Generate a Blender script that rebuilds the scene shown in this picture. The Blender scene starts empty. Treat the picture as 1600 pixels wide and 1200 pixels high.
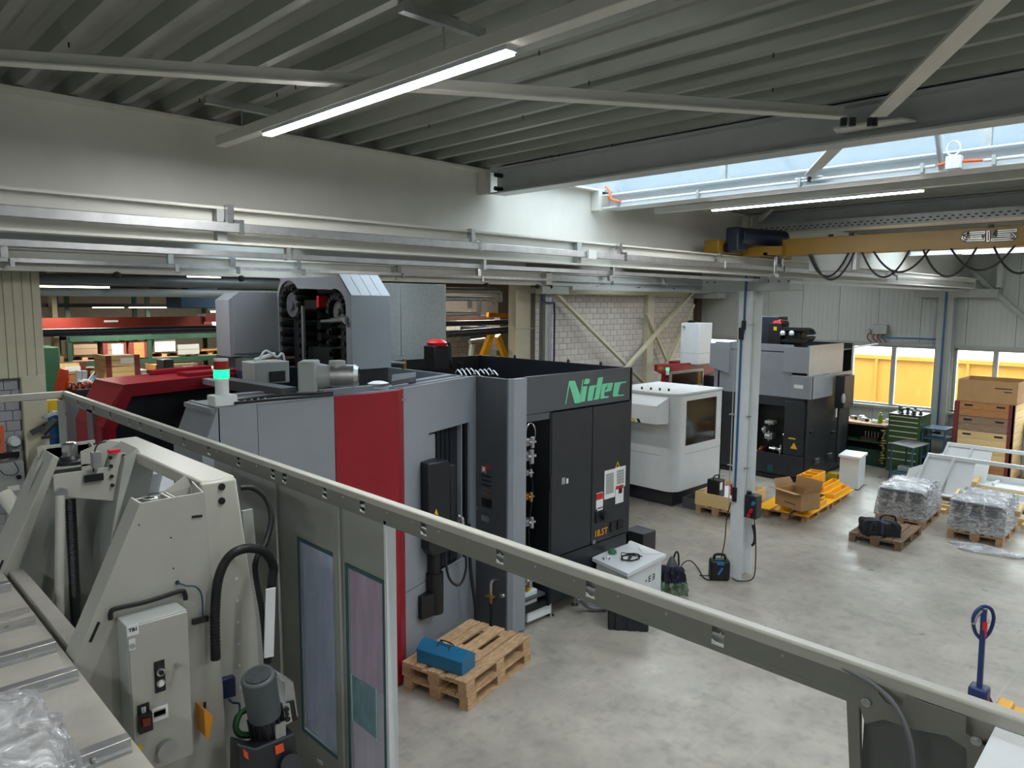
import bpy, math, random
from mathutils import Vector, Matrix
random.seed(4)
SC = bpy.context.scene
COL = SC.collection
# ------------------------------------------------------------------ camera
F, PITCH, ROLL, YAW, CAMZ = 1147.0, .1116, -.00584, .7959, 3.92
_gx = Vector((math.sin(YAW), -math.cos(YAW), 0))
_gy = Vector((math.cos(YAW), math.sin(YAW), 0))
_Z = Vector((0, 0, 1))
_r = _gx; _u = _gy * math.sin(PITCH) + _Z * math.cos(PITCH); CW = _gy * math.cos(PITCH) - _Z * math.sin(PITCH)
CR = _r * math.cos(ROLL) - _u * math.sin(ROLL); CU = _r * math.sin(ROLL) + _u * math.cos(ROLL)
CAMP = Vector((0, 0, CAMZ))
cam = bpy.data.cameras.new('camera'); camo = bpy.data.objects.new('camera', cam); COL.objects.link(camo)
M3 = Matrix((CR, CU, -CW)).transposed()
camo.matrix_world = Matrix.Translation(CAMP) @ M3.to_4x4()
cam.sensor_fit = 'HORIZONTAL'; cam.sensor_width = 36; cam.lens = F / 1600 * 36
cam.clip_start = .05; cam.clip_end = 300
SC.camera = camo
def P(px, py, ax, v):
    """the point of the plane <axis ax> = v that the photograph shows at pixel (px, py)"""
    d = CW + CR * ((px - 800) / F) - CU * ((py - 600) / F)
    return CAMP + d * ((v - CAMP[ax]) / d[ax])
# ------------------------------------------------------------------ world, exposure
w = bpy.data.worlds.new('sky'); SC.world = w; w.use_nodes = True
nt = w.node_tree; bg = nt.nodes['Background']
bg.inputs[0].default_value = (.90, .955, 1.0, 1)
# overcast sky: radiance rises smoothly from the horizon to the zenith, Lz (1 + 2 sin h) / 3
_tc = nt.nodes.new('ShaderNodeTexCoord'); _sx = nt.nodes.new('ShaderNodeSeparateXYZ'); nt.links.new(_tc.outputs['Generated'], _sx.inputs[0])
_mr = nt.nodes.new('ShaderNodeMapRange'); nt.links.new(_sx.outputs['Z'], _mr.inputs[0]); _mr.inputs[1].default_value = 0; _mr.inputs[2].default_value = 1
SKY_ZENITH = 9.0
_mr.inputs[3].default_value = SKY_ZENITH / 3; _mr.inputs[4].default_value = SKY_ZENITH; nt.links.new(_mr.outputs[0], bg.inputs[1])
SC.view_settings.view_transform = 'Standard'; SC.view_settings.look = 'None'
SC.view_settings.gamma = 1; SC.view_settings.use_curve_mapping = False
SC.view_settings.exposure = 1.25
LAMP_POWER = 17
try:
    SC.cycles.use_denoising = True
    SC.cycles.max_bounces = 9; SC.cycles.diffuse_bounces = 5; SC.cycles.glossy_bounces = 3
    SC.cycles.transparent_max_bounces = 10; SC.cycles.transmission_bounces = 4
    SC.cycles.sample_clamp_indirect = 6
except Exception: pass
def portal(loc, sx, sy, rot=(0, 0, 0)):
    l = bpy.data.lights.new('daylight_portal', 'AREA'); l.shape = 'RECTANGLE'; l.size = sx; l.size_y = sy
    l.cycles.is_portal = True
    o = bpy.data.objects.new('daylight_portal', l); o.location = loc; o.rotation_euler = rot; COL.objects.link(o)
for xs in (-5.0, 4.66, 14.2):
    portal((xs + .78, 1.5, 5.75), 1.6, 20.5)
portal((20.3, 3, 2.1), 2.0, 17, (0, math.pi / 2, 0))
# ------------------------------------------------------------------ materials
def lin(h):
    h = h.lstrip('#'); c = [int(h[i:i + 2], 16) / 255 for i in (0, 2, 4)]
    return tuple(x / 12.92 if x <= .04045 else ((x + .055) / 1.055) ** 2.4 for x in c)
MATS = {}
def mat(name, hexc, rough=.5, metal=0., var=.06, scale=6., bump=0., bscale=60., stretch=(1, 1, 1), emit=0., spec=.5, rnd=0., alpha=1., hex2=None, thr=None, coat=0.):
    m = bpy.data.materials.new(name); m.use_nodes = True; MATS[name] = m
    n = m.node_tree.nodes; l = m.node_tree.links; b = n['Principled BSDF']
    c = lin(hexc)
    b.inputs['Roughness'].default_value = rough; b.inputs['Metallic'].default_value = metal
    b.inputs['Specular IOR Level'].default_value = spec
    if coat: b.inputs['Coat Weight'].default_value = coat
    if alpha < 1: b.inputs['Alpha'].default_value = alpha
    b.inputs['Base Color'].default_value = (*c, 1)
    tc = n.new('ShaderNodeTexCoord'); mp = n.new('ShaderNodeMapping'); l.new(tc.outputs['Object'], mp.inputs[0]); mp.inputs['Scale'].default_value = stretch
    if var > 0 or hex2:
        nz = n.new('ShaderNodeTexNoise'); nz.inputs['Scale'].default_value = scale; nz.inputs['Detail'].default_value = 5; nz.inputs['Roughness'].default_value = .62
        l.new(mp.outputs[0], nz.inputs['Vector'])
        rp = n.new('ShaderNodeValToRGB'); l.new(nz.outputs['Fac'], rp.inputs[0])
        c2 = lin(hex2) if hex2 else tuple(min(1, x * (1 + var) + var * .02) for x in c)
        c1 = c if hex2 else tuple(x * (1 - var) for x in c)
        a, z = thr or (.32, .68)
        rp.color_ramp.elements[0].position = a; rp.color_ramp.elements[1].position = z
        rp.color_ramp.elements[0].color = (*c1, 1); rp.color_ramp.elements[1].color = (*c2, 1)
        out = rp.outputs[0]
        if rnd:
            oi = n.new('ShaderNodeObjectInfo'); mr = n.new('ShaderNodeMapRange'); l.new(oi.outputs['Random'], mr.inputs[0])
            mr.inputs[3].default_value = 1 - rnd; mr.inputs[4].default_value = 1 + rnd
            hs = n.new('ShaderNodeHueSaturation'); l.new(out, hs.inputs['Color']); l.new(mr.outputs[0], hs.inputs['Value']); out = hs.outputs[0]
        l.new(out, b.inputs['Base Color'])
    if bump:
        nb = n.new('ShaderNodeTexNoise'); nb.inputs['Scale'].default_value = bscale; nb.inputs['Detail'].default_value = 4
        l.new(mp.outputs[0], nb.inputs['Vector']); bu = n.new('ShaderNodeBump'); bu.inputs['Strength'].default_value = bump; bu.inputs['Distance'].default_value = .01
        l.new(nb.outputs['Fac'], bu.inputs['Height']); l.new(bu.outputs[0], b.inputs['Normal'])
    if emit:
        b.inputs['Emission Color'].default_value = (*c, 1); b.inputs['Emission Strength'].default_value = emit
    return m
cream = mat('cream_paint', '#d2d1c8', .45, var=.04, scale=3)
creamwarm = mat('warm_cream_paint', '#c4bda3', .5, var=.07, scale=3)
zinc = mat('galvanised_steel', '#b4b8b6', .38, .75, var=.12, scale=14)
deckm = mat('deck_sheet', '#94968f', .42, .3, var=.05, scale=2)
steelgrey = mat('grey_steel_paint', '#a3a7a3', .45, var=.05, scale=4)
beamdark = mat('beam_grey_paint', '#b9bcbb', .5, var=.05)
white = mat('white_paint', '#d8dcdd', .4, var=.03)
panelw = mat('sandwich_panel', '#b9beba', .45, .1, var=.03, scale=1)
mgrey = mat('machine_grey', '#84898f', .38, var=.05, scale=3, bump=.15, bscale=400)
mgreyl = mat('machine_light_grey', '#888c91', .36, var=.04, scale=3, bump=.12, bscale=400)
mgreyd = mat('machine_mid_dark_grey', '#4b4e52', .4, var=.06, scale=3, bump=.12, bscale=400)
mdark = mat('machine_anthracite', '#23262b', .36, var=.1, scale=3, bump=.1, bscale=400)
mblack = mat('machine_black', '#0e0f12', .5, var=.1)
mred = mat('machine_red', '#8c0f20', .38, var=.06, scale=3)
midgrey = mat('press_grey', '#a9a89f', .42, var=.05, scale=3, bump=.1, bscale=300)
railgrey = mat('rail_grey', '#b6b5aa', .38, var=.04, scale=4)
panelgrey = mat('guard_panel_grey', '#a0a39c', .45, var=.05, scale=3)
black = mat('black_plastic', '#111213', .45, var=.1)
rubber = mat('black_rubber', '#0b0b0c', .6, var=.1)
chrome = mat('bright_steel', '#c3c4c4', .22, .95, var=.1, scale=20)
alu = mat('raw_aluminium', '#b2b2b2', .4, .85, var=.12, scale=12)
brass = mat('brass', '#a98346', .35, .8)
yellowc = mat('crane_yellow', '#8b6916', .4, var=.07, scale=3)
yellow = mat('yellow_paint', '#f0ae12', .4, var=.05)
blue = mat('blue_plastic', '#1d6aa6', .4, var=.05)
bluetool = mat('toolbox_blue', '#16658a', .32, var=.06)
navy = mat('navy_paint', '#1c2d5e', .38, var=.08)
bluesteel = mat('blue_steel_paint', '#23445f', .42, var=.08)
green = mat('green_cabinet_paint', '#35502e', .42, var=.08)
greend = mat('dark_green_paint', '#1e4030', .45, var=.1)
redp = mat('red_plastic', '#c41820', .35, var=.05)
orange = mat('orange_plastic', '#e8531f', .4, var=.05)
orangem = mat('orange_marker', '#e0931c', .4, var=.05)
wood = mat('pallet_wood', '#95704f', .75, hex2='#cfab83', scale=9, stretch=(1, 9, 9), bump=.35, bscale=30, rnd=.16)
woody = mat('pale_pine', '#cdaa72', .7, hex2='#e2c592', scale=6, stretch=(1, 8, 8), bump=.2, bscale=30, rnd=.1)
wooddk = mat('weathered_crate_wood', '#6f5b4a', .75, hex2='#9c8266', scale=8, stretch=(6, 1, 12), bump=.25, bscale=30, rnd=.12)
woodor = mat('warm_crate_wood', '#9a6538', .7, hex2='#b98552', scale=8, stretch=(6, 1, 12), bump=.2, bscale=30, rnd=.1)
rust = mat('rusty_red_bracket', '#6e2a25', .6, var=.2, scale=20)
card = mat('cardboard', '#a88256', .8, var=.06, scale=5)
paper = mat('paper', '#e6e6e4', .7, var=.02)
concrete_block = mat('sand_lime_block', '#b7b0a8', .85, hex2='#ccc5bb', scale=7, bump=.3, bscale=80, rnd=.07)
blockgrey = mat('grey_painted_block', '#a4a5aa', .75, var=.05, bump=.3, bscale=60, rnd=.04)
mortar = mat('mortar', '#6f6862', .9, var=.1, scale=20)
mortarg = mat('grey_joint', '#77777a', .9, var=.1, scale=20)
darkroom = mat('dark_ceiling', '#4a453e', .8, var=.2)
brownb = mat('brown_steel', '#4a342a', .6, var=.15)
railshaded = mat('rail_face_grey', '#7e7d76', .45, var=.05, scale=4)  # darker copy of the rail grey, shade of the front face put into colour
craneRed = mat('crane_red', '#7a2a1e', .45, var=.1)
hosem = mat('grey_hose', '#6b6d70', .5, var=.05)
bluepipe = mat('blue_air_pipe', '#1c5684', .4, var=.05)
copper = mat('copper', '#8c5442', .4, .5)
yellowwall = mat('yellow_container_paint', '#b98431', .6, var=.08, scale=.8)
greencrane = mat('logo_mint_green', '#74cfa4', .45, var=.05)
silver = mat('silver_sign', '#b0aea6', .35, .6)
bagm = mat('black_nylon', '#15171b', .65, var=.3, scale=12, bump=.6, bscale=20)
purple = mat('violet_strap', '#3c3050', .7)
beige = mat('bed_plate_beige', '#a5a298', .42, var=.1, scale=5, bump=.1, bscale=60)
lampm = mat('lamp_diffuser', '#ffffff', .4, var=0, emit=14)
lampoff = mat('far_lamp_diffuser', '#fff6d8', .4, var=0, emit=5)
led_green = mat('green_beacon_lens', '#10d060', .3, var=0, emit=2.2)
led_red = mat('red_beacon_lens', '#a01818', .3, var=0)
orangehose = mat('orange_flex_conduit', '#f0622c', .45, var=.05)
greenwire = mat('green_cable', '#1b5a2a', .5)
hazard_y = mat('hazard_yellow', '#d8b313', .5)
alu_panel = mat('brushed_zinc_panel', '#9da3a3', .42, .3, hex2='#a9b0b0', scale=22, bump=0)
# floor
fm = mat('polished_concrete', '#908a80', .36, bump=.04, bscale=40, hex2='#afa89b', scale=1.7, thr=(.3, .7))
n = fm.node_tree.nodes; l = fm.node_tree.links; b = n['Principled BSDF']
prev = b.inputs['Base Color'].links[0].from_socket
tc = n.new('ShaderNodeTexCoord')
def fnoise(scale, stretch, a, z, detail=6, rot=0):
    mp = n.new('ShaderNodeMapping'); mp.inputs['Scale'].default_value = stretch; mp.inputs['Rotation'].default_value = (0, 0, rot); l.new(tc.outputs['Object'], mp.inputs[0])
    q = n.new('ShaderNodeTexNoise'); q.inputs['Scale'].default_value = scale; q.inputs['Detail'].default_value = detail; l.new(mp.outputs[0], q.inputs['Vector'])
    r = n.new('ShaderNodeValToRGB'); l.new(q.outputs['Fac'], r.inputs[0]); r.color_ramp.elements[0].position = a; r.color_ramp.elements[1].position = z
    return r.outputs[0]
def fmix(prev, fac, col, mode='MIX', k=.5):
    mx = n.new('ShaderNodeMix'); mx.data_type = 'RGBA'; mx.blend_type = mode
    mu = n.new('ShaderNodeMath'); mu.operation = 'MULTIPLY'; mu.inputs[1].default_value = k; l.new(fac, mu.inputs[0]); l.new(mu.outputs[0], mx.inputs[0])
    l.new(prev, mx.inputs[6]); mx.inputs[7].default_value = (*lin(col), 1); return mx.outputs[2]
o1 = fmix(prev, fnoise(7, (1, 1, 1), .5, .78), '#5e5a54', k=.42)
o1 = fmix(o1, fnoise(.9, (1, 22, 1), .64, .74, 5, .9), '#c6c3bb', k=.22)
o1 = fmix(o1, fnoise(.7, (26, 1, 1), .66, .75, 5, .25), '#c4c1b9', k=.18)
o1 = fmix(o1, fnoise(3.5, (1, 1, 1), .6, .72, 9), '#c2bfb7', k=.3)
o1 = fmix(o1, fnoise(.5, (1, 1, 1), .55, .75), '#8e8577', k=.5)
l.new(o1, b.inputs['Base Color'])
rr = fnoise(2.2, (1, 1, 1), .3, .7); mr = n.new('ShaderNodeMapRange'); l.new(rr, mr.inputs[0]); mr.inputs[3].default_value = .26; mr.inputs[4].default_value = .46; l.new(mr.outputs[0], b.inputs['Roughness'])
# glass-like materials
def glassy(name, tint, gloss=.12, diff=0., dcol=(.8, .8, .8)):
    m = bpy.data.materials.new(name); m.use_nodes = True; n = m.node_tree.nodes; l = m.node_tree.links
    n.remove(n['Principled BSDF']); out = n['Material Output']
    t = n.new('ShaderNodeBsdfTransparent'); t.inputs[0].default_value = (*tint, 1)
    g = n.new('ShaderNodeBsdfGlossy'); g.inputs['Roughness'].default_value = .08
    mx = n.new('ShaderNodeMixShader'); mx.inputs[0].default_value = gloss; l.new(t.outputs[0], mx.inputs[1]); l.new(g.outputs[0], mx.inputs[2])
    res = mx.outputs[0]
    if diff:
        d = n.new('ShaderNodeBsdfDiffuse'); d.inputs[0].default_value = (*dcol, 1); m2 = n.new('ShaderNodeMixShader')
        nz = n.new('ShaderNodeTexNoise'); nz.inputs['Scale'].default_value = 3; nz.inputs['Detail'].default_value = 6
        mr = n.new('ShaderNodeMapRange'); l.new(nz.outputs['Fac'], mr.inputs[0]); mr.inputs[1].default_value = .3; mr.inputs[2].default_value = .7
        mr.inputs[3].default_value = diff * .75; mr.inputs[4].default_value = min(1, diff * 1.25); l.new(mr.outputs[0], m2.inputs[0])
        l.new(res, m2.inputs[1]); l.new(d.outputs[0], m2.inputs[2]); res = m2.outputs[0]
    l.new(res, out.inputs[0]); return m
glass = glassy('window_glass', (.9, .93, .92), .06)
skyglass = glassy('skylight_polycarbonate', (.15, .185, .21), .04)
skyclear = glassy('skylight_clear_pane', (.27, .30, .32), .04)
darkglass = glassy('machine_window_glass', (.35, .36, .36), .14)
filmglass = glassy('film_covered_pane', (.85, .88, .95), .08, .62, (.56, .62, .74))
greenfilm = glassy('green_tape_film', (.72, .85, .85), .05, .5, (.3, .46, .52))
# shrink wrap: crumpled semi-transparent sheet
def wrapmat():
    m = bpy.data.materials.new('shrink_wrap'); m.use_nodes = True; n = m.node_tree.nodes; l = m.node_tree.links
    n.remove(n['Principled BSDF']); out = n['Material Output']
    t = n.new('ShaderNodeBsdfTransparent'); t.inputs[0].default_value = (.86, .87, .88, 1)
    g = n.new('ShaderNodeBsdfGlossy'); g.inputs['Roughness'].default_value = .16; g.inputs[0].default_value = (.95, .95, .96, 1)
    d = n.new('ShaderNodeBsdfDiffuse'); d.inputs[0].default_value = (.8, .81, .83, 1)
    tc = n.new('ShaderNodeTexCoord'); mp = n.new('ShaderNodeMapping'); mp.inputs['Scale'].default_value = (5, 5, 14); l.new(tc.outputs['Object'], mp.inputs[0])
    nz = n.new('ShaderNodeTexNoise'); nz.inputs['Scale'].default_value = 1.6; nz.inputs['Detail'].default_value = 8; nz.inputs['Distortion'].default_value = 1.2; l.new(mp.outputs[0], nz.inputs['Vector'])
    bu = n.new('ShaderNodeBump'); bu.inputs['Strength'].default_value = 1; bu.inputs['Distance'].default_value = .05; l.new(nz.outputs['Fac'], bu.inputs['Height'])
    l.new(bu.outputs[0], g.inputs['Normal']); l.new(bu.outputs[0], d.inputs['Normal'])
    a = n.new('ShaderNodeMixShader'); a.inputs[0].default_value = .45; l.new(g.outputs[0], a.inputs[1]); l.new(d.outputs[0], a.inputs[2])
    rp = n.new('ShaderNodeMapRange'); l.new(nz.outputs['Fac'], rp.inputs[0]); rp.inputs[1].default_value = .35; rp.inputs[2].default_value = .65; rp.inputs[3].default_value = .3; rp.inputs[4].default_value = .85
    b2 = n.new('ShaderNodeMixShader'); l.new(rp.outputs[0], b2.inputs[0]); l.new(t.outputs[0], b2.inputs[1]); l.new(a.outputs[0], b2.inputs[2])
    l.new(b2.outputs[0], out.inputs[0]); return m
wrap = wrapmat()
# ------------------------------------------------------------------ mesh helpers
LOCAL = set()
class MB:
    def __init__(s, M=None): s.v = []; s.f = []; s.M = M
    def add(s, pts, faces):
        k = len(s.v)
        for p in pts:
            p = Vector(p); s.v.append(s.M @ p if s.M else p)
        s.f += [tuple(i + k for i in f) for f in faces]; return s
    def box(s, x0, x1, y0, y1, z0, z1):
        x0, x1 = min(x0, x1), max(x0, x1); y0, y1 = min(y0, y1), max(y0, y1); z0, z1 = min(z0, z1), max(z0, z1)
        return s.add([(x0, y0, z0), (x1, y0, z0), (x1, y1, z0), (x0, y1, z0), (x0, y0, z1), (x1, y0, z1), (x1, y1, z1), (x0, y1, z1)],
                     [(0, 3, 2, 1), (4, 5, 6, 7), (0, 1, 5, 4), (1, 2, 6, 5), (2, 3, 7, 6), (3, 0, 4, 7)])
    def prism(s, poly, vec):
        n = len(poly); a = [Vector(p) for p in poly]; v = Vector(vec)
        nrm = Vector((0, 0, 0))
        for i in range(n): nrm += a[i].cross(a[(i + 1) % n])
        if nrm.dot(v) > 0: a = a[::-1]
        return s.add(a + [p + v for p in a], [tuple(range(n)), tuple(range(2 * n - 1, n - 1, -1))] + [(i, i + n, (i + 1) % n + n, (i + 1) % n) for i in range(n)])
    def cyl(s, p0, p1, r, r1=None, n=14):
        p0 = Vector(p0); p1 = Vector(p1); r1 = r if r1 is None else r1
        d = (p1 - p0).normalized(); a = d.orthogonal().normalized(); b = d.cross(a)
        pts = []
        for p, q in ((p0, r), (p1, r1)):
            for i in range(n):
                t = 2 * math.pi * i / n; pts.append(p + a * math.cos(t) * q + b * math.sin(t) * q)
        return s.add(pts, [(i, (i + 1) % n, n + (i + 1) % n, n + i) for i in range(n)] + [tuple(range(n - 1, -1, -1)), tuple(range(n, 2 * n))])
    def tube(s, pts, r, n=8, sm=4):
        pts = [Vector(p) for p in pts]
        if sm > 1 and len(pts) > 2:
            q = []
            for i in range(len(pts) - 1):
                p0 = pts[max(i - 1, 0)]; p1 = pts[i]; p2 = pts[i + 1]; p3 = pts[min(i + 2, len(pts) - 1)]
                for k in range(sm):
                    t = k / sm
                    q.append(.5 * ((2 * p1) + (p2 - p0) * t + (2 * p0 - 5 * p1 + 4 * p2 - p3) * t * t + (3 * p1 - p0 - 3 * p2 + p3) * t ** 3))
            q.append(pts[-1]); pts = q
        N = len(pts); vs = []; a = None
        for i, p in enumerate(pts):
            d = (pts[min(i + 1, N - 1)] - pts[max(i - 1, 0)]).normalized()
            if a is None: a = d.orthogonal().normalized()
            a = (a - d * a.dot(d)).normalized(); b = d.cross(a)
            for k in range(n):
                t = 2 * math.pi * k / n; vs.append(p + a * math.cos(t) * r + b * math.sin(t) * r)
        fs = [(i * n + k, i * n + (k + 1) % n, (i + 1) * n + (k + 1) % n, (i + 1) * n + k) for i in range(N - 1) for k in range(n)]
        fs += [tuple(range(n - 1, -1, -1)), tuple(range((N - 1) * n, N * n))]
        return s.add(vs, fs)
    def lathe(s, prof, c=(0, 0, 0), n=20, axis=2):
        vs = []; c = Vector(c)
        for r, z in prof:
            for k in range(n):
                t = 2 * math.pi * k / n; p = [r * math.cos(t), r * math.sin(t), z]
                if axis == 0: p = [z, p[0], p[1]]
                if axis == 1: p = [p[0], z, p[1]]
                vs.append(c + Vector(p))
        m = len(prof)
        return s.add(vs, [(i * n + k, i * n + (k + 1) % n, (i + 1) * n + (k + 1) % n, (i + 1) * n + k) for i in range(m - 1) for k in range(n)] + [tuple(range(n - 1, -1, -1)), tuple(range((m - 1) * n, m * n))])
    def bar(s, p0, p1, wd, ht, up=(0, 0, 1)):
        p0 = Vector(p0); p1 = Vector(p1); d = (p1 - p0).normalized(); sd = d.cross(Vector(up)).normalized(); u = sd.cross(d)
        q = [sd * wd / 2 * a + u * ht / 2 * b for a, b in ((-1, -1), (1, -1), (1, 1), (-1, 1))]
        return s.add([p0 + x for x in q] + [p1 + x for x in q], [(0, 1, 2, 3), (7, 6, 5, 4), (0, 4, 5, 1), (1, 5, 6, 2), (2, 6, 7, 3), (3, 7, 4, 0)])
    def build(s, name, m, parent=None, bevel=0., label=None, kind=None, cat=None, group=None, smooth=True, seg=2):
        lo = Vector([min(v[i] for v in s.v) for i in range(3)]); hi = Vector([max(v[i] for v in s.v) for i in range(3)])
        c = Vector(((lo.x + hi.x) / 2, (lo.y + hi.y) / 2, lo.z))
        me = bpy.data.meshes.new(name); me.from_pydata([v - c for v in s.v], [], s.f); me.update()
        me.materials.append(m)
        if smooth:
            me.polygons.foreach_set('use_smooth', [True] * len(me.polygons)); me.set_sharp_from_angle(angle=math.radians(35))
        o = bpy.data.objects.new(name, me); COL.objects.link(o); o.location = c
        if parent is not None: attach(o, parent)
        if bevel:
            bm = o.modifiers.new('bevel', 'BEVEL'); bm.width = bevel; bm.segments = seg; bm.limit_method = 'ANGLE'; bm.angle_limit = math.radians(40)
            bm.harden_normals = False
        tagp(o, label, cat, group, kind); return o
ABS = {}; CH = {}
def attach(o, parent):
    o.parent = parent; CH.setdefault(parent.name, []).append(o)
    if parent.name not in LOCAL: o.matrix_parent_inverse = Matrix.Translation(-ABS[parent.name])
    ABS[o.name] = Vector(o.location)
def tagp(o, label=None, cat=None, group=None, kind=None):
    if label: o['label'] = label
    if cat: o['category'] = cat
    if group: o['group'] = group
    if kind: o['kind'] = kind
    if o.name not in ABS: ABS[o.name] = Vector(o.location)
    return o
def thing(name, label, cat, loc=(0, 0, 0), group=None, rz=None):
    o = bpy.data.objects.new(name, None); COL.objects.link(o); o.location = loc; o.empty_display_size = .1
    tagp(o, label, cat, group)
    if rz is not None: o.rotation_euler.z = rz; LOCAL.add(o.name)
    return o
def copy_tree(o, parent=None, label=None):
    c = o.copy(); COL.objects.link(c)
    if parent is not None: c.parent = parent
    if label: c['label'] = label
    for ch in CH.get(o.name, []): copy_tree(ch, c)
    return c
def ibeam(x0, x1, y, z0, z1, wf, tf, tw=.012, axis=0):
    m = MB()
    def bx(a0, a1, b0, b1, c0, c1):
        if axis == 0: m.box(a0, a1, b0, b1, c0, c1)
        else: m.box(b0, b1, a0, a1, c0, c1)
    bx(x0, x1, y - wf / 2, y + wf / 2, z1 - tf, z1); bx(x0, x1, y - wf / 2, y + wf / 2, z0, z0 + tf); bx(x0, x1, y - tw / 2, y + tw / 2, z0 + tf, z1 - tf)
    return m
def text(s, size, p, mats, parent, rot, name='lettering', shear=0, xs=1., ex=.001, align='CENTER'):
    c = bpy.data.curves.new(name, 'FONT'); c.body = s; c.size = size; c.extrude = ex; c.align_x = align; c.align_y = 'CENTER'; c.shear = shear; c.offset = size * .02
    o = bpy.data.objects.new(name, c); COL.objects.link(o); o.data.materials.append(mats); o.location = p; o.rotation_euler = rot; o.scale = (xs, 1, 1)
    bpy.context.view_layer.update(); me = bpy.data.meshes.new_from_object(o.evaluated_get(bpy.context.evaluated_depsgraph_get())); bpy.data.objects.remove(o)
    o = bpy.data.objects.new(name, me); COL.objects.link(o); o.location = p; o.rotation_euler = rot; o.scale = (xs, 1, 1)
    if not me.materials: me.materials.append(mats)
    attach(o, parent); return o
RX = (math.pi / 2, 0, 0)                      # text readable from -Y
RNX = (math.pi / 2, 0, -math.pi / 2)          # text readable from -X
# ================================================================== THE HALL
XW, YW, GZ = 19.8, 12.0, 5.11     # window wall, block wall, underside of the roof deck
S = 'structure'
MB().box(-9, XW + .3, -9, 34, -.2, 0).build('floor', fm, kind=S)
MB().box(XW + .3, 60, -30, 40, -.3, -.1).build('ground_outside', mat('asphalt', '#8b8a85', .9), kind=S)
# roof deck: trapezoidal sheet, ribs running along Y
def deck(x0, x1, y0, y1, z, name='ceiling'):
    prof = []; x = x0
    while x < x1 - .05:
        prof += [(x, 0), (x + .045, 0), (x + .075, .075), (x + .115, .09), (x + .13, .1), (x + .195, .1), (x + .21, .09), (x + .245, .075)]; x += .2705
    prof.append((x, 0)); m = MB(); n = len(prof)
    m.add([(a, y0, z + b) for a, b in prof] + [(a, y1, z + b) for a, b in prof], [(i, i + 1, i + 1 + n, i + n) for i in range(n - 1)])
    m.add([(x0, y0, z + .22), (x, y0, z + .22), (x, y1, z + .22), (x0, y1, z + .22)], [(0, 1, 2, 3)])
    return m.build(name, deckm, kind=S, smooth=False)
d1 = deck(-3.338, 4.66, -9, YW, GZ)
deck(-9.2, -5.0, -9, YW, GZ); deck(6.46, 14.2, -9, YW, 5.10); deck(15.76, XW + .3, -9, YW, GZ)
m = MB()
for i in range(26):
    x = .99 + .2705 * random.randint(0, 13) + .03; y = random.uniform(.2, 4.8)
    m.cyl((x, y, GZ), (x, y, GZ - .022), .004, n=6)
m.build('screw', mdark, d1, kind='stuff')
# skylight strips: curbs, sloping panes
def skylight(x0, x1, n):
    t = MB(); front = n == 'window_1'
    for x in (x0,) if front else (x0, x1):
        t.box(x - .03, x + .03, -9, YW, GZ + .02, 5.24)
    if front: t.box(6.44, 6.46, -9, YW, 5.04, 5.22)
    t.box(x0, x1, -9, -8.94, GZ, 5.6); t.box(x0, x1, YW - .05, YW, GZ, 5.6)
    o = t.build(n, white, kind=S); xm = (x0 + x1) / 2; k = 0
    y = -9
    while y < YW - .1:
        for a, b in ((x0, xm), (x1, xm)):
            MB().add([(a, y + .03, 5.24), (a, y + 2.07, 5.24), (b, y + 2.07, 5.62), (b, y + .03, 5.62)], [(0, 1, 2, 3)]).build('pane', skyclear, o)
        if front:
            MB().add([(x1, y + .02, 5.05), (x1, y + 2.08, 5.05), (x1, y + 2.08, 5.24), (x1, y + .02, 5.24)], [(0, 1, 2, 3)]).build('pane', skyglass, o)
        g = MB(); g.bar((x0, y, 5.24), (xm, y, 5.62), .07, .04); g.bar((x1, y, 5.24), (xm, y, 5.62), .07, .04)
        if front: g.box(x1 - .02, x1 + .02, y - .025, y + .025, 5.05, 5.25); g.build('glazing_bar', zinc, o)
        y += 2.1
    MB().box(xm - .02, xm + .02, -9, YW, 5.6, 5.64).build('ridge_bar', zinc, o)
skylight(4.66, 6.24, 'window_1'); skylight(-5.0, -3.34, 'window_2'); skylight(14.2, 15.76, 'window_3')  # strip behind the camera is unseen, added to keep the hall lit
# girder above the runway
g = ibeam(-9, XW, 5.1, 4.34, 5.1, .22, .02).build('trim_1', cream, kind=S)
for x in (4.6, 6.2, 9.4, 14.1): MB().box(x - .06, x + .0, 4.99, 5.09, 4.4 if x == 9.4 else 4.88, 5.08).build('end_plate', cream, g)
# cross beams
bm1 = ibeam(-9, 4.99, 4.69, 4.885, 5.11, .18, .014, axis=1).build('trim_2', beamdark, kind=S, label='dark grey roof beam at the skylight edge')
for z in (4.93, 5.05):
    MB().cyl((4.6, 4.93, z), (4.685, 4.93, z), .02, n=8).build('bolt', mdark, bm1)
bm2 = ibeam(-9, 4.99, 6.33, 4.9, 5.045, .26, .014, axis=1).build('trim_3', white, kind=S)
for x, k in ((9.45, 4), (14.1, 5), (15.85, 6), (-4.9, 7), (-3.4, 8), (0.0 - 1.2, 9)):
    ibeam(-9, 4.99, x, 4.86, 5.11, .18, .014, axis=1).build('trim_%d' % k, beamdark if k != 6 else white, kind=S)
for x, k in ((4.69, 10), (6.3, 11), (9.45, 12), (14.1, 13), (15.85, 14)):
    ibeam(5.2, YW, x, 4.86, 5.11, .18, .014, axis=1).build('trim_%d' % k, beamdark, kind=S)
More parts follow.
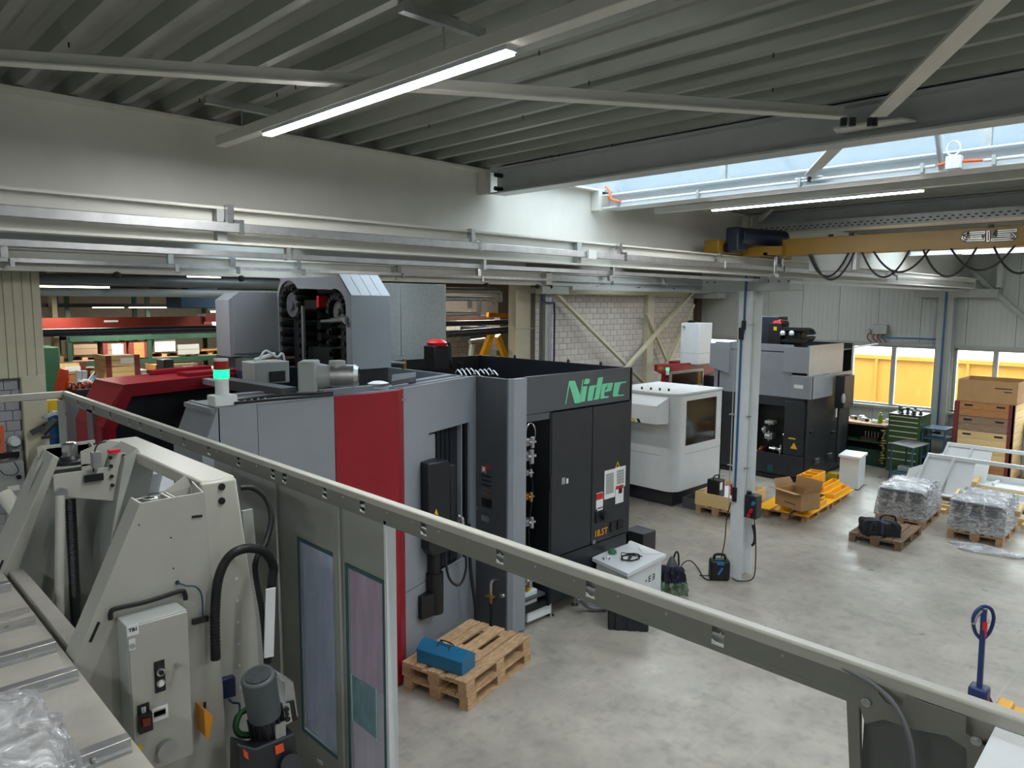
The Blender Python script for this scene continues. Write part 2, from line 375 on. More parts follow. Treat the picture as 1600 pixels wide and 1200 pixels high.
# roof braces and their gusset
def brace(a, b, w_=.07, label=None):
    q = MB(); q.bar(a, b, w_, .008); q.bar(Vector(a) + Vector((0, 0, .03)), Vector(b) + Vector((0, 0, .03)), .008, .06); return q
z = 4.97
b0 = P(-40, 96, 2, z); b1 = P(1318, 184, 2, z); b2 = P(1372, 182, 2, z); b3 = P(1562, -4, 2, z)
gp = thing('roof_bracing', 'cream angle-iron roof braces meeting at a bolted gusset on the dark beam', 'brace', b1)
brace(b0, b1).build('brace_bar', cream, gp); brace(b2, b3 + (b3 - b2) * .4, .09).build('brace_bar', cream, gp)
c1 = P(1322, 224, 0, 4.6); c1.z = 4.93; c2 = P(1266, 273, 0, 6.2)
q = thing('roof_bracing', 'short cream brace crossing the skylight to the white beam', 'brace', c2)
brace((4.66, c1.y, 4.95), c2, .09).build('brace_bar', cream, q); MB().box(c2.x - .02, c2.x + .08, c2.y - .1, c2.y + .12, c2.z - .03, c2.z - .015).build('gusset_plate', white, q)
MB().cyl(c2 + Vector((-.01, 0, -.02)), c2 + Vector((-.01, 0, -.06)), .02, n=6).build('bolt', mdark, q)
ga = P(1306, 188, 2, z); gb = P(1392, 176, 2, z)
MB().prism([(4.47, b1.y + .1, z - .03), (4.62, b1.y + .14, z - .03), (4.62, b1.y - .3, z - .03), (4.5, b1.y - .26, z - .03)], (0, 0, .012)).build('gusset_plate', cream, gp)
for px in (1318, 1332, 1360, 1366):
    pp = P(px, 190, 2, z - .05); MB().cyl((pp.x, pp.y, z - .03), (pp.x, pp.y, z - .075), .018, n=6).build('bolt', mdark, gp)
q = thing('roof_bracing', 'thin dark brace inside the skylight at the right edge', 'brace', (5.3, 1.0, 5.3))
brace(P(1505, 197, 2, 5.3), P(1640, 208, 2, 5.3), .05).build('brace_bar', beamdark, q)
q = thing('roof_bracing', 'small cream brace above the blue crane motor', 'brace', P(1190, 345, 0, 9.3))
brace(P(1186, 347, 0, 9.3), P(1212, 322, 0, 9.0), .05).build('brace_bar', cream, q)
# white beam conduit with clips, flexible orange conduit, junction box
cd = thing('conduit_run', 'white electrical conduit clipped along the white skylight beam', 'conduit', (6.17, 3, 4.93))
yA = P(970, 324, 0, 6.17).y; yB = P(1460, 265, 0, 6.17).y; yC = P(1535, 262, 0, 6.17).y
MB().cyl((6.19, yA, 4.945), (6.19, yB, 4.945), .012, n=8).build('pipe', white, cd)
MB().cyl((6.19, yC, 4.945), (6.19, -6, 4.945), .012, n=8).build('pipe', white, cd)
for px in (965, 1090, 1248, 1438, 1549):
    y = P(px, 300, 0, 6.17).y; MB().box(6.16, 6.21, y - .012, y + .012, 4.905, 4.975).build('clip', zinc, cd)
jb = P(1490, 262, 0, 6.15)
MB().box(6.12, 6.19, jb.y - .05, jb.y + .05, 4.9, 4.995).build('junction_box', white, cd, bevel=.006)
MB().tube([(6.17, yA + .2, 5.12), (6.15, yA + .14, 5.07), (6.14, yA + .1, 4.98), (6.16, yA, 4.945)], .013).build('flexible_conduit', orangehose, cd)
MB().tube([(6.17, yB - .02, 4.945), (6.17, jb.y + .05, 4.955)], .011).build('flexible_conduit', orangehose, cd)
MB().tube([(6.17, jb.y - .05, 4.955), (6.17, yC, 4.945)], .011).build('flexible_conduit', orangehose, cd)
m = MB(); cc = Vector((6.15, jb.y + .01, 5.05)); m.tube([cc + Vector((0, .045 * math.cos(a / 12 * 6.283), .05 * math.sin(a / 12 * 6.283))) for a in range(13)], .006); m.build('cable_loop', white, cd)
MB().cyl((6.2, yB - .04, 4.92), (5.9, yB + .02, 5.7), .022, n=10).build('riser_pipe', zinc, cd)
# ---- block wall Y = 12
def wallbox(x0, x1, z0, z1, mt, name): return MB().box(x0, x1, YW + .02, YW + .2, z0, z1).build(name, mt, kind=S)
wl = wallbox(-9, 2.2, 0, 2.84, mortarg, 'wall_left'); wb = wallbox(12.2, XW + .2, 0, 4.95, mortar, 'wall_back')
MB().box(-9, XW + .2, YW + .03, YW + .2, 4.45, 5.9).build('wall_back_upper', steelgrey, kind=S)
def bricks(parent, x0, x1, z0, z1, bw, bh, mt, visible, j=.009):
    me = None; rest = MB(); k = 0; z = z0; r = 0; spots = []
    while z < z1 - .02:
        x = x0 - (bw / 2 if r % 2 else 0)
        while x < x1 - .02:
            a, b = max(x, x0), min(x + bw, x1)
            if b - a > .03: spots.append((a, b, z))
            x += bw
        z += bh; r += 1
    full = [s_ for s_ in spots if abs(s_[1] - s_[0] - bw) < 1e-6 and visible(s_[0], s_[2])][:296]
    fs = set(full); proto = None
    for a, b, z in spots:
        if (a, b, z) in fs:
            if proto is None:
                proto = MB().box(a + j / 2, b - j / 2, YW, YW + .03, z + j / 2, z + bh - j / 2).build('brick', mt, parent, smooth=False)
            else:
                c = proto.copy(); c.location = ((a + b) / 2, YW + .015, z + j / 2); COL.objects.link(c); CH[parent.name].append(c)
                c.location.y += random.uniform(-.002, .002)
        else: rest.box(a + j / 2, b - j / 2, YW, YW + .03, z + j / 2, z + bh - j / 2)
    if rest.v: rest.build('brick_courses', mt, parent, kind='stuff', smooth=False)
bricks(wb, 12.5, 19.75, 1.3, 4.15, .285, .146, concrete_block, lambda x, z: z > 2.3 or (x > 15.3 and z > 1.95))
bricks(wl, 1.0, 2.2, 0.1, 2.84, .168, .143, blockgrey, lambda x, z: z > .3)
# cream cladding boards left of the opening, column below
pc = MB().box(.2, 2.49, 11.93, 11.98, 2.86, 4.4).build('wall_left_cladding', creamwarm, kind=S)
x = .3
while x < 2.4:
    MB().box(x + .004, x + .106, 11.915, 11.93, 2.84, 4.4).build('board', creamwarm, pc, bevel=.004); x += .11
mm = MB().box(1.63, 1.82, 11.86, 11.915, 3.88, 3.97).build('door_closer_box', black, pc)
MB().box(2.2, 2.49, 11.9, 12.15, 0, 2.86).build('trim_15', creamwarm, kind=S, bevel=.006)
MB().box(2.4, 2.62, 11.7, 11.9, 0, 1.78).build('trim_16', cream, kind=S, bevel=.006)
# cream columns of the block wall
for k, (xa, xb, ya, top) in enumerate(((11.72, 12.2, 11.86, 4.45), (16.82, 17.12, 11.86, 4.25), (19.35, 19.6, 11.88, 4.25))):
    MB().box(xa, xb, ya, YW + .1, 0, top).build('trim_%d' % (17 + k), creamwarm if k < 2 else brownb, kind=S)
MB().box(12.2, XW, 11.84, YW, 4.12, 4.25).build('trim_20', creamwarm, kind=S)
for zz in (3.3, 2.5): MB().box(11.75, 12.3, 11.84, 11.86, zz, zz + .02).build('strap', zinc, bpy.data.objects['trim_17'])
# steel column with bracket for the far runway next to the opening
sc = thing('runway_support', 'grey runway column with short bracket beside the block wall', 'column', (12.45, 11.5, 0))
def hcol(x, y, w_, h, z0, z1):
    m = MB(); m.box(x - w_ / 2, x + w_ / 2, y - h / 2, y - h / 2 + .014, z0, z1); m.box(x - w_ / 2, x + w_ / 2, y + h / 2 - .014, y + h / 2, z0, z1); m.box(x - .006, x + .006, y - h / 2, y + h / 2, z0, z1); return m
hcol(12.42, 11.6, .2, .2, 0, 4.1).build('column_shaft', steelgrey, sc)
MB().box(12.0, 12.9, 11.3, 11.5, 4.1, 4.27).build('bracket_beam', steelgrey, sc)
MB().tube([(12.15, 11.45, 4.25), (12.15, 11.45, 3.95), (12.3, 11.45, 3.9), (12.55, 11.45, 3.9), (12.57, 11.45, 3.7), (12.57, 11.45, .5)], .022, sm=1).build('pipe', navy, sc)
# X bracing of the block wall
def xb(p, q, nm, lab, yy, w_=.11):
    a = P(*p, 1, yy); b = P(*q, 1, yy); t = thing(nm, lab, 'brace', b); mm = MB(); d = (b - a); mm.bar(a, b, .06, w_, up=(0, 1, 0)); mm.build('angle_bar', creamwarm, t)
    MB().box(b.x - .1, b.x + .1, yy, yy + .012, b.z - .1, b.z + .1).build('gusset_plate', creamwarm, t)
xb((866, 457), (1010, 602), 'wall_brace', 'long cream diagonal brace falling to the right across the block wall', 11.72)
xb((1082, 457), (972, 582), 'wall_brace', 'cream diagonal brace rising to the right up to the wall corner', 11.64)
xb((1010, 490), (1044, 568), 'wall_brace', 'thin cream brace right of the block wall post, left arm of the vee', 11.78, .07)
xb((1084, 476), (1043, 570), 'wall_brace', 'thin cream brace running down behind the white filter cabinet', 11.72, .07)
xb((1046, 566), (1018, 640), 'wall_brace', 'steep cream brace below the vee beside the red machine', 11.6, .1)
# ---- window wall X = 19.8
wz0, wz1 = 1.35, 2.88
wr = MB()
wr.box(XW + .02, XW + .2, -9, YW + .2, 0, wz0); wr.box(XW + .02, XW + .2, -9, YW + .2, wz1, 5.9); wr.box(XW + .02, XW + .2, 5.1, 5.5, wz0, wz1); wr.box(XW + .02, XW + .2, -9, -3.5, wz0, wz1); wr.box(XW + .02, XW + .2, 11.8, 12.2, wz0, wz1)
wr = wr.build('wall_right', panelw, kind=S)
proto = None
y = -4.0
while y < 11.95:
    for za, zb_ in ((wz1 + .08, 5.2), (0.02, wz0 - .06)):
        m = MB(); m.box(XW - .015, XW + .02, y + .006, y + .984, za, zb_)
        for r_ in range(8): m.box(XW - .021, XW - .015, y + .06 + r_ * .12, y + .075 + r_ * .12, za, zb_)
        m.build('panel', panelw, wr, smooth=False)
    y += .99
MB().box(XW - .06, XW + .02, -3.5, YW, wz1, wz1 + .08).build('trim_21', steelgrey, kind=S)
MB().box(XW - .14, XW + .02, -3.5, YW, wz0 - .06, wz0).build('trim_22', steelgrey, kind=S)
def win(y0, y1, k, mull):
    t = MB(); f_ = .045
    t.box(XW - .02, XW + .08, y0, y0 + f_, wz0, wz1); t.box(XW - .02, XW + .08, y1 - f_, y1, wz0, wz1); t.box(XW - .02, XW + .08, y0, y1, wz0, wz0 + f_); t.box(XW - .02, XW + .08, y0, y1, wz1 - f_, wz1)
    o = t.build('window_%d' % k, steelgrey, kind=S)
    ys = [y0 + f_] + mull + [y1 - f_]
    for q_ in mull: MB().box(XW - .02, XW + .08, q_ - .05, q_ + .05, wz0 + f_, wz1 - f_).build('mullion', steelgrey, o)
    for a, b in zip(ys, ys[1:]): MB().box(XW + .03, XW + .04, a + .04, b - .04, wz0 + f_, wz1 - f_).build('pane', glass, o)
win(5.5, 8.6, 4, [6.47, 7.5]); win(8.7, 11.75, 5, [9.7, 10.75]); win(1.9, 5.1, 6, [3.2, 4.27]); win(-3.4, 1.8, 7, [-2.1, -.8, .5])
# yellow container wall outside
ZCT = P(1400, 556, 0, 23.2).z
yc = thing('yellow_container', 'long yellow painted container standing outside the windows', 'container', (23.5, 5, -.1))
MB().box(23.2, 25.4, -6, 9.6, -.1, ZCT - .02).build('container_body', yellowwall, yc, bevel=.02)
MB().box(23.12, 23.24, -6, 9.6, ZCT - .12, ZCT).build('top_rail', yellowwall, yc, bevel=.01)
for yy in (-4, -1.6, .8, 3.2, 5.6, 8.0): MB().box(23.13, 23.2, yy, yy + .07, -.1, ZCT - .12).build('stiffener', yellowwall, yc)
MB().box(23.0, 26, 9.7, 30, -.1, 1.9).build('hedge', mat('hedge_leaves', '#5d8a3a', .9, hex2='#a9c46a', scale=8, bump=1, bscale=10), cat='hedge', label='blurred green hedge outside the leftmost window', kind='thing')
# enclosing walls that the picture does not show
MB().box(-9.2, -9, -9, 34, 0, 6).build('wall_near', panelw, kind=S); MB().box(-9, XW, -9.2, -9, 0, 6).build('wall_side', panelw, kind=S)
# ---- neighbouring hall behind the opening
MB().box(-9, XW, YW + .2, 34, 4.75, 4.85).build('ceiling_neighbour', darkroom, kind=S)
MB().box(-9, XW, 27, 27.2, 0, 4.8).build('wall_far', mat('far_wall', '#a89c8e', .8), kind=S)
MB().box(XW - .2, XW, YW + .2, 27, 0, 4.8).build('wall_far_right', mat('far_wall_brick', '#a89c8e', .85), kind=S)
MB().box(10.6, 11.2, 17.8, 18.0, 0, 3.55).build('wall_far_panel', brownb, kind=S)
fb = MB().box(11.0, 14.5, 15.4, 15.6, 0, 4.3).build('wall_beyond', mortar, kind=S)
m = MB()
z = 1.5
r = 0
while z < 3.5:
    x = 11.0 + (r % 2) * .14
    while x < 14.4: m.box(x + .005, x + .275, 15.37, 15.4, z + .005, z + .141); x += .285
    z += .146; r += 1
m.build('brick_courses', concrete_block, fb, kind='stuff', smooth=False)
# ================================================================== CRANE RUNWAYS
rn = thing('crane_runway', 'long cream crane runway beam in front of the roof girder', 'runway beam', (5, 4.72, 4.28))
m = ibeam(-9, 19.5, 4.72, 4.275, 4.505, .13, .016); m.build('beam', cream, rn)
MB().box(-9, 9.3, 4.60, 4.635, 4.345, 4.405).build('conductor_rail', alu, rn, bevel=.004)
MB().box(9.3, 18.9, 4.60, 4.635, 4.345, 4.405).build('conductor_rail', alu, rn, bevel=.004)
MB().box(-9, 19.0, 4.70, 4.74, 4.2, 4.235).build('cable_channel', alu, rn)
for px in (347, 905): x = P(px, 370, 1, 4.66).x; MB().box(x - .03, x + .03, 4.655, 4.712, 4.292, 4.488).build('stiffener', steelgrey, rn)
for px, py in ((357, 350), (735, 385), (965, 400), (1122, 408), (1218, 412), (1395, 425)):
    x = P(px, py, 1, 4.65).x; h = MB(); h.box(x - .02, x + .02, 4.61, 4.67, 4.44, 4.515); h.box(x - .025, x + .015, 4.60, 4.64, 4.40, 4.44); h.box(x + .01, x + .06, 4.6, 4.612, 4.405, 4.425)
    h.box(x + .045, x + .075, 4.588, 4.602, 4.335, 4.425); h.build('rail_hanger', chrome, rn)
x = P(925, 397, 1, 4.6).x; MB().box(x - .08, x + .04, 4.575, 4.6, 4.335, 4.42).build('rail_joint_cover', cream, rn)
for px in (447, 753, 955): x = P(px, 400, 1, 4.7).x; MB().box(x - .015, x + .015, 4.66, 4.7, 4.19, 4.28).build('channel_clip', zinc, rn)
fr = thing('crane_runway', 'far cream crane runway beam along the block wall', 'runway beam', (5, 11.4, 4.28))
ibeam(-9, 12.2, 11.45, 4.285, 4.575, .16, .02).build('beam', cream, fr)
ibeam(12.3, 19.2, 11.45, 4.285, 4.575, .16, .02).build('beam', zinc, fr)
MB().box(12.12, 12.3, 11.3, 11.6, 4.3, 4.56).build('splice_plate', cream, fr)
MB().box(-9, 19.0, 11.28, 11.33, 4.39, 4.44).build('conductor_rail', alu, fr)
for px in (8, 268, 365, 468, 625, 750, 955, 1040):
    x = P(px, 405 + px * .03, 1, 11.25).x; h = MB(); h.box(x - .04, x + .04, 11.26, 11.34, 4.44, 4.58); h.box(x + .05, x + .1, 11.24, 11.28, 4.33, 4.44); h.build('rail_hanger', chrome, fr)
for px in (184, 378, 762, 842, 862, 935, 1000, 1055):
    x = P(px, 430, 1, 11.3).x; MB().lathe([(.01, .1), (.05, .08), (.05, .03), (.03, 0)], (x, 11.33, 4.21), 8).build('clamp', black, fr)
MB().box(12.9, 19.3, 11.2, 11.34, 4.2, 4.285).build('runway_lower_flange', zinc, fr)
eb = MB().box(19.0, 19.5, 11.0, 11.9, 4.05, 4.2).build('end_bracket', steelgrey, fr)
# column with bracket in the middle of the hall
CX, CY = 9.56, 5.02
cc = thing('steel_column', 'white steel column with blue air hose standing free in the hall', 'column', (CX, CY, 0))
m = MB(); m.box(CX - .15, CX - .135, CY - .1, CY + .1, 0, 4.09); m.box(CX + .135, CX + .15, CY - .1, CY + .1, 0, 4.09)
m.box(CX - .135, CX + .135, CY - .006, CY + .006, 0, 4.09); m.build('column_shaft', white, cc)
m = MB(); m.box(CX - .15, CX + .15, 4.36, 5.72, 4.235, 4.25); m.box(CX - .15, CX + .15, 4.36, 5.72, 4.085, 4.1); m.box(CX - .156, CX - .15, 4.4, 5.7, 4.095, 4.24); m.build('cross_bracket', steelgrey, cc)
for yy in (4.55, 4.7, 5.5, 5.62, 4.42): MB().cyl((CX - .17, yy, 4.21), (CX - .155, yy, 4.21), .012, n=6).build('bolt', mdark, cc)
MB().box(CX - .1, CX + .1, 4.95, 5.2, 4.25, 4.36).build('spacer_block', steelgrey, cc)
m = MB(); m.tube([(CX - .17, CY - .0, 4.3), (CX - .17, CY, 3.6)], .016, sm=1); m.tube([(CX - .17, CY + .0, 3.55), (CX - .165, CY + .035, 3.4), (CX - .165, CY + .04, 1.15)], .016, sm=1); m.build('air_pipe', bluepipe, cc)
m = MB(); m.cyl((CX - .18, CY, 3.68), (CX - .18, CY, 3.56), .03, n=10); m.cyl((CX - .19, CY + .03, 3.58), (CX - .18, CY + .03, 3.42), .034, n=10); m.cyl((CX - .17, CY + .04, 1.32), (CX - .17, CY + .04, 1.12), .032, n=10); m.build('pipe_valve', black, cc)
MB().box(CX - .19, CX - .17, CY + .08, CY + .1, 1.2, 1.36).build('valve_lever', redp, cc)
m = MB()
for yy in (CY + .13, CY - .13):
    m.tube([(CX - .16, yy, 3.95), (CX - .16, yy, 1.0)], .007, sm=1)
m.build('cable_conduit', steelgrey, cc)
for zz in (3.62, 2.35, 1.62):
    for yy in (CY + .13, CY - .13): MB().box(CX - .19, CX - .15, yy - .035, yy + .035, zz, zz + .015).build('clamp', zinc, cc)
sb = thing('socket_box', 'dark wall socket box with blue and red plugs on the free column', 'socket box', (CX, CY - .24, 1.0))
MB().box(CX - .2, CX - .04, CY - .31, CY - .13, .93, 1.26).build('housing', mdark, sb, bevel=.012)
for k, (zz, mt) in enumerate(((1.17, blue), (1.06, redp), (.99, redp))):
    MB().cyl((CX - .2, CY - .27 + k * .03, zz), (CX - .25, CY - .28 + k * .03, zz - .02), .024, n=10).build('plug', mt, sb)
MB().cyl((CX - .12, CY - .15, 1.26), (CX - .12, CY - .15, 1.29), .04, n=12).build('gland', black, sb)
def ctube(name, lab, pts, r, mt=rubber, cat='cable', group=None):
    o = MB().tube(pts, r, n=6, sm=6).build(name, mt); tagp(o, lab, cat, group); return o
ctube('power_cable', 'black cable hanging from the socket box and curving to the charger', [(CX - .22, CY - .27, 1.04), (CX - .24, CY - .33, .8), (CX - .25, CY - .36, .35), (CX - .2, CY - .3, .08), (CX - .25, CY - .12, .012), (9.3, 5.0, .03)], .008)
ctube('power_cable', 'black cable dropping from the air valve down to the charger', [(CX - .19, CY + .08, 1.1), (CX - .22, CY + .12, .85), (CX - .22, CY + .14, .5), (CX - .25, CY + .2, .15), (9.22, 5.3, .012), (9.1, 5.4, .012)], .008)
MB().tube([(CX + .1, CY - .12, .75), (CX + .13, CY - .14, .6), (CX + .1, CY - .15, .5), (CX + .1, CY - .12, .45)], .02).build('hanging_plug', black, cc)
# wall column under the runway end
wc = thing('steel_column', 'grey-blue steel column between the window bands', 'column', (19.6, 5.28, 0))
m = MB(); m.box(19.45, 19.465, 5.12, 5.44, 0, 4.1); m.box(19.7, 19.715, 5.12, 5.44, 0, 4.1); m.box(19.465, 19.7, 5.27, 5.29, 0, 4.1); m.build('column_shaft', steelgrey, wc)
MB().box(19.44, 19.72, 4.25, 5.95, 4.08, 4.27).build('cross_bracket', steelgrey, wc)
m = MB(); m.tube([(19.42, 5.28, 4.2), (19.42, 5.28, .85)], .02, sm=1); m.tube([(19.6, 5.3, 3.08), (19.6, 6.75, 3.08)], .02, sm=1); m.build('air_pipe', bluepipe, wc)
MB().lathe([(.05, 0), (.09, .03), (.09, .12), (.05, .15)], (19.4, 5.28, .78), 10).build('hose_reel', black, wc)
MB().box(19.45, 19.75, 4.2, 4.3, 4.3, 5.1).build('upper_post', beamdark, wc)
xb2 = thing('wall_brace', 'grey diagonal brace rising to the roof at the right end wall', 'brace', (19.6, 3.6, 4))
m = MB(); m.bar(P(1512, 418, 0, 19.6), P(1625, 518, 0, 19.6), .1, .1, up=(1, 0, 0)); m.build('angle_bar', steelgrey, xb2)
# controls above the windows
cb = thing('junction_box', 'grey control box with gauge and copper pipes above the window', 'control box', P(1372, 520, 0, 19.7))
a = P(1366, 507, 0, 19.7); b = P(1387, 522, 0, 19.7); MB().box(19.6, 19.76, b.y, a.y, b.z, a.z).build('housing', zinc, cb, bevel=.01)
a = P(1357, 517, 0, 19.7); MB().cyl((19.72, a.y, a.z), (19.64, a.y, a.z), .06, n=14).build('gauge', zinc, cb)
m = MB()
for px in (1357, 1366, 1373, 1381): p0 = P(px, 521, 0, 19.66); p1 = P(px + 4, 535, 0, 19.66); m.tube([p0, (p0 + p1) / 2 + Vector((0, .06, 0)), p1], .018)
m.build('copper_pipe', copper, cb)
m = MB()
p0 = P(1320, 545, 0, 19.6); p1 = P(1372, 537, 0, 19.6); m.cyl(p0, p1, .02, n=8); m.build('conduit', zinc, cb)
# ================================================================== PIPES
def pipe(lab, pts, r, mt=steelgrey, name='insulated_pipe'):
    o = MB().tube(pts, r, n=12, sm=1).build(name, mt); tagp(o, lab, 'pipe'); return o
a = P(0, 435, 1, 12.3); b = P(0, 456, 1, 12.3)
pipe('upper thick grey pipe running left behind the crane runway', [(-9, 12.3, a.z), (6.6, 12.3, a.z)], .09, mat('pipe_jacket', '#7e8181', .4, .3))
pipe('lower grey pipe crossing above the opening on the left', [(-9, 12.3, b.z + .01), (6.6, 12.3, b.z + .01)], .065, steelgrey)
def elb(p, q, r_, lab, dz, mt):
    a = P(*p, 1, 12.3); b = P(*q, 1, 12.3); pipe(lab, [(a.x - 3, 12.3, a.z), (b.x - .1, 12.3, b.z), (b.x, 12.3, b.z - .04), (b.x + .02, 12.3, b.z - dz)], r_, mt)
pj = mat('pipe_jacket_light', '#8f908c', .35, .4)
elb((700, 454), (781, 455), .06, 'topmost grey insulated pipe with elbow beside the opening', .25, pj)
elb((700, 467), (772, 467), .052, 'second grey insulated pipe below the topmost one', .12, pj)
elb((700, 492), (748, 490), .05, 'lowest insulated pipe with two risers', -.3, pj)
a = P(734, 478, 1, 12.3); pipe('short vertical insulated riser pipe', [(a.x, 12.3, a.z - .05), (a.x, 12.3, a.z + .15)], .05, pj)
# ================================================================== MACHINING CENTRE (nearest, grey and red)
YF = 5.88
mc = thing('machining_centre', 'large grey and anthracite machining centre with red corner panel and open roof', 'machine', (5.2, 7.3, 0))
def quad(a, b, z0, z1, th=.04):
    """upright panel from plan point a to plan point b, thickness going to the left of a->b"""
    m = MB(); a = Vector((*a, 0)); b = Vector((*b, 0)); d = (b - a).normalized(); nn = Vector((-d.y, d.x, 0)) * th
    m.prism([a + Vector((0, 0, z0)), b + Vector((0, 0, z0)), b + Vector((0, 0, z1)), a + Vector((0, 0, z1))], nn); return m
ZT = 3.05
quad((2.42, YF), (2.75, YF), .05, ZT).build('front_panel', mgreyl, mc)
quad((2.755, YF), (3.485, YF), .05, ZT).build('front_panel', mgreyl, mc)
quad((3.49, YF - .005), (4.2, YF - .005), .02, ZT).build('red_panel', mred, mc, bevel=.004)
quad((4.2, YF - .005), (4.34, YF + .11), .02, ZT).build('red_corner', mred, mc)
# angled door wall
A0, A1 = Vector((4.34, YF + .11, 0)), Vector((5.72, 6.45, 0)); dd = (A1 - A0); L = dd.length; dd.normalize(); nn = Vector((-dd.y, dd.x, 0))
def onA(px, py):
    d = CW + CR * ((px - 800) / F) - CU * ((py - 600) / F); n2 = Vector((dd.y, -dd.x, 0)); t = (A0 - CAMP).dot(n2) / d.dot(n2); q = CAMP + d * t
    return (q - A0).dot(dd), q.z
def apan(s0, s1, z0, z1, off=0., th=.04):
    q = MB(); p = A0 + dd * s0 + nn * off; r = A0 + dd * s1 + nn * off
    q.prism([(p.x, p.y, z0), (r.x, r.y, z0), (r.x, r.y, z1), (p.x, p.y, z1)], nn * th); return q
s0, zt = onA(681, 680); s1, _ = onA(734, 667); zt = 2.52
s00, zstep = onA(670, 682)
apan(0, s00, .92, ZT).build('door_wall_panel', mgreyl, mc); apan(0, s00, .05, .91).build('door_wall_panel', mgreyl, mc)
apan(s00, L, zt, ZT).build('header_panel', mgreyl, mc); apan(s1, L, .05, zt).build('door_frame', mgrey, mc)
apan(s00, s0, .05, zt - .03, .01).build('door_wall_panel', mgreyl, mc)
apan(s0, s1 - .05, .9, zt, .1, .03).build('sliding_door', mdark, mc)
for k in range(5): apan(s0 + .06 + k * .09, s0 + .07 + k * .09, .9, zt, .09, .012).build('door_rib', mblack, mc)
apan(s1 - .12, s1 - .09, .1, zt, .05, .06).build('door_track', mgrey, mc)
apan(s1 - .06, s1, .1, zt, .03, .1).build('door_track', mblack, mc)
apan(s0, s1, .05, .9, .02).build('lower_panel', mgreyl, mc)
# return side of the protruding cabinet
MB().box(5.72, 5.76, YF + .04, 6.47, .03, ZT).build('cabinet_side', mgreyd, mc, bevel=.003)
quad((5.72, YF + .06), (5.79, YF), .03, ZT, .05).build('corner_strip', mgrey, mc)
MB().box(5.79, 6.0, YF, YF + .06, .03, ZT).build('corner_post', mgreyl, mc, bevel=.004)
# black electrical / pneumatic cabinet
MB().box(6.0, 8.0, YF, YF + .05, 2.62, 3.06).build('header_panel', mgreyd, mc, bevel=.003)
MB().box(6.0, 6.42, YF + .01, YF + .05, 2.53, 2.61).build('header_strip', mgreyd, mc)
dz0, dz1 = .80, 2.6
dr = MB().box(6.43, 7.185, YF - .01, YF + .03, dz0 - .0, dz1).build('cabinet_door', mdark, mc, bevel=.006)
dr2 = MB().box(7.2, 8.0, YF - .01, YF + .03, dz0, dz1).build('cabinet_door', mdark, mc, bevel=.006)
MB().box(6.43, 8.02, YF, YF + .05, .22, .78).build('base_panel', mdark, mc, bevel=.004)
MB().box(7.97, 8.02, YF, 8.9, .22, ZT).build('side_wall', mdark, mc)
MB().box(6.0, 8.0, YF + .6, YF + .62, .2, 2.6).build('cabinet_back', mblack, mc)
MB().box(6.0, 8.0, YF + .02, 8.8, .2, .26).build('cabinet_floor', mblack, mc)
MB().box(6.4, 6.44, YF + .0, YF + .6, .2, 2.6).build('cabinet_divider', mblack, mc)
def onF(px, py, y=YF - .012): return P(px, py, 1, y)
def fbox(px0, py0, px1, py1, name, mt, par, y=YF - .012, th=.006, label=None, bevel=0):
    a = onF(px0, py0, y); b = onF(px1, py1, y); return MB().box(a.x, b.x, y, y + th, b.z, a.z).build(name, mt, par, label=label, bevel=bevel)
fbox(860, 745, 862, 765, 'handle', black, dr); fbox(878, 747, 883, 756, 'latch', zinc, dr); fbox(885, 748, 888, 755, 'latch', white, dr)
fbox(925, 732, 928, 752, 'handle', black, dr2, th=.02)
fbox(945, 736, 961, 776, 'instruction_sheet', paper, dr2); fbox(962, 731, 977, 759, 'instruction_sheet', paper, dr2); fbox(962, 761, 974, 784, 'instruction_sheet', paper, dr2)
for k in range(7):
    fbox(947, 741 + k * 4.6 - k * .1, 959, 742 + k * 4.6, 'printed_line', steelgrey, dr2, y=YF - .0145, th=.002)
    if k < 5: fbox(964, 735.5 + k * 4.4, 975, 736.5 + k * 4.4, 'printed_line', steelgrey, dr2, y=YF - .0145, th=.002)
fbox(962.5, 760, 974, 762, 'red_stripe', redp, dr2, y=YF - .0145, th=.002); fbox(967, 763, 972, 770, 'small_picture', mblack, dr2, y=YF - .0145, th=.002); fbox(966, 725, 971, 731, 'printed_line', hazard_y, dr2, y=YF - .012, th=.001) if 0 else None
a = onF(961, 732); b = onF(969, 730); c = onF(965.5, 721)
MB().prism([a, b, c], (0, .004, 0)).build('warning_triangle', hazard_y, dr2)
MB().prism([a * .72 + c * .16 + b * .12 + Vector((0, -.003, 0)), b * .6 + a * .22 + c * .18 + Vector((0, -.003, 0)), c * .7 + a * .15 + b * .15 + Vector((0, -.003, 0))], (0, .002, 0)).build('warning_mark', mblack, dr2)
fbox(932, 771, 942, 793, 'warning_label', paper, dr2); fbox(932, 772, 942, 779, 'red_stripe', redp, dr2, y=YF - .0145, th=.002)
fbox(933.5, 794, 942, 797, 'white_label', paper, dr2)
k0 = onF(938, 804); MB().box(k0.x - .1, k0.x + .1, YF - .03, YF - .01, k0.z - .1, k0.z + .06).build('switch_plate', black, dr2, bevel=.006)
MB().cyl((k0.x + .04, YF - .08, k0.z - .02), (k0.x + .04, YF - .02, k0.z - .02), .05, n=14).build('rotary_switch', black, dr2)
for px in (959, 970): fbox(px - 4, 817 - (px - 959) * .3, px + 4, 829 - (px - 959) * .3, 'vent_cap', mblack, dr2, y=YF - .03, th=.02, bevel=.006)
kk = onF(925, 846); MB().cyl((kk.x, YF - .05, kk.z), (kk.x, YF - .01, kk.z), .03, n=10).build('lock', chrome, dr2)
p = onF(939, 832, YF - .02); text('18.5T', .12, p, orangem, dr2, RX, 'weight_marking', ex=.001)
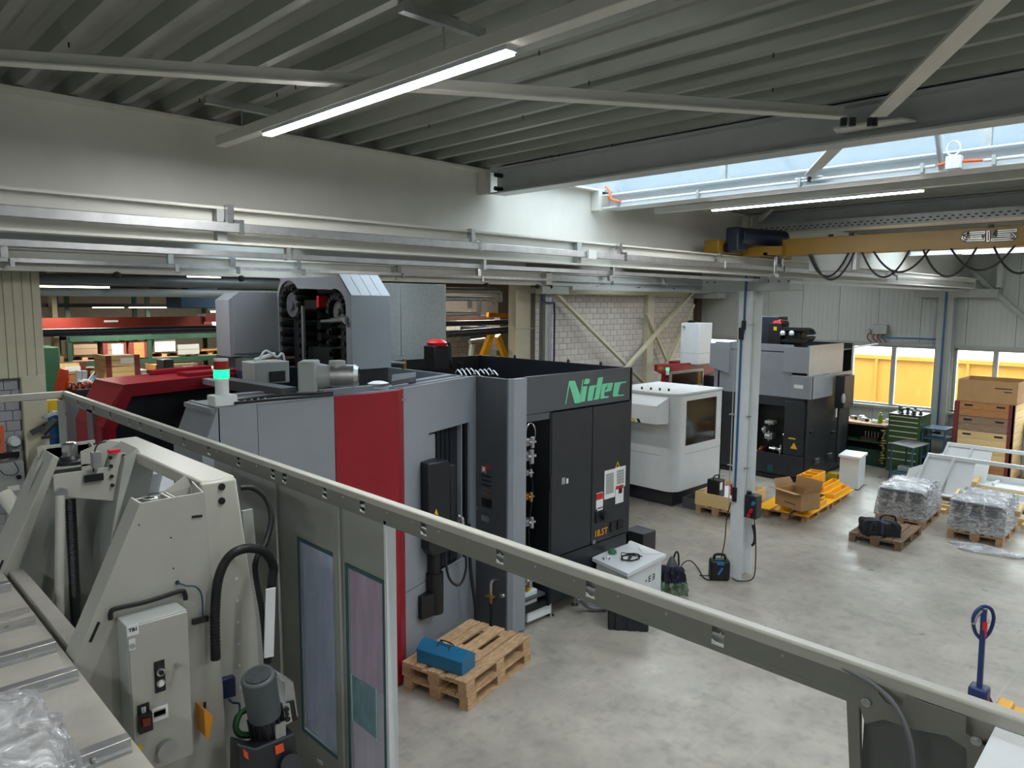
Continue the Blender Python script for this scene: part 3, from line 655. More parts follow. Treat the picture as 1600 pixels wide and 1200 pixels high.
# brand lettering
LG = [('letter', [(822, 611), (829, 611), (866, 410), (920, 600), (975, 598), (1011, 355), (1003, 355), (978, 520), (922, 366), (862, 368)]),
      ('letter_dot', [(1026, 352), (1046, 344), (1074, 347), (1079, 362), (1070, 392), (1050, 402), (1016, 402)]),
      ('letter', [(1006, 426), (1052, 419), (1027, 581), (978, 590)]),
      ('letter', [(1080, 420), (1150, 410), (1146, 428), (1130, 436), (1104, 572), (1054, 578), (1052, 560), (1070, 440)]),
      ('letter', [(1164, 336), (1217, 328), (1174, 556), (1116, 568), (1122, 548), (1128, 545)]),
      ('letter', [(1210, 400), (1262, 392), (1255, 430), (1240, 436), (1226, 520), (1238, 528), (1276, 526), (1272, 542), (1190, 555), (1188, 530), (1203, 420)]),
      ('letter', [(1266, 391), (1316, 386), (1318, 400), (1300, 470), (1236, 486), (1240, 462), (1252, 458), (1262, 436)]),
      ('letter', [(1336, 386), (1460, 373), (1455, 386), (1410, 392), (1392, 410), (1372, 500), (1380, 514), (1434, 508), (1430, 522), (1324, 534), (1316, 516), (1332, 408)])]
for nm, pts in LG:
    MB().prism([P(760 + x / 6.667, 540 + y / 6.667, 1, YF - .006) for x, y in pts], (0, .004, 0)).build(nm, greencrane, mc)
# warning labels on the cabinet side (plane X = 5.72)
def sbox(px0, py0, px1, py1, name, mt, par=mc, x=5.714, th=.004):
    a = P(px0, py0, 0, x); b = P(px1, py1, 0, x); return MB().box(x, x + th, a.y, b.y, b.z, a.z).build(name, mt, par)
ls = sbox(752, 712, 768, 804, 'label_strip', mgreyd, x=5.712)
sbox(752.5, 728, 759, 739, 'no_entry_label', paper, x=5.71); sbox(761, 727, 767, 733, 'red_stripe', redp, x=5.71)
ctr = P(756, 733, 0, 5.706); MB().cyl(ctr, ctr + Vector((-.003, 0, 0)), .04, n=16).build('no_entry_ring', redp, mc); MB().cyl(ctr + Vector((-.003, 0, 0)), ctr + Vector((-.005, 0, 0)), .028, n=16).build('no_entry_hand', paper, mc)
for q in range(3): sbox(752.5, 741 + q * 7, 767, 747 + q * 7, 'pictogram', mblack, x=5.71)
sbox(752.5, 762, 768, 766, 'orange_stripe', orange, x=5.71); sbox(752.5, 771, 768, 775, 'orange_stripe', orange, x=5.71)
sbox(752.5, 777, 768, 795, 'pictogram', mblack, x=5.71)
sbox(752, 804, 764, 817, 'type_plate', alu, x=5.71)
p = P(744, 795, 0, 5.7); MB().cyl(p, p + Vector((.02, 0, 0)), .02, n=10).build('screw', chrome, mc)
p = P(774, 922, 0, 5.7)
m = MB(); m.tube([p + Vector((.02, 0, .12)), p + Vector((-.06, 0, .12)), p + Vector((-.07, 0, .04)), p + Vector((-.07, 0, -.05))], .02); m.build('drain_tap', chrome, mc)
m = MB(); m.cyl(p + Vector((-.07, 0, -.05)), p + Vector((-.07, 0, -.14)), .022); m.box(p.x - .12, p.x - .05, p.y - .05, p.y + .05, p.z - .06, p.z - .04); m.build('drain_valve', brass, mc)
MB().tube([p + Vector((-.07, 0, -.14)), p + Vector((-.08, -.01, -.4)), p + Vector((-.05, .05, -.65))], .014).build('hose', rubber, mc)
p = P(786, 930, 0, 5.7); MB().cyl(p, p + Vector((-.03, 0, 0)), .03, n=12).build('plug', chrome, mc)
# pneumatic fittings in the open bay
for px, py, s in ((826, 690, .07), (824, 712, .09), (824, 738, .05), (824, 775, .06), (825, 815, .07), (822, 905, .09)):
    c = P(px, py, 1, YF + .12); m = MB(); m.box(c.x - s, c.x + s * .6, c.y - .04, c.y + .05, c.z - s * .6, c.z + s * .5); m.cyl(c + Vector((s * .2, -.05, -s)), c + Vector((s * .2, -.05, s * .9)), s * .35, n=10); m.cyl(c + Vector((-s * .5, -.05, -.0)), c + Vector((s * .9, -.06, 0)), s * .22, n=8)
    m.build('pneumatic_valve', alu if py != 775 else brass, mc, bevel=.004)
m = MB(); c = P(829, 678, 1, YF + .08); m.tube([c + Vector((.08 * math.cos(t), 0, .13 * math.sin(t))) for t in [x * .6 for x in range(-2, 9)]], .008); m.build('air_hose_loop', chrome, mc)
m = MB(); m.tube([P(822, 690, 1, YF + .2), P(832, 760, 1, YF + .2), P(826, 830, 1, YF + .2), P(830, 900, 1, YF + .2)], .012); m.build('hose', rubber, mc)
c = P(833, 955, 1, YF + .15); m = MB(); m.box(c.x - .2, c.x + .22, c.y - .1, c.y + .25, c.z - .06, c.z + .12); m.box(c.x - .2, c.x + .02, c.y - .05, c.y + .15, c.z + .13, c.z + .3); m.build('oil_reservoir', white, mc, bevel=.01)
m = MB(); m.cyl(c + Vector((-.1, 0, .3)), c + Vector((-.1, 0, .36)), .04); m.build('filler_cap', hazard_y, mc)
MB().box(6.02, 6.42, YF + .05, YF + .5, .33, .36).build('shelf', mgreyd, mc)
for px, py in ((898, 953), (913, 946), (1000, 905), (860, 970)):
    c = P(px, py, 1, YF + .08); m = MB(); m.cyl((c.x, c.y, 0), (c.x, c.y, .02), .05, n=10); m.cyl((c.x, c.y, .02), (c.x, c.y, .22), .016, n=8); m.build('levelling_foot', chrome, mc)
MB().box(2.5, 5.6, 6.7, 8.7, .05, .3).build('machine_base', mblack, mc)
# inside of the enclosure
MB().box(5.71, 5.75, 6.47, 8.9, .3, ZT - .02).build('partition', mgreyl, mc)
MB().box(2.4, 8.0, 8.88, 8.92, .3, ZT).build('back_wall', mblack, mc)
MB().box(2.6, 7.96, 6.6, 8.85, 2.0, 2.05).build('inner_tray', mblack, mc)
for x in (6.3, 6.9, 7.5): MB().box(x, x + .04, 8.8, 8.88, 2.05, 2.95).build('rib', mdark, mc)
for x, y in ((7.99, 7.0), (7.99, 6.4), (7.99, 8.1)): MB().lathe([(.02, 0), (.02, .03), (.008, .05)], (x, y, ZT), 8).build('lifting_screw', mdark, mc)
# left flared side
m = MB(); pr = [(2.42, ZT), (2.28, 2.7), (2.28, .05), (2.32, .05), (2.32, 2.69), (2.46, ZT)]
m.prism([(x, YF + .035, z) for x, z in pr], (0, .585, 0)); m.build('flared_side', mgrey, mc, smooth=False)
MB().prism([(2.42, YF, ZT - .002), (2.28, YF, 2.7), (2.28, YF, .05), (2.43, YF, .05), (2.43, YF, ZT - .002)], (0, .03, 0)).build('flared_front', mgreyl, mc, smooth=False)
MB().box(2.38, 3.6, YF + .04, 6.5, ZT - .05, ZT - .01).build('roof_plate', mgreyl, mc)
quad((2.36, 6.5), (2.36, 7.9), .1, 2.9).build('side_panel', mdark, mc) if 0 else None
# roof rails and channels over the left half
for (xa, ya, xb_, yb_, wd) in ((2.7, 6.75, 3.45, 6.75, .1), (3.3, 6.55, 3.3, 8.6, .09), (2.9, 6.5, 4.3, 6.5, .08), (4.35, 6.2, 5.6, 6.62, .08), (4.9, 6.6, 5.65, 6.85, .1), (3.6, 6.05, 4.3, 6.05, .06)):
    MB().bar((xa, ya, ZT - .04), (xb_, yb_, ZT - .04), wd, .06).build('roof_rail', mgreyl, mc)
MB().box(3.5, 4.35, 5.95, 6.6, 2.93, 2.95).build('roof_plate', mgrey, mc)
MB().box(4.5, 5.68, 6.75, 7.2, 2.9, 2.93).build('roof_plate', mgreyl, mc)
MB().box(3.05, 3.35, 6.6, 8.8, 3.08, 3.2).build('beam_cover', mgrey, mc) if 0 else None
p = P(352, 563, 2, 3.2)
MB().bar(P(345, 562, 2, 3.14), P(430, 578, 2, 3.12), .12, .14).build('beam_cover', mgreyd, mc)
MB().bar(P(352, 598, 2, 3.05), P(452, 614, 2, 3.05), .16, .1).build('beam_cover', mgreyd, mc)
MB().box(3.72, 4.45, 8.3, 8.85, 2.4, 3.1).build('inner_cover', mat('machine_navy', '#2a2f42', .5), mc)
# red light box (chip box) rear
bx = P(683, 574, 2, ZT); m = MB(); m.prism([(bx.x - .13, bx.y - .1, 3.02), (bx.x + .13, bx.y - .1, 3.02), (bx.x + .13, bx.y + .12, 3.02), (bx.x - .13, bx.y + .12, 3.02)], (0, 0, .32)); rb = m.build('servo_motor', black, mc, bevel=.01)
m = MB(); m.lathe([(.13, 0), (.14, .04), (.08, .08), (.02, .085)], (bx.x, bx.y, 3.34), 16); m.build('motor_cap', redp, rb)
m = MB(); m.tube([(bx.x + .15, bx.y, 3.38), (bx.x + .22, bx.y, 3.32), (bx.x + .2, bx.y - .04, 3.1), (bx.x + .26, bx.y, 3.03)], .018); m.build('motor_cable', rubber, rb)
m = MB()
for k in range(9):
    a = P(712 + k * 7, 583 + random.uniform(-3, 2), 2, 3.06); b = P(722 + k * 7, 586 + random.uniform(-4, 2), 2, 3.07); m.tube([a, (a + b) / 2 + Vector((0, .02, .05)), b], .008, n=5)
m.build('cable_bundle', white, mc)
m = MB(); m.tube([P(556, 577, 2, 3.1), P(580, 574, 2, 3.12), P(602, 567, 2, 3.15), P(632, 568, 2, 3.12)], .022); m.build('hydraulic_hose', hosem, mc)
m = MB()
for px in (557, 632): q = P(px, 580, 2, 3.0); m.cyl(q, q + Vector((0, 0, .16)), .028)
m.build('hose_fitting', brass, mc)
m = MB(); q = P(591, 604, 2, 2.97); m.lathe([(.04, 0), (.1, .01), (.12, .04), (.06, .06)], q, 10); m.build('cloth', paper, mc)
MB().prism([P(612, 603, 2, 3.06), P(650, 596, 2, 3.06), P(650, 588, 2, 3.06), P(613, 592, 2, 3.06)], (0, 0, .05)).build('terminal_box', mgreyd, mc)
m = MB()
for k in range(14):
    a = P(372 + k * 10.5, 628 - k * 1.2, 2, 3.06); m.lathe([(.012, 0), (.01, .012)], a, 6)
m.build('rivet', chrome, mc, kind='stuff')
m = MB(); m.tube([P(364, 627, 2, 3.07), P(400, 622, 2, 3.07), P(450, 617, 2, 3.08), P(520, 614, 2, 3.07)], .014); m.tube([P(366, 630, 2, 3.07), P(410, 626, 2, 3.08), P(520, 617, 2, 3.07)], .012); m.build('cable_run', rubber, mc)
# stack light
q = P(352, 634, 2, 3.05); sl = thing('stack_light', 'signal tower with lit green and dark red lens on white base', 'stack light', q)
MB().box(q.x - .1, q.x + .09, q.y - .04, q.y + .12, 3.05, 3.14).build('base_box', white, sl, bevel=.008)
c = Vector((q.x - .005, q.y + .04, 3.14)); MB().cyl(c, c + Vector((0, 0, .14)), .055, n=16).build('pole', white, sl)
MB().cyl(c + Vector((0, 0, .14)), c + Vector((0, 0, .21)), .062, n=16).build('green_lens', led_green, sl)
MB().cyl(c + Vector((0, 0, .21)), c + Vector((0, 0, .28)), .06, n=16).build('red_lens', led_red, sl)
MB().cyl(c + Vector((0, 0, .28)), c + Vector((0, 0, .3)), .058, n=16).build('cap', white, sl)
# gearmotor on the roof
q = P(478, 612, 2, 3.05); gm = thing('gearmotor', 'silver-grey gearmotor with fan grille lying on the machine roof', 'motor', q)
ax = Vector((.72, -.69, 0)).normalized() * -1
b0 = q + Vector((0, 0, .15)); e = P(505, 600, 1, q.y - .1)
fw = (e - b0); fw.z = 0; fw.normalize()
o_ = b0
MB().bar(o_ - fw * .05, o_ + fw * .12, .3, .3).build('gear_case', steelgrey, gm, bevel=.02)
MB().cyl(o_ + fw * .1, o_ + fw * .26, .13, .1, n=18).build('flange', steelgrey, gm)
mo = MB().cyl(o_ + fw * .24, o_ + fw * .46, .11, n=20).build('motor_body', alu, gm)
MB().cyl(o_ + fw * .46, o_ + fw * .5, .115, .09, n=20).build('fan_grille', zinc, mo)
m = MB()
for k in range(6):
    t = k * math.pi / 6; sd = fw.cross(_Z); v = sd * math.cos(t) + _Z * math.sin(t); m.bar(o_ + fw * .505 - v * .08, o_ + fw * .505 + v * .08, .006, .008)
m.build('grille_ribs', mblack, mo)
MB().box((o_ + fw * .3).x - .06, (o_ + fw * .3).x + .06, (o_ + fw * .3).y - .06, (o_ + fw * .3).y + .06, 3.28, 3.35).build('terminal_box', steelgrey, gm, bevel=.008)
g2 = P(420, 598, 2, 3.05); MB().box(g2.x - .2, g2.x + .18, g2.y - .12, g2.y + .2, 3.05, 3.28).build('bearing_housing', steelgrey, gm, bevel=.01)
MB().box(g2.x - .05, g2.x + .12, g2.y - .14, g2.y - .12, 3.07, 3.18).build('housing_window', mblack, gm)
m = MB(); m.tube([g2 + Vector((-.1, 0, .25)), g2 + Vector((-.02, 0, .34)), g2 + Vector((.1, 0, .27)), g2 + Vector((.17, 0, .3)), g2 + Vector((.2, 0, .1))], .012); m.tube([g2 + Vector((-.15, 0, .25)), g2 + Vector((.1, 0.05, .3))], .02); m.build('cable', white, gm)
# tool magazine
tm = thing('tool_magazine', 'tall grey chain tool magazine rising behind the machine roof', 'tool magazine', (4.9, 8, 2.2))
XM, YA, YB = 4.5, 7.2, 8.95
ol = [(YA, 2.2), (YA, 3.98), (YA + .22, 4.2), (YB - .13, 4.2), (YB + .02, 3.95), (YB + .02, 3.2), (YB - .06, 3.15)]
def yz(px, py): q = P(px, py, 0, XM); return (q.y, q.z)
arc2 = lambda pl, pr, pt, n=9: None
r2a = yz(541, 520)[0]; r2b = yz(507, 520)[0]; r1a = yz(469, 500)[0]; r1b = yz(436, 500)[0]
t2 = yz(523, 451)[1]; t1 = yz(454, 438)[1]; zm_ = yz(487, 455)[1]
def arc(y0, y1, zt_, n=10):
    c = (y0 + y1) / 2; r = abs(y1 - y0) / 2; return [(c - r * math.cos(math.pi * k / n) * (1 if y1 > y0 else -1), zt_ - r * .9 + r * .9 * math.sin(math.pi * k / n)) for k in range(n + 1)]
inner = [(r2a, 2.2)] + arc(r2a, r2b, t2) + [(r2b - .0, zm_ + .0)] if 0 else [(r2a, 2.2)] + [p for p in arc(r2a, r2b, t2) if p[0] < (r2a + r2b) / 2 or p[1] > zm_] + [p for p in arc(r1a, r1b, t1) if p[0] > (r1a + r1b) / 2 or p[1] > zm_] + [(r1b, 2.2)]
poly = [(YA, 2.2), (YA, 3.98), (YA + .22, 4.2), (YB - .13, 4.2), (YB + .02, 3.95), (YB + .02, 2.2)] + inner[::-1]
MB().prism([(XM, y, z) for y, z in poly], (.04, 0, 0)).build('chain_frame_plate', mgrey, tm, smooth=False)
MB().box(XM, 5.03, YA - .02, YA, 3.14, 3.98).build('front_cover', mgreyl, tm, bevel=.003)
for k in range(4):
    xa = XM + k * .133
    MB().prism([(xa + .003, YA - .02, 3.982), (xa + .13, YA - .02, 3.982), (xa + .13, YA + .22, 4.215), (xa + .003, YA + .22, 4.215)], (0, .01, .01)).build('sloping_cover', mgreyl, tm)
MB().box(XM + .04, 5.03, YA + .22, YB, 4.19, 4.2).build('top_cover', mgreyl, tm)
MB().box(5.0, 5.03, YA + .24, YB, 2.2, 4.19).build('back_plate', mblack, tm)
MB().box(XM + .04, 5.0, YA, YA + .02, 2.2, 3.14).build('front_lower', mblack, tm)
MB().box(4.95, 5.0, 7.75, 8.3, 2.9, 3.9).build('rear_panel', mgreyl, tm)
def chain(y0, y1, zt_, nm):
    c = (y0 + y1) / 2; r = abs(y1 - y0) / 2 - .07; zc = zt_ - r - .09; pots = []
    for k in range(9): t = math.pi * k / 8; pots.append((c + r * math.cos(t), zc + r * math.sin(t), math.cos(t), math.sin(t)))
    z = zc - .12
    while z > 2.3: pots += [(c + r, z, 1, 0), (c - r, z, -1, 0)]; z -= .125
    m = MB()
    for y, z, a, b in pots:
        m.cyl((XM + .03, y, z), (XM + .3, y, z), .044, .05, n=10); m.cyl((XM + .0, y, z), (XM + .03, y, z), .03, n=10); m.box(XM + .1, XM + .2, y - .03, y + .03, z - .045, z + .045)
    m.build('tool_pots', black, tm, kind='stuff')
    m = MB(); m.cyl((XM + .05, c, zc), (XM + .12, c, zc), r * .72, n=20); m.cyl((XM + .02, c, zc), (XM + .2, c, zc), r * .3, n=14); m.build('sprocket', mat('sprocket_steel', '#85888c', .3, .7) if 'sprocket_steel' not in MATS else MATS['sprocket_steel'], tm)
    MB().box(XM + .12, XM + .3, c - r * .5, c + r * .5, 2.2, zc - .12).build('chain_guide', mblack, tm)
    return c, r, zc
chain(r2a, r2b, t2, 0); c1, r1, z1 = chain(r1a, r1b + .02, t1, 1)
c3 = (r2b + r1a) / 2
m = MB(); z = 3.75
while z > 2.3: m.cyl((XM + .2, r1a - .1, z), (XM + .42, r1a - .1, z), .055, n=10); z -= .14
m.build('tool_pots', black, tm, kind='stuff')
a = P(475, 478, 0, XM + .03); MB().box(XM - .0, XM + .03, a.y - .02, a.y + .02, 2.2, a.z).build('guide_strip', alu, tm)
a = P(541, 570, 0, XM - .01); MB().box(XM - .02, XM, YA + .05, YA + .07, 2.4, 3.12).build('guide_strip', alu, tm)
a = P(503, 502, 0, XM - .02); b = P(541, 500, 0, XM - .02)
m = MB(); m.cyl(a, a * .55 + b * .45, .022, n=12); m.cyl(a * .55 + b * .45, a * .08 + b * .92, .034, n=12); m.cyl(a * .08 + b * .92, b, .05, n=14); m.build('test_mandrel', chrome, tm)
a = P(497, 474, 0, XM + .1); MB().box(XM + .08, XM + .2, a.y - .0, a.y + .3, a.z - .07, a.z + .04).build('proximity_head', black, tm); MB().box(XM + .08, XM + .2, a.y - .05, a.y, a.z - .05, a.z + .09).build('red_cap', redp, tm)
MB().box(XM + .1, XM + .3, r2b - .02, r1a, 3.05, 3.35).build('cross_beam', mblack, tm)
# body of the magazine behind
YC = 8.93
a = P(357, 470, 1, YC); b = P(357, 558, 1, YC); c = P(448, 458, 1, YC)
m = MB(); m.prism([(a.x, YC, b.z), (5.2, YC, b.z), (5.2, YC, 4.02), (a.x + .14, YC, 4.02), (a.x, YC, 3.92)], (0, .4, 0)); m.build('cover_left', mgreyl, tm, smooth=False)
m = MB(); m.box(a.x + .05, 5.1, YC - .012, YC, b.z + .04, 3.97); m.build('cover_panel', mgreyl, tm)
for xa, xb_, mt in ((5.04, 6.42, alu_panel), (6.43, 7.28, alu_panel)):
    MB().box(xa, xb_, YC - .02, YC + .5, 3.12, 4.18).build('cover_box', mt, tm, bevel=.003)
MB().box(5.05, 7.28, YC - .03, YC - .02, 3.03, 3.115).build('cover_skirt', alu_panel, tm)
# operator pendant
mpend = mat('pendant_black', '#14161a', .42)
pn = thing('operator_pendant', 'black operator pendant hanging in front of the angled door', 'control pendant', (4.9, 5.98, .6))
def yP(px, py, y): return P(px, py, 1, y)
yy = 5.95
a = yP(669, 725, yy); b = yP(704, 740, yy)
zt_, zb_ = a.z, yP(669, 872, yy).z
m = MB(); m.prism([(a.x, yy, zt_), (a.x, yy, zb_ + .08), (a.x + .06, yy, zb_), (b.x - .02, yy, zb_ - .0), (b.x, yy, zb_ + .03), (b.x, yy, zt_ - .05), (b.x - .03, yy, zt_)], (0, .2, 0)); m.build('console_body', mpend, pn, bevel=.012)
MB().box(b.x - .0, b.x + .07, yy + .0, yy + .18, zb_ + .02, zt_ - .06).build('console_face', black, pn, bevel=.01)
m = MB(); m.tube([(b.x + .09, yy - .02, zt_ - .62), (b.x + .12, yy - .05, zt_ - .68), (b.x + .12, yy - .05, zt_ - .9)], .022); m.build('grab_handle', chrome, pn)
q = yP(727, 868, yy); MB().cyl((b.x + .06, yy + .02, zb_ + .12), (b.x + .14, yy, zb_ + .12), .05, n=14).build('hand_wheel', mdark, pn)
MB().prism([yP(679, 803, yy - .004), yP(685, 805, yy - .004), yP(682, 795, yy - .004)], (0, .003, 0)).build('warning_triangle', hazard_y, pn)
m = MB(); m.cyl((a.x + .17, yy + .12, zb_ + .02), (a.x + .17, yy + .12, .98), .075, n=16); m.cyl((a.x + .17, yy + .12, 1.0), (a.x + .17, yy + .12, .55), .095, n=18); m.build('stand_tube', black, pn)
MB().box(a.x - .06, a.x + .2, yy + .05, yy + .3, .55, .8).build('stand_arm', black, pn)
m = MB(); m.tube([(a.x + .25, yy + .05, zb_ + .02), (a.x + .27, yy, .95), (a.x + .42, yy, .82), (a.x + .52, yy, 1.0), (a.x + .5, yy + .03, zb_ + .1)], .014); m.build('pendant_cable', rubber, pn)
m = MB(); m.tube([(5.35, 6.15, 1.4), (5.36, 6.14, .9), (5.4, 6.1, .45), (5.44, 6.1, .2), (5.6, 5.95, .02)], .02); m = m.build('cable', rubber, pn)
# red gantry hood behind
hd = thing('red_hood', 'dark red sloping hood of the machine with black open front', 'machine hood', (3, 8.3, 0))
r17 = math.radians(17); H0 = Vector((2.35, 8.03, 0)); hx = Vector((math.cos(r17), math.sin(r17), 0)); hy = Vector((-.06, 1, 0)).normalized()
def hp(s, z, off=0.): p = H0 + hx * s + hy * off; return (p.x, p.y, z)
outer = [(0, 3.05), (-.13, 2.87), (-.23, 2.66), (-.23, .05)]
inn = [(.12, .05), (-.1, 2.64) if 0 else (-.06, 2.64), (.1, 2.93), (1.42, 2.93)]
m = MB(); m.prism([hp(1.42, 3.05)] + [hp(*q) for q in outer] + [hp(-.1, .05), hp(-.1, 2.62), hp(.09, 2.93), hp(1.42, 2.93)], hy * .05); m.build('front_frame', mred, hd, smooth=False)
for (p_, q_) in (((0, 3.05), (1.42, 3.05)), ((0, 3.05), (-.23, 2.66)), ((-.23, 2.66), (-.23, .05))):
    m = MB(); a, b = Vector(hp(*p_)), Vector(hp(*q_)); nrm = (b - a).cross(hy).normalized() * .012
    m.prism([a, b, b + hy * .8, a + hy * .8], nrm); m.build('hood_plate', mred, hd, smooth=False)
m = MB(); m.prism([hp(.62, 3.07, .62), hp(1.42, 3.07, .62), hp(1.42, 3.07, .8), hp(.62, 3.07, .8)], (0, 0, .04)); m.build('roof_lip', mred, hd)
m = MB(); m.prism([hp(.8, 3.055, .1), hp(1.5, 3.055, .05), hp(1.5, 3.055, .3), hp(.8, 3.055, .35)], (0, 0, .05)); m.build('roof_lip', mred, hd)
m = MB(); m.prism([hp(-.1, .05, .1), hp(1.42, .05, .1), hp(1.42, 2.93, .1), hp(.1, 2.93, .1), hp(-.1, 2.6, .1)], hy * .05); m.build('dark_inside', mblack, hd)
# ================================================================== FOREGROUND GUARD FRAME
gf = thing('guard_railing', 'long grey guard rail crossing the picture with notched front face and corner post', 'guard frame', (2.1, 4, 0))
YE = 9.35
MB().box(2.1, 2.147, -.6, YE, 2.878, 2.9).build('rail_top', railgrey, gf, bevel=.008, seg=3)
MB().box(2.14, 2.147, -.6, YE, 2.79, 2.882).build('rail_back', railgrey, gf)
MB().box(2.1, 2.108, -.6, YE, 2.862, 2.885).build('rail_lip', railgrey, gf)
notch = [P(px, 612 + (px - 90) * .343 + 14, 0, 2.1).y for px in (100, 123, 147, 173, 203, 220, 252, 288, 327, 373, 427, 445, 508, 567, 663, 783, 925, 1125)]
ed = [YE] + notch + [.86]
face = railgrey
prev = YE
for y in notch + [P(1369, 1080, 0, 2.1).y]:
    MB().prism([(2.1, prev - .016, 2.80), (2.1, prev - .016, 2.855), (2.1, prev - .03, 2.862), (2.1, y + .03, 2.862), (2.1, y + .028, 2.815), (2.1, y + .02, 2.80)], (.004, 0, 0)).build('face_segment', railshaded, gf, smooth=False)
    if y > .9:
        m = MB(); m.cyl((2.112, y - .014, 2.832), (2.112, y + .03, 2.832), .011, n=8); m.build('roller', alu, gf)
        MB().prism([(2.098, y - .016, 2.80), (2.098, y + .028, 2.80), (2.098, y + .028, 2.816), (2.098, y + .01, 2.806), (2.098, y - .012, 2.808)], (.004, 0, 0)).build('notch_lip', white, gf)
    prev = y
MB().box(2.1, 2.104, .7, YE, 2.778, 2.7995).build('face_strip', railshaded, gf)
m = MB()
for k in range(40):
    y = .95 + k * .21; m.cyl((2.099, y, 2.845), (2.096, y, 2.845), .004, n=6)
m.build('rivet', steelgrey, gf, kind='stuff')
MB().box(-6, 2.147, YE - .045, YE, 2.82, 2.9).build('rail_top', railgrey, gf, bevel=.008)
m = MB(); m.prism([(2.05, YE - .02, 0), (2.05, YE - .02, 2.8), (2.08, YE - .18, 2.8), (2.08, YE - .18, 0)], (.012, 0, 0)); m.build('corner_post', panelgrey, gf, smooth=False)
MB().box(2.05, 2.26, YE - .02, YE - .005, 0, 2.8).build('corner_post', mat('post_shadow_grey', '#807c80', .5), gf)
MB().box(2.08, 2.1, YE - .2, YE, 2.68, 2.8).build('corner_plate', panelgrey, gf)
MB().cyl((2.075, YE - .1, 2.74), (2.09, YE - .1, 2.74), .06, n=16).build('cut_out', mblack, gf)
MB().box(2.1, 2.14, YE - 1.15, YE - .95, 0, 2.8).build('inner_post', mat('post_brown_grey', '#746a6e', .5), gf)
# guard panels with film covered windows, hanging below the rail
gp_ = thing('guard_screen', 'grey guard panels with blue and pink filmed windows below the rail', 'guard panel', (2.14, 3.6, 0))
def ypx(px, py=900, x=2.13): return P(px, py, 0, x).y
ya, yb, yc_, yd, ye = ypx(610, 1000), ypx(530, 900), ypx(440, 900), ypx(372, 860), ypx(605, 900)
ye = 3.085
def framed(y0, y1, w0, w1, z0, z1, pane, nm='panel_frame'):
    m = MB(); x0, x1 = 2.125, 2.145
    m.box(x0, x1, y0, w0, .05, 2.8); m.box(x0, x1, w1, y1, .05, 2.8); m.box(x0, x1, w0, w1, z1, 2.8); m.box(x0, x1, w0, w1, .05, z0); fr_ = m.build(nm, panelgrey, gp_)
    m = MB(); s = .02
    for a, b, c, d in ((w0 - s, w1 + s, z1, z1 + s), (w0 - s, w1 + s, z0 - s, z0), (w0 - s, w0, z0, z1), (w1, w1 + s, z0, z1)): m.box(x0 - .008, x0, a, b, c, d)
    m.build('window_gasket', mat('gasket_teal', '#3f6268', .6), fr_)
    MB().box(2.134, 2.138, w0, w1, z0, z1).build('window_pane', pane, fr_); return fr_
pinkglass = glassy('pinkish_film_pane', (.85, .85, .9), .06, .5, (.58, .56, .66))
fa = framed(ye, 3.55, 3.13, 3.475, .9, 2.44, pinkglass); fb_ = framed(3.56, 4.3, 3.62, 4.02, 1.24, 2.46, filmglass)
MB().box(2.12, 2.15, 4.3, 4.95, .05, 2.8).build('blank_panel', panelgrey, gp_)
MB().box(2.118, 2.15, 4.95, 5.25, .05, 2.79).build('blank_panel', panelgrey, gp_)
MB().box(2.105, 2.125, 3.53, 3.6, .05, 2.8).build('panel_post', panelgrey, gp_, bevel=.004); MB().box(2.105, 2.125, 4.28, 4.36, .05, 2.8).build('panel_post', panelgrey, gp_, bevel=.004)
MB().box(2.1, 2.16, 3.06, 3.085, .05, 2.8).build('end_post', white, gp_, bevel=.003)
q0 = P(550, 1050, 0, 2.13); q1 = P(588, 1160, 0, 2.13)
MB().prism([(2.13, q0.y, P(551, 1055, 0, 2.13).z), (2.13, q1.y, P(588, 1078, 0, 2.13).z), (2.13, q1.y, P(588, 1155, 0, 2.13).z), (2.13, q0.y, P(551, 1125, 0, 2.13).z)], (.003, 0, 0)).build('green_film_patch', greenfilm, fa)
for (u, v_) in (((549, 1052), (551, 1126)), ((588, 1077), (589, 1158))):
    a = P(*u, 0, 2.125); b = P(*v_, 0, 2.125); MB().bar(a, b, .008, .004, up=(1, 0, 0)).build('tape_strip', mat('mint_tape', '#a9d9c9', .6) if 'mint_tape' not in MATS else MATS['mint_tape'], fa)
a = P(500, 1190, 0, 2.12); MB().box(2.115, 2.125, a.y - .03, a.y + .03, a.z - .01, a.z + .01).build('pull_slot', white, gp_)
# right hand end of the rail
nr = thing('guard_bracket', 'grey plate bracket with bolts and a cable at the lower right end of the rail', 'bracket', (2.1, .6, 2.2))
def pl(pts, th=.006, x=2.098): return [P(px, py, 0, x) for px, py in pts]
MB().prism(pl([(1322, 1085), (1327, 1200), (1322, 1330), (1345, 1330), (1342, 1092)]), (.02, 0, 0)).build('post_flange', railshaded, nr)
MB().prism(pl([(1330, 1062), (1369, 1070), (1372, 1085), (1382, 1098), (1395, 1104), (1405, 1110), (1415, 1087), (1509, 1120), (1508, 1147), (1560, 1180), (1640, 1240), (1640, 1400), (1520, 1400), (1510, 1170), (1480, 1150), (1430, 1140), (1380, 1124), (1352, 1131), (1343, 1104), (1328, 1090)]), (.006, 0, 0)).build('bracket_plate', railshaded, nr, smooth=False)
MB().box(2.15, 2.2, -.2, .72, 1.6, 2.79).build('post_back', mat('deep_grey', '#5f6360', .5), nr)
for px, py in ((1354, 1097), (1526, 1157)):
    c = P(px, py, 0, 2.095); MB().cyl(c, c + Vector((-.006, 0, 0)), .013, n=18).build('bolt_washer', chrome, nr); MB().cyl(c + Vector((-.006, 0, 0)), c + Vector((-.01, 0, 0)), .008, n=6).build('bolt_head', zinc, nr)
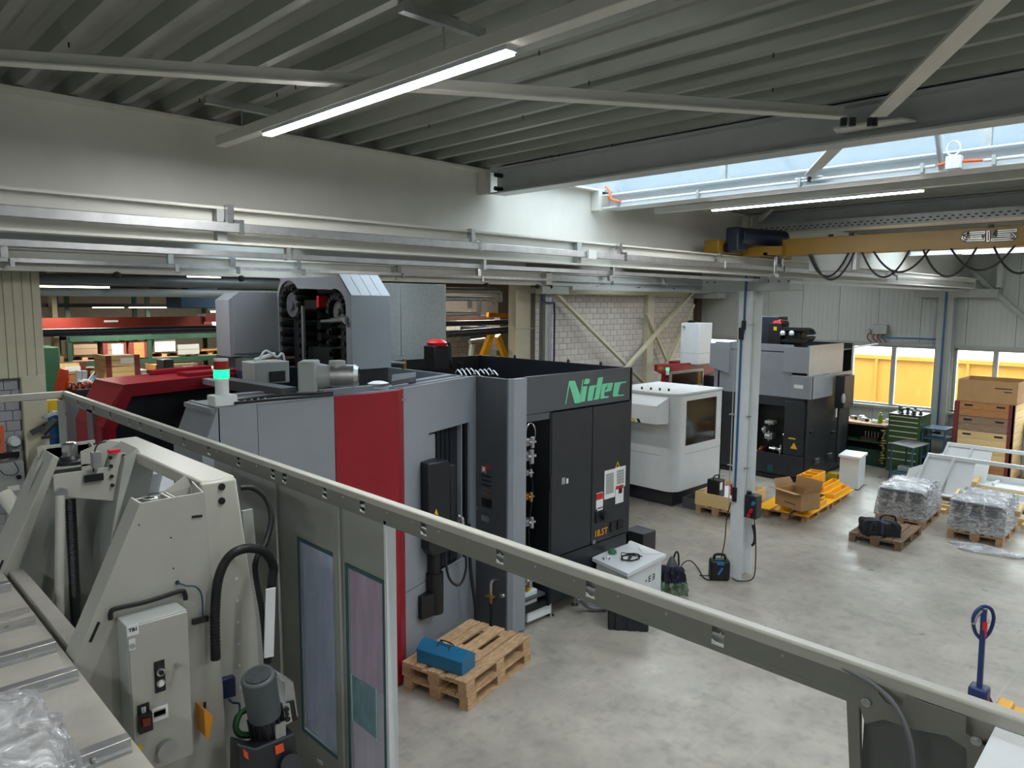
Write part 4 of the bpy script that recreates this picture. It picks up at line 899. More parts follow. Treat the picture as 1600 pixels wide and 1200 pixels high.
m = MB(); m.tube([P(1262, 1030, 0, 2.12), P(1300, 1037, 0, 2.11), P(1340, 1055, 0, 2.1), P(1372, 1075, 0, 2.085), P(1400, 1105, 0, 2.07), P(1420, 1150, 0, 2.07), P(1428, 1210, 0, 2.08), P(1430, 1330, 0, 2.1)], .0065, n=10); m.build('cable', hosem, nr)
m = MB(); m.prism([P(1600, 1147, 2, 2.86), P(1562, 1125, 2, 2.86), P(1560, 1126, 2, 2.86), P(1516, 1212, 2, 2.86), P(1640, 1300, 2, 2.86), P(1700, 1200, 2, 2.86)], (0, 0, -.02)); m.build('white_cover_plate', white, nr, smooth=False)
# ================================================================== FOREGROUND PRESS
pr = thing('press_machine', 'grey press with two tapering side frames and a long top beam', 'press', (1.3, 4.3, 0))
YN, YFA = 3.5, 5.2
def fx(px, py, y=YN): q = P(px, py, 1, y); return (q.x, y, q.z)
def frame(y, dy, front):
    s = y
    pts = [(1.07, 3.0), (1.36, 3.0), (1.41, 2.0), (1.44, .0), (.2, .0), (.2, 1.1), (.775, 2.36)]
    m = MB(); m.prism([(a, s, b) for a, b in pts], (0, .012, 0)); f_ = m.build('side_plate', midgrey, pr, smooth=False)
    # sloping flange and back flange
    m = MB(); s2 = s + .012; m.prism([(1.07, s2, 3.0), (1.07, s + dy, 3.0), (.775, s + dy, 2.36), (.775, s2, 2.36)], (.01, 0, 0)); m.prism([(.775, s2, 2.36), (.775, s + dy, 2.36), (.2, s + dy, 1.1), (.2, s2, 1.1)], (.01, 0, 0)); m.build('sloping_flange', midgrey, f_, smooth=False)
    return f_
f1 = frame(YN, .14, True)
m = MB(); m.prism([(1.36, YN + .012, 3.0), (1.36, YN + .14, 3.03), (1.41, YN + .14, 2.0), (1.41, YN + .012, 2.0)], (-.008, 0, 0)); m.build('rear_flange', midgrey, f1, smooth=False)
m = MB(); m.prism([(1.07, YN + .13, 2.99), (1.2, YN + .13, 2.99), (1.33, YN + .15, 3.06), (1.36, YN + .15, 3.0), (1.4, YN + .15, 2.0), (.9, YN + .15, 2.0), (.95, YN + .13, 2.7)], (0, .01, 0)); m.build('inner_plate', midgrey, f1, smooth=False)
MB().box(1.08, 1.36, YN + .01, YN + .13, 2.93, 2.94).build('bearing_shelf', midgrey, f1)
MB().box(1.20, 1.212, YN + .013, YN + .13, 2.94, 3.0).build('divider', midgrey, f1); MB().box(1.222, 1.23, YN + .013, YN + .13, 2.94, 3.0).build('divider', midgrey, f1)
c = Vector((1.135, YN + .075, 2.94)); m = MB(); m.lathe([(.05, 0), (.05, .055), (.04, .06), (.025, .06), (.025, .03)], c, 20); m.build('spindle_nut', chrome, f1)
sl0 = P(300, 808, 1, YN - .003); sl1 = P(316, 806, 1, YN - .003); MB().bar(sl0, sl1, .004, .012, up=(0, 0, 1)).build('slot', mblack, f1)
for px, py in ((130, 1005), (127, 1022)): pass
MB().bar((.835, YN - .002, 2.42), (.875, YN - .002, 2.5), .003, .012).build('slot', mblack, f1)
m = MB()
for px, py in ((217, 820), (267, 840), (271, 888)): c = P(px, py, 1, YN - .001); m.cyl(c, c + Vector((0, -.003, 0)), .004, n=8)
m.build('small_hole', mdark, f1)
# far frame: open box showing the bearing, dark inner faces
f2 = frame(YFA, .16, False)
MB().prism([(1.07, YFA, 3.0), (1.03, YFA - .0, 2.9), (1.4, YFA, 2.9), (1.36, YFA, 3.0)], (0, .01, 0)).build('top_edge', midgrey, f2)
t_ = MB().prism([(1.04, YFA - .2, 2.9), (1.3, YFA - .2, 2.9), (1.3, YFA, 2.9), (1.04, YFA, 2.9)], (0, 0, .012)).build('bearing_shelf', midgrey, f2)
MB().box(1.02, 1.34, YFA + .0, YFA + .012, 2.9, 3.02).build('back_plate', midgrey, f2); m = MB(); m.prism([(1.3, YFA - .2, 2.9), (1.3, YFA, 2.9), (1.3, YFA, 3.01), (1.3, YFA - .06, 3.01), (1.3, YFA - .2, 2.95)], (.01, 0, 0)); m.build('cheek_plate', midgrey, f2)
c = Vector((1.17, YFA - .1, 2.912)); m = MB(); m.lathe([(.1, 0), (.1, .02), (.06, .03), (.05, .05)], c, 20); m.build('bearing_block', mdark, f2); m = MB(); m.lathe([(.045, .0), (.045, .09), (.03, .1), (.02, .1)], c + Vector((0, 0, .03)), 20); m.build('spindle_nut', chrome, f2)
m = MB(); m.prism([(.72, YFA - .25, 2.3), (.76, YFA - .25, 2.36), (1.02, YFA - .25, 2.93), (1.05, YFA - .25, 3.0), (1.08, YFA - .25, 2.98), (.82, YFA - .25, 2.3)], (0, .25, 0)); m.build('sloping_leg', midgrey, f2, smooth=False, bevel=.006)
c = P(8, 865, 1, YFA - .26); MB().bar((.735, YFA - .256, 2.36), (.765, YFA - .256, 2.43), .003, .012).build('slot', mblack, f2)
# cross arm, rod, screw
y = 4.75
ar = MB().prism([P(83, 742, 1, y), P(172, 730, 1, y), P(172, 706, 1, y), P(196, 708, 1, y), P(190, 784, 1, y), P(95, 776, 1, y), P(85, 768, 1, y)], (0, .014, 0)).build('cross_arm', midgrey, pr, smooth=False, bevel=.002)
m = MB(); m.prism([P(196, 708, 1, y), P(215, 705, 1, y), P(212, 790, 1, y), P(190, 784, 1, y)], (0, .014, 0)); m.build('cross_arm_side', panelgrey, ar, smooth=False)
for px, py in ((172, 715), (173, 728), (174, 744), (175, 758), (193, 712), (193, 727), (195, 741)):
    c = P(px, py, 1, y - .002); MB().cyl(c, c + Vector((0, -.012, 0)), .011, n=8).build('bolt', mblack, ar)
c = P(95, 769, 1, y - .002); MB().cyl(c, c + Vector((0, -.03, 0)), .03, n=14).build('pivot', alu, ar)
c = P(146, 746, 1, y - .003); MB().box(c.x - .05, c.x + .05, y - .02, y, c.z - .02, c.z + .02).build('connector', black, ar)
m = MB(); m.tube([P(146, 738, 1, y - .02), P(147, 712, 1, y - .02), P(152, 695, 1, y), P(165, 690, 1, y + .05)], .005); m.build('wire', rubber, ar)
c = P(150, 722, 1, y - .03); MB().box(c.x - .02, c.x + .025, y - .05, y - .0, c.z - .03, c.z + .06).build('sensor', alu, ar)
c = P(178, 706, 1, y - .02); MB().box(c.x - .03, c.x + .03, y - .04, y, c.z - .005, c.z + .015).build('red_sensor', redp, ar)
m = MB(); m.cyl(P(94, 775, 1, y - .02), P(92, 1060, 1, y - .3), .024, n=12); m.build('support_rod', midgrey, pr)
y2 = 5.0
m = MB(); a = P(110, 780, 1, y2); b = P(122, 1040, 1, y2 - .35); m.cyl(a, b, .026, n=12); m.build('threaded_spindle', mdark, pr)
m = MB(); d = (b - a).normalized(); n_ = 70
for k in range(n_): q = a + (b - a) * (k / n_); m.cyl(q, q + d * .007, .031, n=8)
m.build('thread', black, pr, kind='stuff')
m = MB(); m.prism([P(185, 690, 1, 5.0), P(165, 688, 1, 5.0), P(140, 700, 1, 5.0), P(126, 706, 1, 5.0), P(128, 740, 1, 5.0), P(190, 780, 1, 5.0)], (0, .015, 0)); m.build('curved_cheek', midgrey, pr, smooth=False)
# inner wall and column behind the screws
MB().prism([(1.0, 5.1, 2.95), (1.5, 5.1, 2.95), (1.5, 5.1, 1), (.8, 5.1, 1), (.8, 5.1, 2.3)], (0, .02, 0)).build('inner_wall', panelgrey, pr)
MB().prism([P(195, 715, 1, 4.7), P(214, 700, 1, 4.7), P(240, 735, 1, 4.7), P(215, 840, 1, 4.7), P(165, 960, 1, 4.7), P(170, 860, 1, 4.7)], (0, .3, 0)).build('inner_column', panelgrey, pr, smooth=False)
MB().box(1.42, 1.6, 3.9, 5.15, 2.6, 2.72).build('lower_beam', alu_panel, pr, bevel=.006)
MB().box(1.36, 1.42, 3.75, 5.1, 1.0, 2.66).build('ram_plate', midgrey, pr, bevel=.004)
c = P(252, 770, 0, 1.355); MB().box(1.34, 1.356, 4.55, 4.75, 2.42, 2.56).build('opening', mblack, pr)
MB().box(1.46, 1.66, 4.75, 5.0, 2.72, 2.84).build('bearing_box', white, pr, bevel=.006)
# top beam bending down into the column
MB().box(1.43, 1.615, 3.74, 5.28, 2.93, 3.0).build('top_beam', railgrey, pr, bevel=.012, seg=3)
MB().prism([(1.43, 3.72, 2.99), (1.615, 3.72, 2.99), (1.70, 3.72, 2.2), (1.77, 3.72, 0), (1.43, 3.72, 0)], (0, .2, 0)).build('column', railgrey, pr, bevel=.012, smooth=True)
for py in (761, 783):
    c = P(347, py, 1, 3.712); MB().cyl(c, c + Vector((0, .01, 0)), .018, n=20).build('hole', mblack, pr)
m = MB(); m.prism([(1.72, 3.9, 2.75), (1.78, 3.9, 2.75), (1.86, 3.9, 1.2), (1.75, 3.9, 1.2)], (0, .02, 0)); m.build('rear_strip', panelgrey, pr)
for k in range(7):
    c = P(368 + k * 1.2, 870 + k * 34, 1, 3.71); MB().cyl(c, c + Vector((0, -.004, 0)), .008, n=8).build('plug', white, pr)
# cable loop bracket above the box, sensors
yq = YN - .02
m = MB(); m.tube([P(173, 968, 1, yq), P(173, 958, 1, yq), P(181, 951, 1, yq), P(230, 940, 1, yq), P(280, 924, 1, yq), P(288, 926, 1, yq), P(290, 937, 1, yq)], .011, n=8); m.build('cable_loop', rubber, pr)
m = MB(); m.tube([P(277, 910, 1, yq), P(290, 915, 1, yq), P(306, 917, 1, yq), P(315, 930, 1, yq), P(317, 962, 1, yq)], .004, n=6); m.build('sensor_wire', bluesteel, pr)
c = P(313, 969, 1, yq); m = MB(); m.bar(P(301, 972, 1, yq), P(325, 966, 1, yq), .02, .025); m.build('connector', black, pr)
c = P(277, 910, 1, YN - .003); MB().cyl(c, c + Vector((0, -.004, 0)), .01, n=10).build('hole', black, pr)
# yellow handle
m = MB(); m.prism([P(319, 1110, 1, YN - .1), P(333, 1119, 1, YN - .1), P(327, 1155, 1, YN - .1), P(321, 1152, 1, YN - .1)], (0, .1, 0)); m.build('yellow_lever', orangem, pr)
MB().bar(P(320, 1097, 1, YN - .004), P(320, 1112, 1, YN - .004), .012, .004, up=(0, 1, 0)).build('slot', mblack, pr)
# control box
YB_ = YN - .14
ct = thing('control_box', 'light grey switch cabinet with black switches on the side of the press', 'switch cabinet', P(245, 1190, 1, YB_))
x0, x1, z1, z0 = .985, 1.255, 2.495, 1.72
c0 = P(197, 977, 1, YB_); x0 = c0.x; x1 = P(292, 954, 1, YB_).x; z1 = (c0.z + P(292, 954, 1, YB_).z) / 2; z0 = P(302, 1177, 1, YB_).z
MB().box(x0, x1, YB_, YN - .005, z0, z1).build('cabinet', steelgrey, ct, bevel=.004)
MB().box(x0 + .004, x1 - .004, YB_ - .014, YB_ - .001, z0 + .004, z1 - .004).build('cabinet_door', midgrey, ct, bevel=.004)
yb_ = YB_ - .0155
def cb_(px0, py0, px1, py1, nm, mt, th=.002, dy=0): a = P(px0, py0, 1, yb_ - dy); b = P(px1, py1, 1, yb_ - dy); return MB().box(a.x, b.x, yb_ - dy - th, yb_ - dy, b.z, a.z).build(nm, mt, ct)
cb_(198, 979, 217, 990, 'name_plate', white); p = P(208, 984, 1, yb_ - .003); text('TB1', .022, p, mblack, ct, RX)
cb_(201, 1000, 212, 1014, 'key_plate', white); c = P(206.5, 1009, 1, yb_ - .003); MB().cyl(c, c + Vector((0, -.008, 0)), .011, n=14).build('key_switch', chrome, ct)
cb_(240, 1035, 259, 1078, 'switch_plate', black)
for py in (1049, 1066): c = P(250, py, 1, yb_ - .003); MB().cyl(c, c + Vector((0, -.014, 0)), .018, n=16).build('selector_ring', chrome, ct); MB().cyl(c + Vector((0, -.014, 0)), c + Vector((0, -.022, 0)), .011, n=14).build('selector', black if py < 1055 else white, ct)
c = P(276, 1039, 1, yb_); MB().cyl(c, c + Vector((0, -.03, 0)), .012, n=10).build('turn_lock', alu, ct)
cb_(214, 1103, 234, 1117, 'symbol_plate', black); cb_(221, 1106, 228, 1113, 'symbol', white, dy=.003); cb_(224, 1106, 225, 1113, 'symbol_bar', black, dy=.006)
cb_(214, 1117, 236, 1136, 'main_switch', black, th=.03); cb_(222, 1125, 234, 1131, 'main_switch_knob', mat('dark_red', '#7a1f1c', .4), dy=.031, th=.012)
cb_(237, 1108, 263, 1120, 'text_label', paper)
for k in range(3): cb_(240, 1112.0 + k * 2.2 - .4, 259, 1112.5 + k * 2.2 - .4, 'printed_line', steelgrey, dy=.002, th=.0006)
m = MB(); m.prism([P(210, 1175, 1, yb_), P(225, 1170, 1, yb_), P(216, 1161, 1, yb_)], (0, -.002, 0)); m.build('warning_triangle', hazard_y, ct)
c = P(258, 1168, 1, yb_); m = MB(); m.lathe([(.045, 0), (.04, .035), (.03, .04)], Vector((c.x, yb_, c.z)), 16, axis=1); mm_ = m.build('socket_cover', alu, ct); mm_.scale = (1, -1, 1) if 0 else (1, 1, 1); mm_.location.y -= .04
# far small switch box & wall items
# gearmotor below the hoses
gx = thing('gearmotor', 'dark grey gearmotor with fan cowl and inverter beside the press', 'motor', (1.72, 3.35, 1.6))
c = P(403, 1055, 1, 3.3); b = P(420, 1150, 1, 3.36)
dn = (b - c).normalized()
cowl = mat('motor_grey', '#4c5456', .45)
m = MB(); m.cyl(c, c + dn * .25, .082, n=26); mo = m.build('fan_cowl', cowl, gx, bevel=.012, seg=3)
MB().cyl(c - dn * .003, c, .062, n=24).build('fan_grille', mblack, mo)
m = MB(); uu = dn.orthogonal().normalized(); vv = dn.cross(uu)
for k in range(12): o__ = -.055 + k * .01; h = math.sqrt(max(0, .06 ** 2 - o__ ** 2)); m.bar(c - dn * .004 + uu * o__ - vv * h, c - dn * .004 + uu * o__ + vv * h, .004, .003, up=dn); m.bar(c - dn * .004 + vv * o__ - uu * h, c - dn * .004 + vv * o__ + uu * h, .004, .003, up=dn)
m.build('grille_mesh', cowl, mo)
m = MB(); m.cyl(c + dn * .25, c + dn * .42, .075, n=20)
for k in range(16):
    t = k * math.pi / 8; v = uu * math.cos(t) + vv * math.sin(t); m.bar(c + dn * .25 + v * .078, c + dn * .41 + v * .078, .006, .02, up=v)
m.build('motor_body', mdark, gx)
q = c + dn * .33 + Vector((.02, -.08, 0)); MB().box(q.x - .02, q.x + .035, q.y - .01, q.y, q.z - .06, q.z + .05).build('rating_plate', alu, gx)
inv = Vector((1.86, 3.36, c.z - .1))
q0 = P(428, 1050, 1, 3.34)
m = MB(); m.prism([P(432, 1050, 1, 3.3), P(459, 1066, 1, 3.3), P(467, 1120, 1, 3.3), P(448, 1128, 1, 3.3), P(438, 1096, 1, 3.3)], (0, .1, 0)); iv = m.build('inverter', alu, gx, bevel=.006)
m = MB(); m.prism([P(448, 1098, 1, 3.296), P(459, 1094, 1, 3.296), P(464, 1124, 1, 3.296), P(452, 1128, 1, 3.296)], (0, -.004, 0)); m.build('terminal_cover', black, iv)
m = MB(); m.prism([P(440, 1101, 1, 3.292), P(451, 1098, 1, 3.292), P(455, 1126, 1, 3.292), P(445, 1131, 1, 3.292)], (0, -.012, 0)); gl = m.build('gland_plate', zinc, iv)
for py in (1108, 1115, 1123): q = P(447 + (py - 1108) * .12, py, 1, 3.278); MB().cyl(q, q + Vector((0, -.01, 0)), .013 if py != 1115 else .009, n=12).build('gland', black, gl) if 0 else MB().cyl(q, q + Vector((0, -.01, 0)), .013 if py != 1115 else .009, n=12).build('gland', black, iv)
m = MB()
for k in range(7): m.bar(P(430 + k * 2.4, 1054 + k * 2, 1, 3.292), P(438 + k * 1.2, 1096 + k * 1.4, 1, 3.292), .004, .01, up=(0, 1, 0))
m.build('cooling_ribs', zinc, iv)
g0 = c + dn * .42
m = MB(); m.prism([P(372, 1163, 1, 3.25), P(400, 1170, 1, 3.25), P(462, 1145, 1, 3.25), P(475, 1260, 1, 3.25), P(372, 1260, 1, 3.25)], (0, .1, 0)); gb = m.build('gearbox', mdark, gx, bevel=.01, smooth=True)
m = MB(); m.prism([P(429, 1166, 1, 3.246), P(442, 1161, 1, 3.246), P(444, 1173, 1, 3.246), P(431, 1179, 1, 3.246)], (0, -.003, 0)); m.build('orange_sticker', orange, gx)
m = MB(); m.prism([P(379, 1170, 1, 3.246), P(387, 1176, 1, 3.246), P(388, 1187, 1, 3.246), P(381, 1182, 1, 3.246)], (0, -.003, 0)); m.build('orange_sticker', orange, gx)
m = MB(); m.cyl(P(455, 1195, 1, 3.24), P(455, 1195, 1, 3.2), .05, n=16); m.build('gear_flange', mdark, gx)
bj = thing('junction_box', 'dark blue junction box on the press column', 'junction box', P(355, 1090, 1, 3.7))
m = MB(); m.prism([P(344, 1064, 1, 3.68), P(368, 1057, 1, 3.68), P(369, 1088, 1, 3.68), P(345, 1094, 1, 3.68)], (0, .04, 0)); m.build('housing', mat('deep_blue', '#1c2750', .4), bj, bevel=.004)
m = MB(); m.tube([P(357, 1092, 1, 3.68), P(364, 1098, 1, 3.66), P(374, 1100, 1, 3.6), P(374, 1115, 1, 3.55), P(372, 1130, 1, 3.5)], .006); m.build('cable', navy, bj)
ctube('green_cable', 'green looped cable beside the gearmotor', [P(388, 1105, 1, 3.4), P(376, 1115, 1, 3.4), P(370, 1135, 1, 3.4), P(377, 1146, 1, 3.4), P(395, 1146, 1, 3.4)], .011, greenwire)
ctube('black_cable', 'black cable looped around the green one at the gearmotor', [P(390, 1108, 1, 3.42), P(372, 1118, 1, 3.42), P(367, 1137, 1, 3.42), P(376, 1150, 1, 3.42), P(396, 1150, 1, 3.42)], .012)
def corr(name, lab, pts, r, n=90):
    t = thing(name, lab, 'hose', pts[0]); m = MB(); m.tube(pts, r, n=10, sm=8); o = m.build('hose_core', rubber, t)
    m = MB(); ps = [Vector(p) for p in pts]; L_ = []
    for i in range(len(ps) - 1):
        p0 = ps[max(i - 1, 0)]; p1 = ps[i]; p2 = ps[i + 1]; p3 = ps[min(i + 2, len(ps) - 1)]
        for k in range(14):
            u = k / 14; L_.append(.5 * ((2 * p1) + (p2 - p0) * u + (2 * p0 - 5 * p1 + 4 * p2 - p3) * u * u + (3 * p1 - p0 - 3 * p2 + p3) * u ** 3))
    for a, b in zip(L_, L_[1:]): m.cyl(a, a + (b - a) * .45, r * 1.13, n=10)
    m.build('corrugation', black, t, kind='stuff')
corr('corrugated_hose', 'thick corrugated black hose arching in front of the press column', [P(337, 1030, 1, 3.45), P(336, 960, 1, 3.45), P(341, 905, 1, 3.45), P(358, 870, 1, 3.45), P(385, 857, 1, 3.45), P(412, 862, 1, 3.45), P(427, 885, 1, 3.45), P(424, 920, 1, 3.45), P(418, 1035, 1, 3.45)], .021)
corr('corrugated_hose', 'thinner black hose looping from the column top to the motor', [P(376, 762, 1, 3.8), P(396, 763, 1, 3.78), P(416, 780, 1, 3.75), P(424, 810, 1, 3.7), P(416, 845, 1, 3.65), P(402, 870, 1, 3.6), P(399, 895, 1, 3.6), P(410, 960, 1, 3.55), P(417, 1035, 1, 3.5)], .014)
m = MB(); m.prism([P(416, 921, 1, 3.40), P(431, 918, 1, 3.40), P(428, 1026, 1, 3.40), P(413, 1029, 1, 3.40)], (0, .01, 0)); o = m.build('hose_shield', white, bevel=.002); tagp(o, 'narrow white shield plate hanging on the hose bundle', 'plate')
# bed with cross rails
bd = thing('machine_bed', 'beige sheet metal bed at the lower left, crossed by aluminium rails', 'machine bed', (.2, 3.5, 2.2))
MB().box(-1.4, .76, .3, 6.4, 2.34, 2.36).build('bed_plate', beige, bd, bevel=.003)
MB().box(-1.4, .758, .31, 6.4, 2.0, 2.338).build('bed_side', panelgrey, bd)
m = MB(); m.box(.79, .86, 3.56, 5.0, 2.25, 2.36); m.build('side_rail', beige, pr, bevel=.004)
for px, py in ((14, 908), (42, 944), (50, 958), (81, 1000), (117, 1042), (201, 1147)):
    y = P(px, py, 2, 2.40).y
    m = MB(); m.box(-1.4, .74, y - .03, y + .02, 2.36, 2.4); r_ = m.build('cross_rail', alu if px not in (42, 50) else beige, bd, bevel=.002)
    MB().box(-1.4, .735, y - .055, y - .03, 2.36, 2.372).build('rail_foot', zinc, r_)
    if px not in (42,): MB().cyl((.62, y - .042, 2.372), (.62, y - .042, 2.382), .009, n=8).build('screw', chrome, r_)
# film-wrapped parcel
fp = thing('wrapped_parcel', 'parcel in shiny stretch film lying on the bed at the lower left corner', 'wrapped parcel', (.1, 2.5, 2.37))
random.seed(9)
def lump(x0, x1, y0, y1, z0, z1, name, mt, par, n=16, amp=.02, taper=.12):
    m = MB(); vs = []; fs = []; ph = [random.uniform(0, 6) for _ in range(8)]
    rings = [(0, 0), (.35, -.01), (.7, -.03), (.92, -taper * .5), (1, -taper)]
    per = []
    for k in range(n * 4):
        t = k / (n * 4) * 4; s_, f_ = int(t), t - int(t)
        per.append([(f_, 0), (1, f_), (1 - f_, 1), (0, 1 - f_)][s_])
    N = len(per)
    for h, ins in rings:
        for k, (a, b) in enumerate(per):
            w_ = (math.sin(k * 1.3 + ph[0]) + math.sin(k * 2.7 + ph[1] + h * 4)) * amp * (.4 + h)
            x = x0 + (x1 - x0) * (.5 + (a - .5) * (1 + 2 * ins)); y = y0 + (y1 - y0) * (.5 + (b - .5) * (1 + 2 * ins))
            vs.append((x + w_ * (a - .5) * 2, y + w_ * (b - .5) * 2, z0 + (z1 - z0) * h + (random.uniform(-amp, amp) * .5 if h > .3 else 0)))
    vs.append(((x0 + x1) / 2, (y0 + y1) / 2, z1 + amp))
    for r_ in range(len(rings) - 1):
        for k in range(N): fs.append((r_ * N + k, r_ * N + (k + 1) % N, (r_ + 1) * N + (k + 1) % N, (r_ + 1) * N + k))
    top = (len(rings) - 1) * N
    for k in range(N): fs.append((top + k, top + (k + 1) % N, len(vs) - 1))
    m.add(vs, fs); return m.build(name, mt, par, smooth=True)
MB().box(-.5, .44, 1.6, 2.8, 2.365, 2.53).build('contents', mat('parcel_contents', '#a9a9a6', .6), fp, bevel=.02)
lump(-.55, .56, 1.55, 3.0, 2.362, 2.6, 'stretch_film', wrap, fp, amp=.02, taper=.16)
# ================================================================== WHITE MACHINE
wm = thing('grinding_machine', 'white rounded machine cabin with dark window on a black plinth', 'machine', (12.7, 8.3, 0))
X0, Y0 = 11.8, 7.62
def wprism(pts, z0, z1): m = MB(); m.prism([(x, y, z0) for x, y in pts], (0, 0, z1 - z0)); return m
rc = [(X0 + .22 - .22 * math.cos(t), Y0 + .22 - .22 * math.sin(t)) for t in [k * math.pi / 16 for k in range(9)]]
wprism([(X0 + .1, 9.3), (X0 + .1, Y0 + .1), (13.4, Y0 + .1), (13.4, 9.3)], .02, .34).build('plinth', mdark, wm)
wprism([(X0, 9.2)] + rc + [(13.5, Y0), (13.5, 9.2)][:0] + [(X0 + .3, Y0), (X0 + .3, Y0 + .04), (X0 + .04, Y0 + .3), (X0 + .04, 9.2)], .3, 2.16).build('corner_shell', white, wm)
wz = [P(1072, 697, 1, Y0).z, P(1072, 627, 1, Y0).z]; wx0 = P(1072, 660, 1, Y0).x; wx1 = P(1119, 655, 1, Y0).x
m = MB(); m.box(X0 + .3, wx0, Y0, Y0 + .04, .3, 2.16); m.box(wx1, 13.5, Y0, Y0 + .04, .3, 2.16); m.box(wx0, wx1, Y0, Y0 + .04, .3, wz[0]); m.box(wx0, wx1, Y0, Y0 + .04, wz[1], 2.16); m.build('front_shell', white, wm)
MB().box(wx0, wx1, Y0 + .015, Y0 + .03, wz[0], wz[1]).build('window_pane', darkglass, wm)
MB().box(wx0 - .02, 13.5, Y0 - .004, Y0, 1.0, 1.008).build('seam', steelgrey, wm); MB().box(X0 - .004, X0, Y0 + .3, 9.1, .98, .99).build('seam', steelgrey, wm)
wprism([(X0, 9.2)] + rc + [(13.5, Y0), (13.5, 9.2)], 2.15, 2.2).build('roof', white, wm)
MB().box(13.46, 13.5, Y0, 9.2, .3, 2.16).build('right_shell', white, wm)
MB().box(X0 + .05, 13.45, 9.1, 9.2, .3, 2.16).build('back_shell', mgreyd, wm)
MB().box(12.3, 13.0, 8.2, 8.9, .4, 1.6).build('inner_machine', steelgrey, wm, bevel=.02); MB().box(12.9, 13.0, 8.0, 8.1, .4, 2.1).build('inner_yellow_post', yellow, wm); MB().cyl((12.3, 8.0, 1.5), (12.8, 7.9, 1.5), .03).build('inner_lamp', white, wm)
m = MB(); m.prism([(X0, 7.78, 2.14), (X0 - .42, 7.82, 1.96) if 0 else (X0, 7.78, 1.62), (X0 - .45, 7.78, 1.66), (X0 - .42, 7.78, 2.0)], (0, 1.4, 0)); m.build('side_hood', white, wm, bevel=.006)
for k in range(9):
    y = 8.1 + k * .12; MB().prism([(X0 - .455, y, 1.66), (X0 - .455, y + .06, 1.66), (X0 - .455, y + .1, 1.73), (X0 - .455, y + .04, 1.73)], (.004, 0, 0)).build('hazard_stripe', hazard_y if k % 2 else mblack, wm)
for x, y in ((X0 + .25, Y0 + .2), (13.2, Y0 + .15)): MB().cyl((x, y, 0), (x, y, .3), .03).build('levelling_foot', chrome, wm)
for k in range(4):
    q = P(1003 + k * 14, 608 + k, 2, 2.2); MB().lathe([(.02, 0), (.02, .04), (.01, .05)], q, 8).build('roof_stud', black, wm)
tagp(MB().box(11.45, 11.78, 8.75, 9.3, 0, 1.55).build('blue_cabinet', mat('cabinet_blue', '#14507c', .5), bevel=.01), 'narrow blue cabinet wedged between black and white machine', 'cabinet')
tagp(MB().box(8.75, 9.08, 6.15, 6.5, 0, P(993, 832, 0, 8.75).z).build('chip_bin', mdark, bevel=.012), 'small black box standing at the corner of the anthracite cabinet', 'bin')
# ================================================================== DARK MACHINE AT THE BACK
dm = thing('machining_centre', 'rear machining centre, light grey above and anthracite below', 'machine', (16.7, 7.8, 0))
XA, YA3 = 15.5, 6.76
zc = 1.87
def fX(px, py): q = P(px, py, 0, XA); return q.y, q.z
m = MB(); yr = fX(1255, 620)[0]
yl = 8.9
ydA = fX(1170, 680)[0]; ydB = fX(1226, 680)[0]; zo1, zo0 = fX(1200, 632)[1], fX(1200, 716)[1]
m.box(XA, XA + .05, YA3, ydB, .12, zc); m.box(XA, XA + .05, ydA, yl, .12, zc); m.box(XA, XA + .05, ydB, ydA, .12, zo0); m.box(XA, XA + .05, ydB, ydA, zo1, zc); m.build('front_lower', mdark, dm)
MB().box(XA - .02, XA, YA3 + .02, ydB + .02, .62, zc - .08).build('electric_door', mdark, dm, bevel=.006)
MB().box(XA - .01, XA, YA3, yl, .12, .58).build('lower_panel', mdark, dm, bevel=.006)
MB().box(XA + .4, XA + .45, ydB, ydA, zo0, zo1).build('bay_back', mblack, dm)
MB().box(XA, 17.9, YA3, YA3 + .05, .12, 1.86).build('side_lower', mdark, dm, bevel=.01)
m = MB(); m.box(XA + .04, 17.9, YA3 + .03, yl, .02, 1.8); m.build('body_core', mblack, dm) if 0 else None
MB().box(17.85, 17.9, YA3, yl, .1, 3.0).build('rear_wall', mdark, dm)
MB().box(XA, 17.9, yl - .04, yl, .1, 3.0).build('far_wall', mdark, dm)
MB().box(XA, 17.9, YA3 + .05, yl, 0.02, .1).build('plinth', mblack, dm)
yb1 = fX(1215, 560)[0]
MB().box(XA, XA + .05, YA3 + .35, 9.0, zc, 3.02).build('upper_front', mgrey, dm, bevel=.003)
m = MB(); m.box(XA - .02, XA, YA3 - .02, YA3 + .55, 2.42, 2.98); m.build('upper_corner_plate', mgreyl, dm, bevel=.004)
m = MB(); m.box(XA - .04, XA + .06, YA3 - .1, YA3 + .35, zc, 2.36); m.build('step_front', mgreyl, dm, bevel=.004)
MB().box(XA + .01, 16.6, YA3 - .1, YA3 - .06, zc, 2.36).build('step_side', mgreyl, dm); MB().box(XA, 17.3, YA3 - .02, YA3 + .02, 2.36, 3.02).build('upper_side', mat('warm_machine_grey', '#a7a49c', .4, .2), dm)
MB().box(16.6, 17.8, YA3 - .06, YA3, 1.86, 2.36).build('upper_side', mat('warm_machine_grey2', '#8f8c84', .4, .2), dm)
MB().box(XA, XA + .6, YA3 - .1, YA3 + .4, 2.355, 2.37).build('step_top', mgreyl, dm)
m = MB(); m.prism([(XA - .001, 8.6, 2.3), (XA - .001, 9.1, 2.42), (XA - .001, 9.1, 2.98), (XA - .001, 8.6, 3.02)], (-.05, 0, 0)); m.build('upper_left_plate', mgrey, dm)
MB().box(XA, 17.85, YA3 + .02, 8.9, 2.85, 2.87).build('roof', mdark, dm)
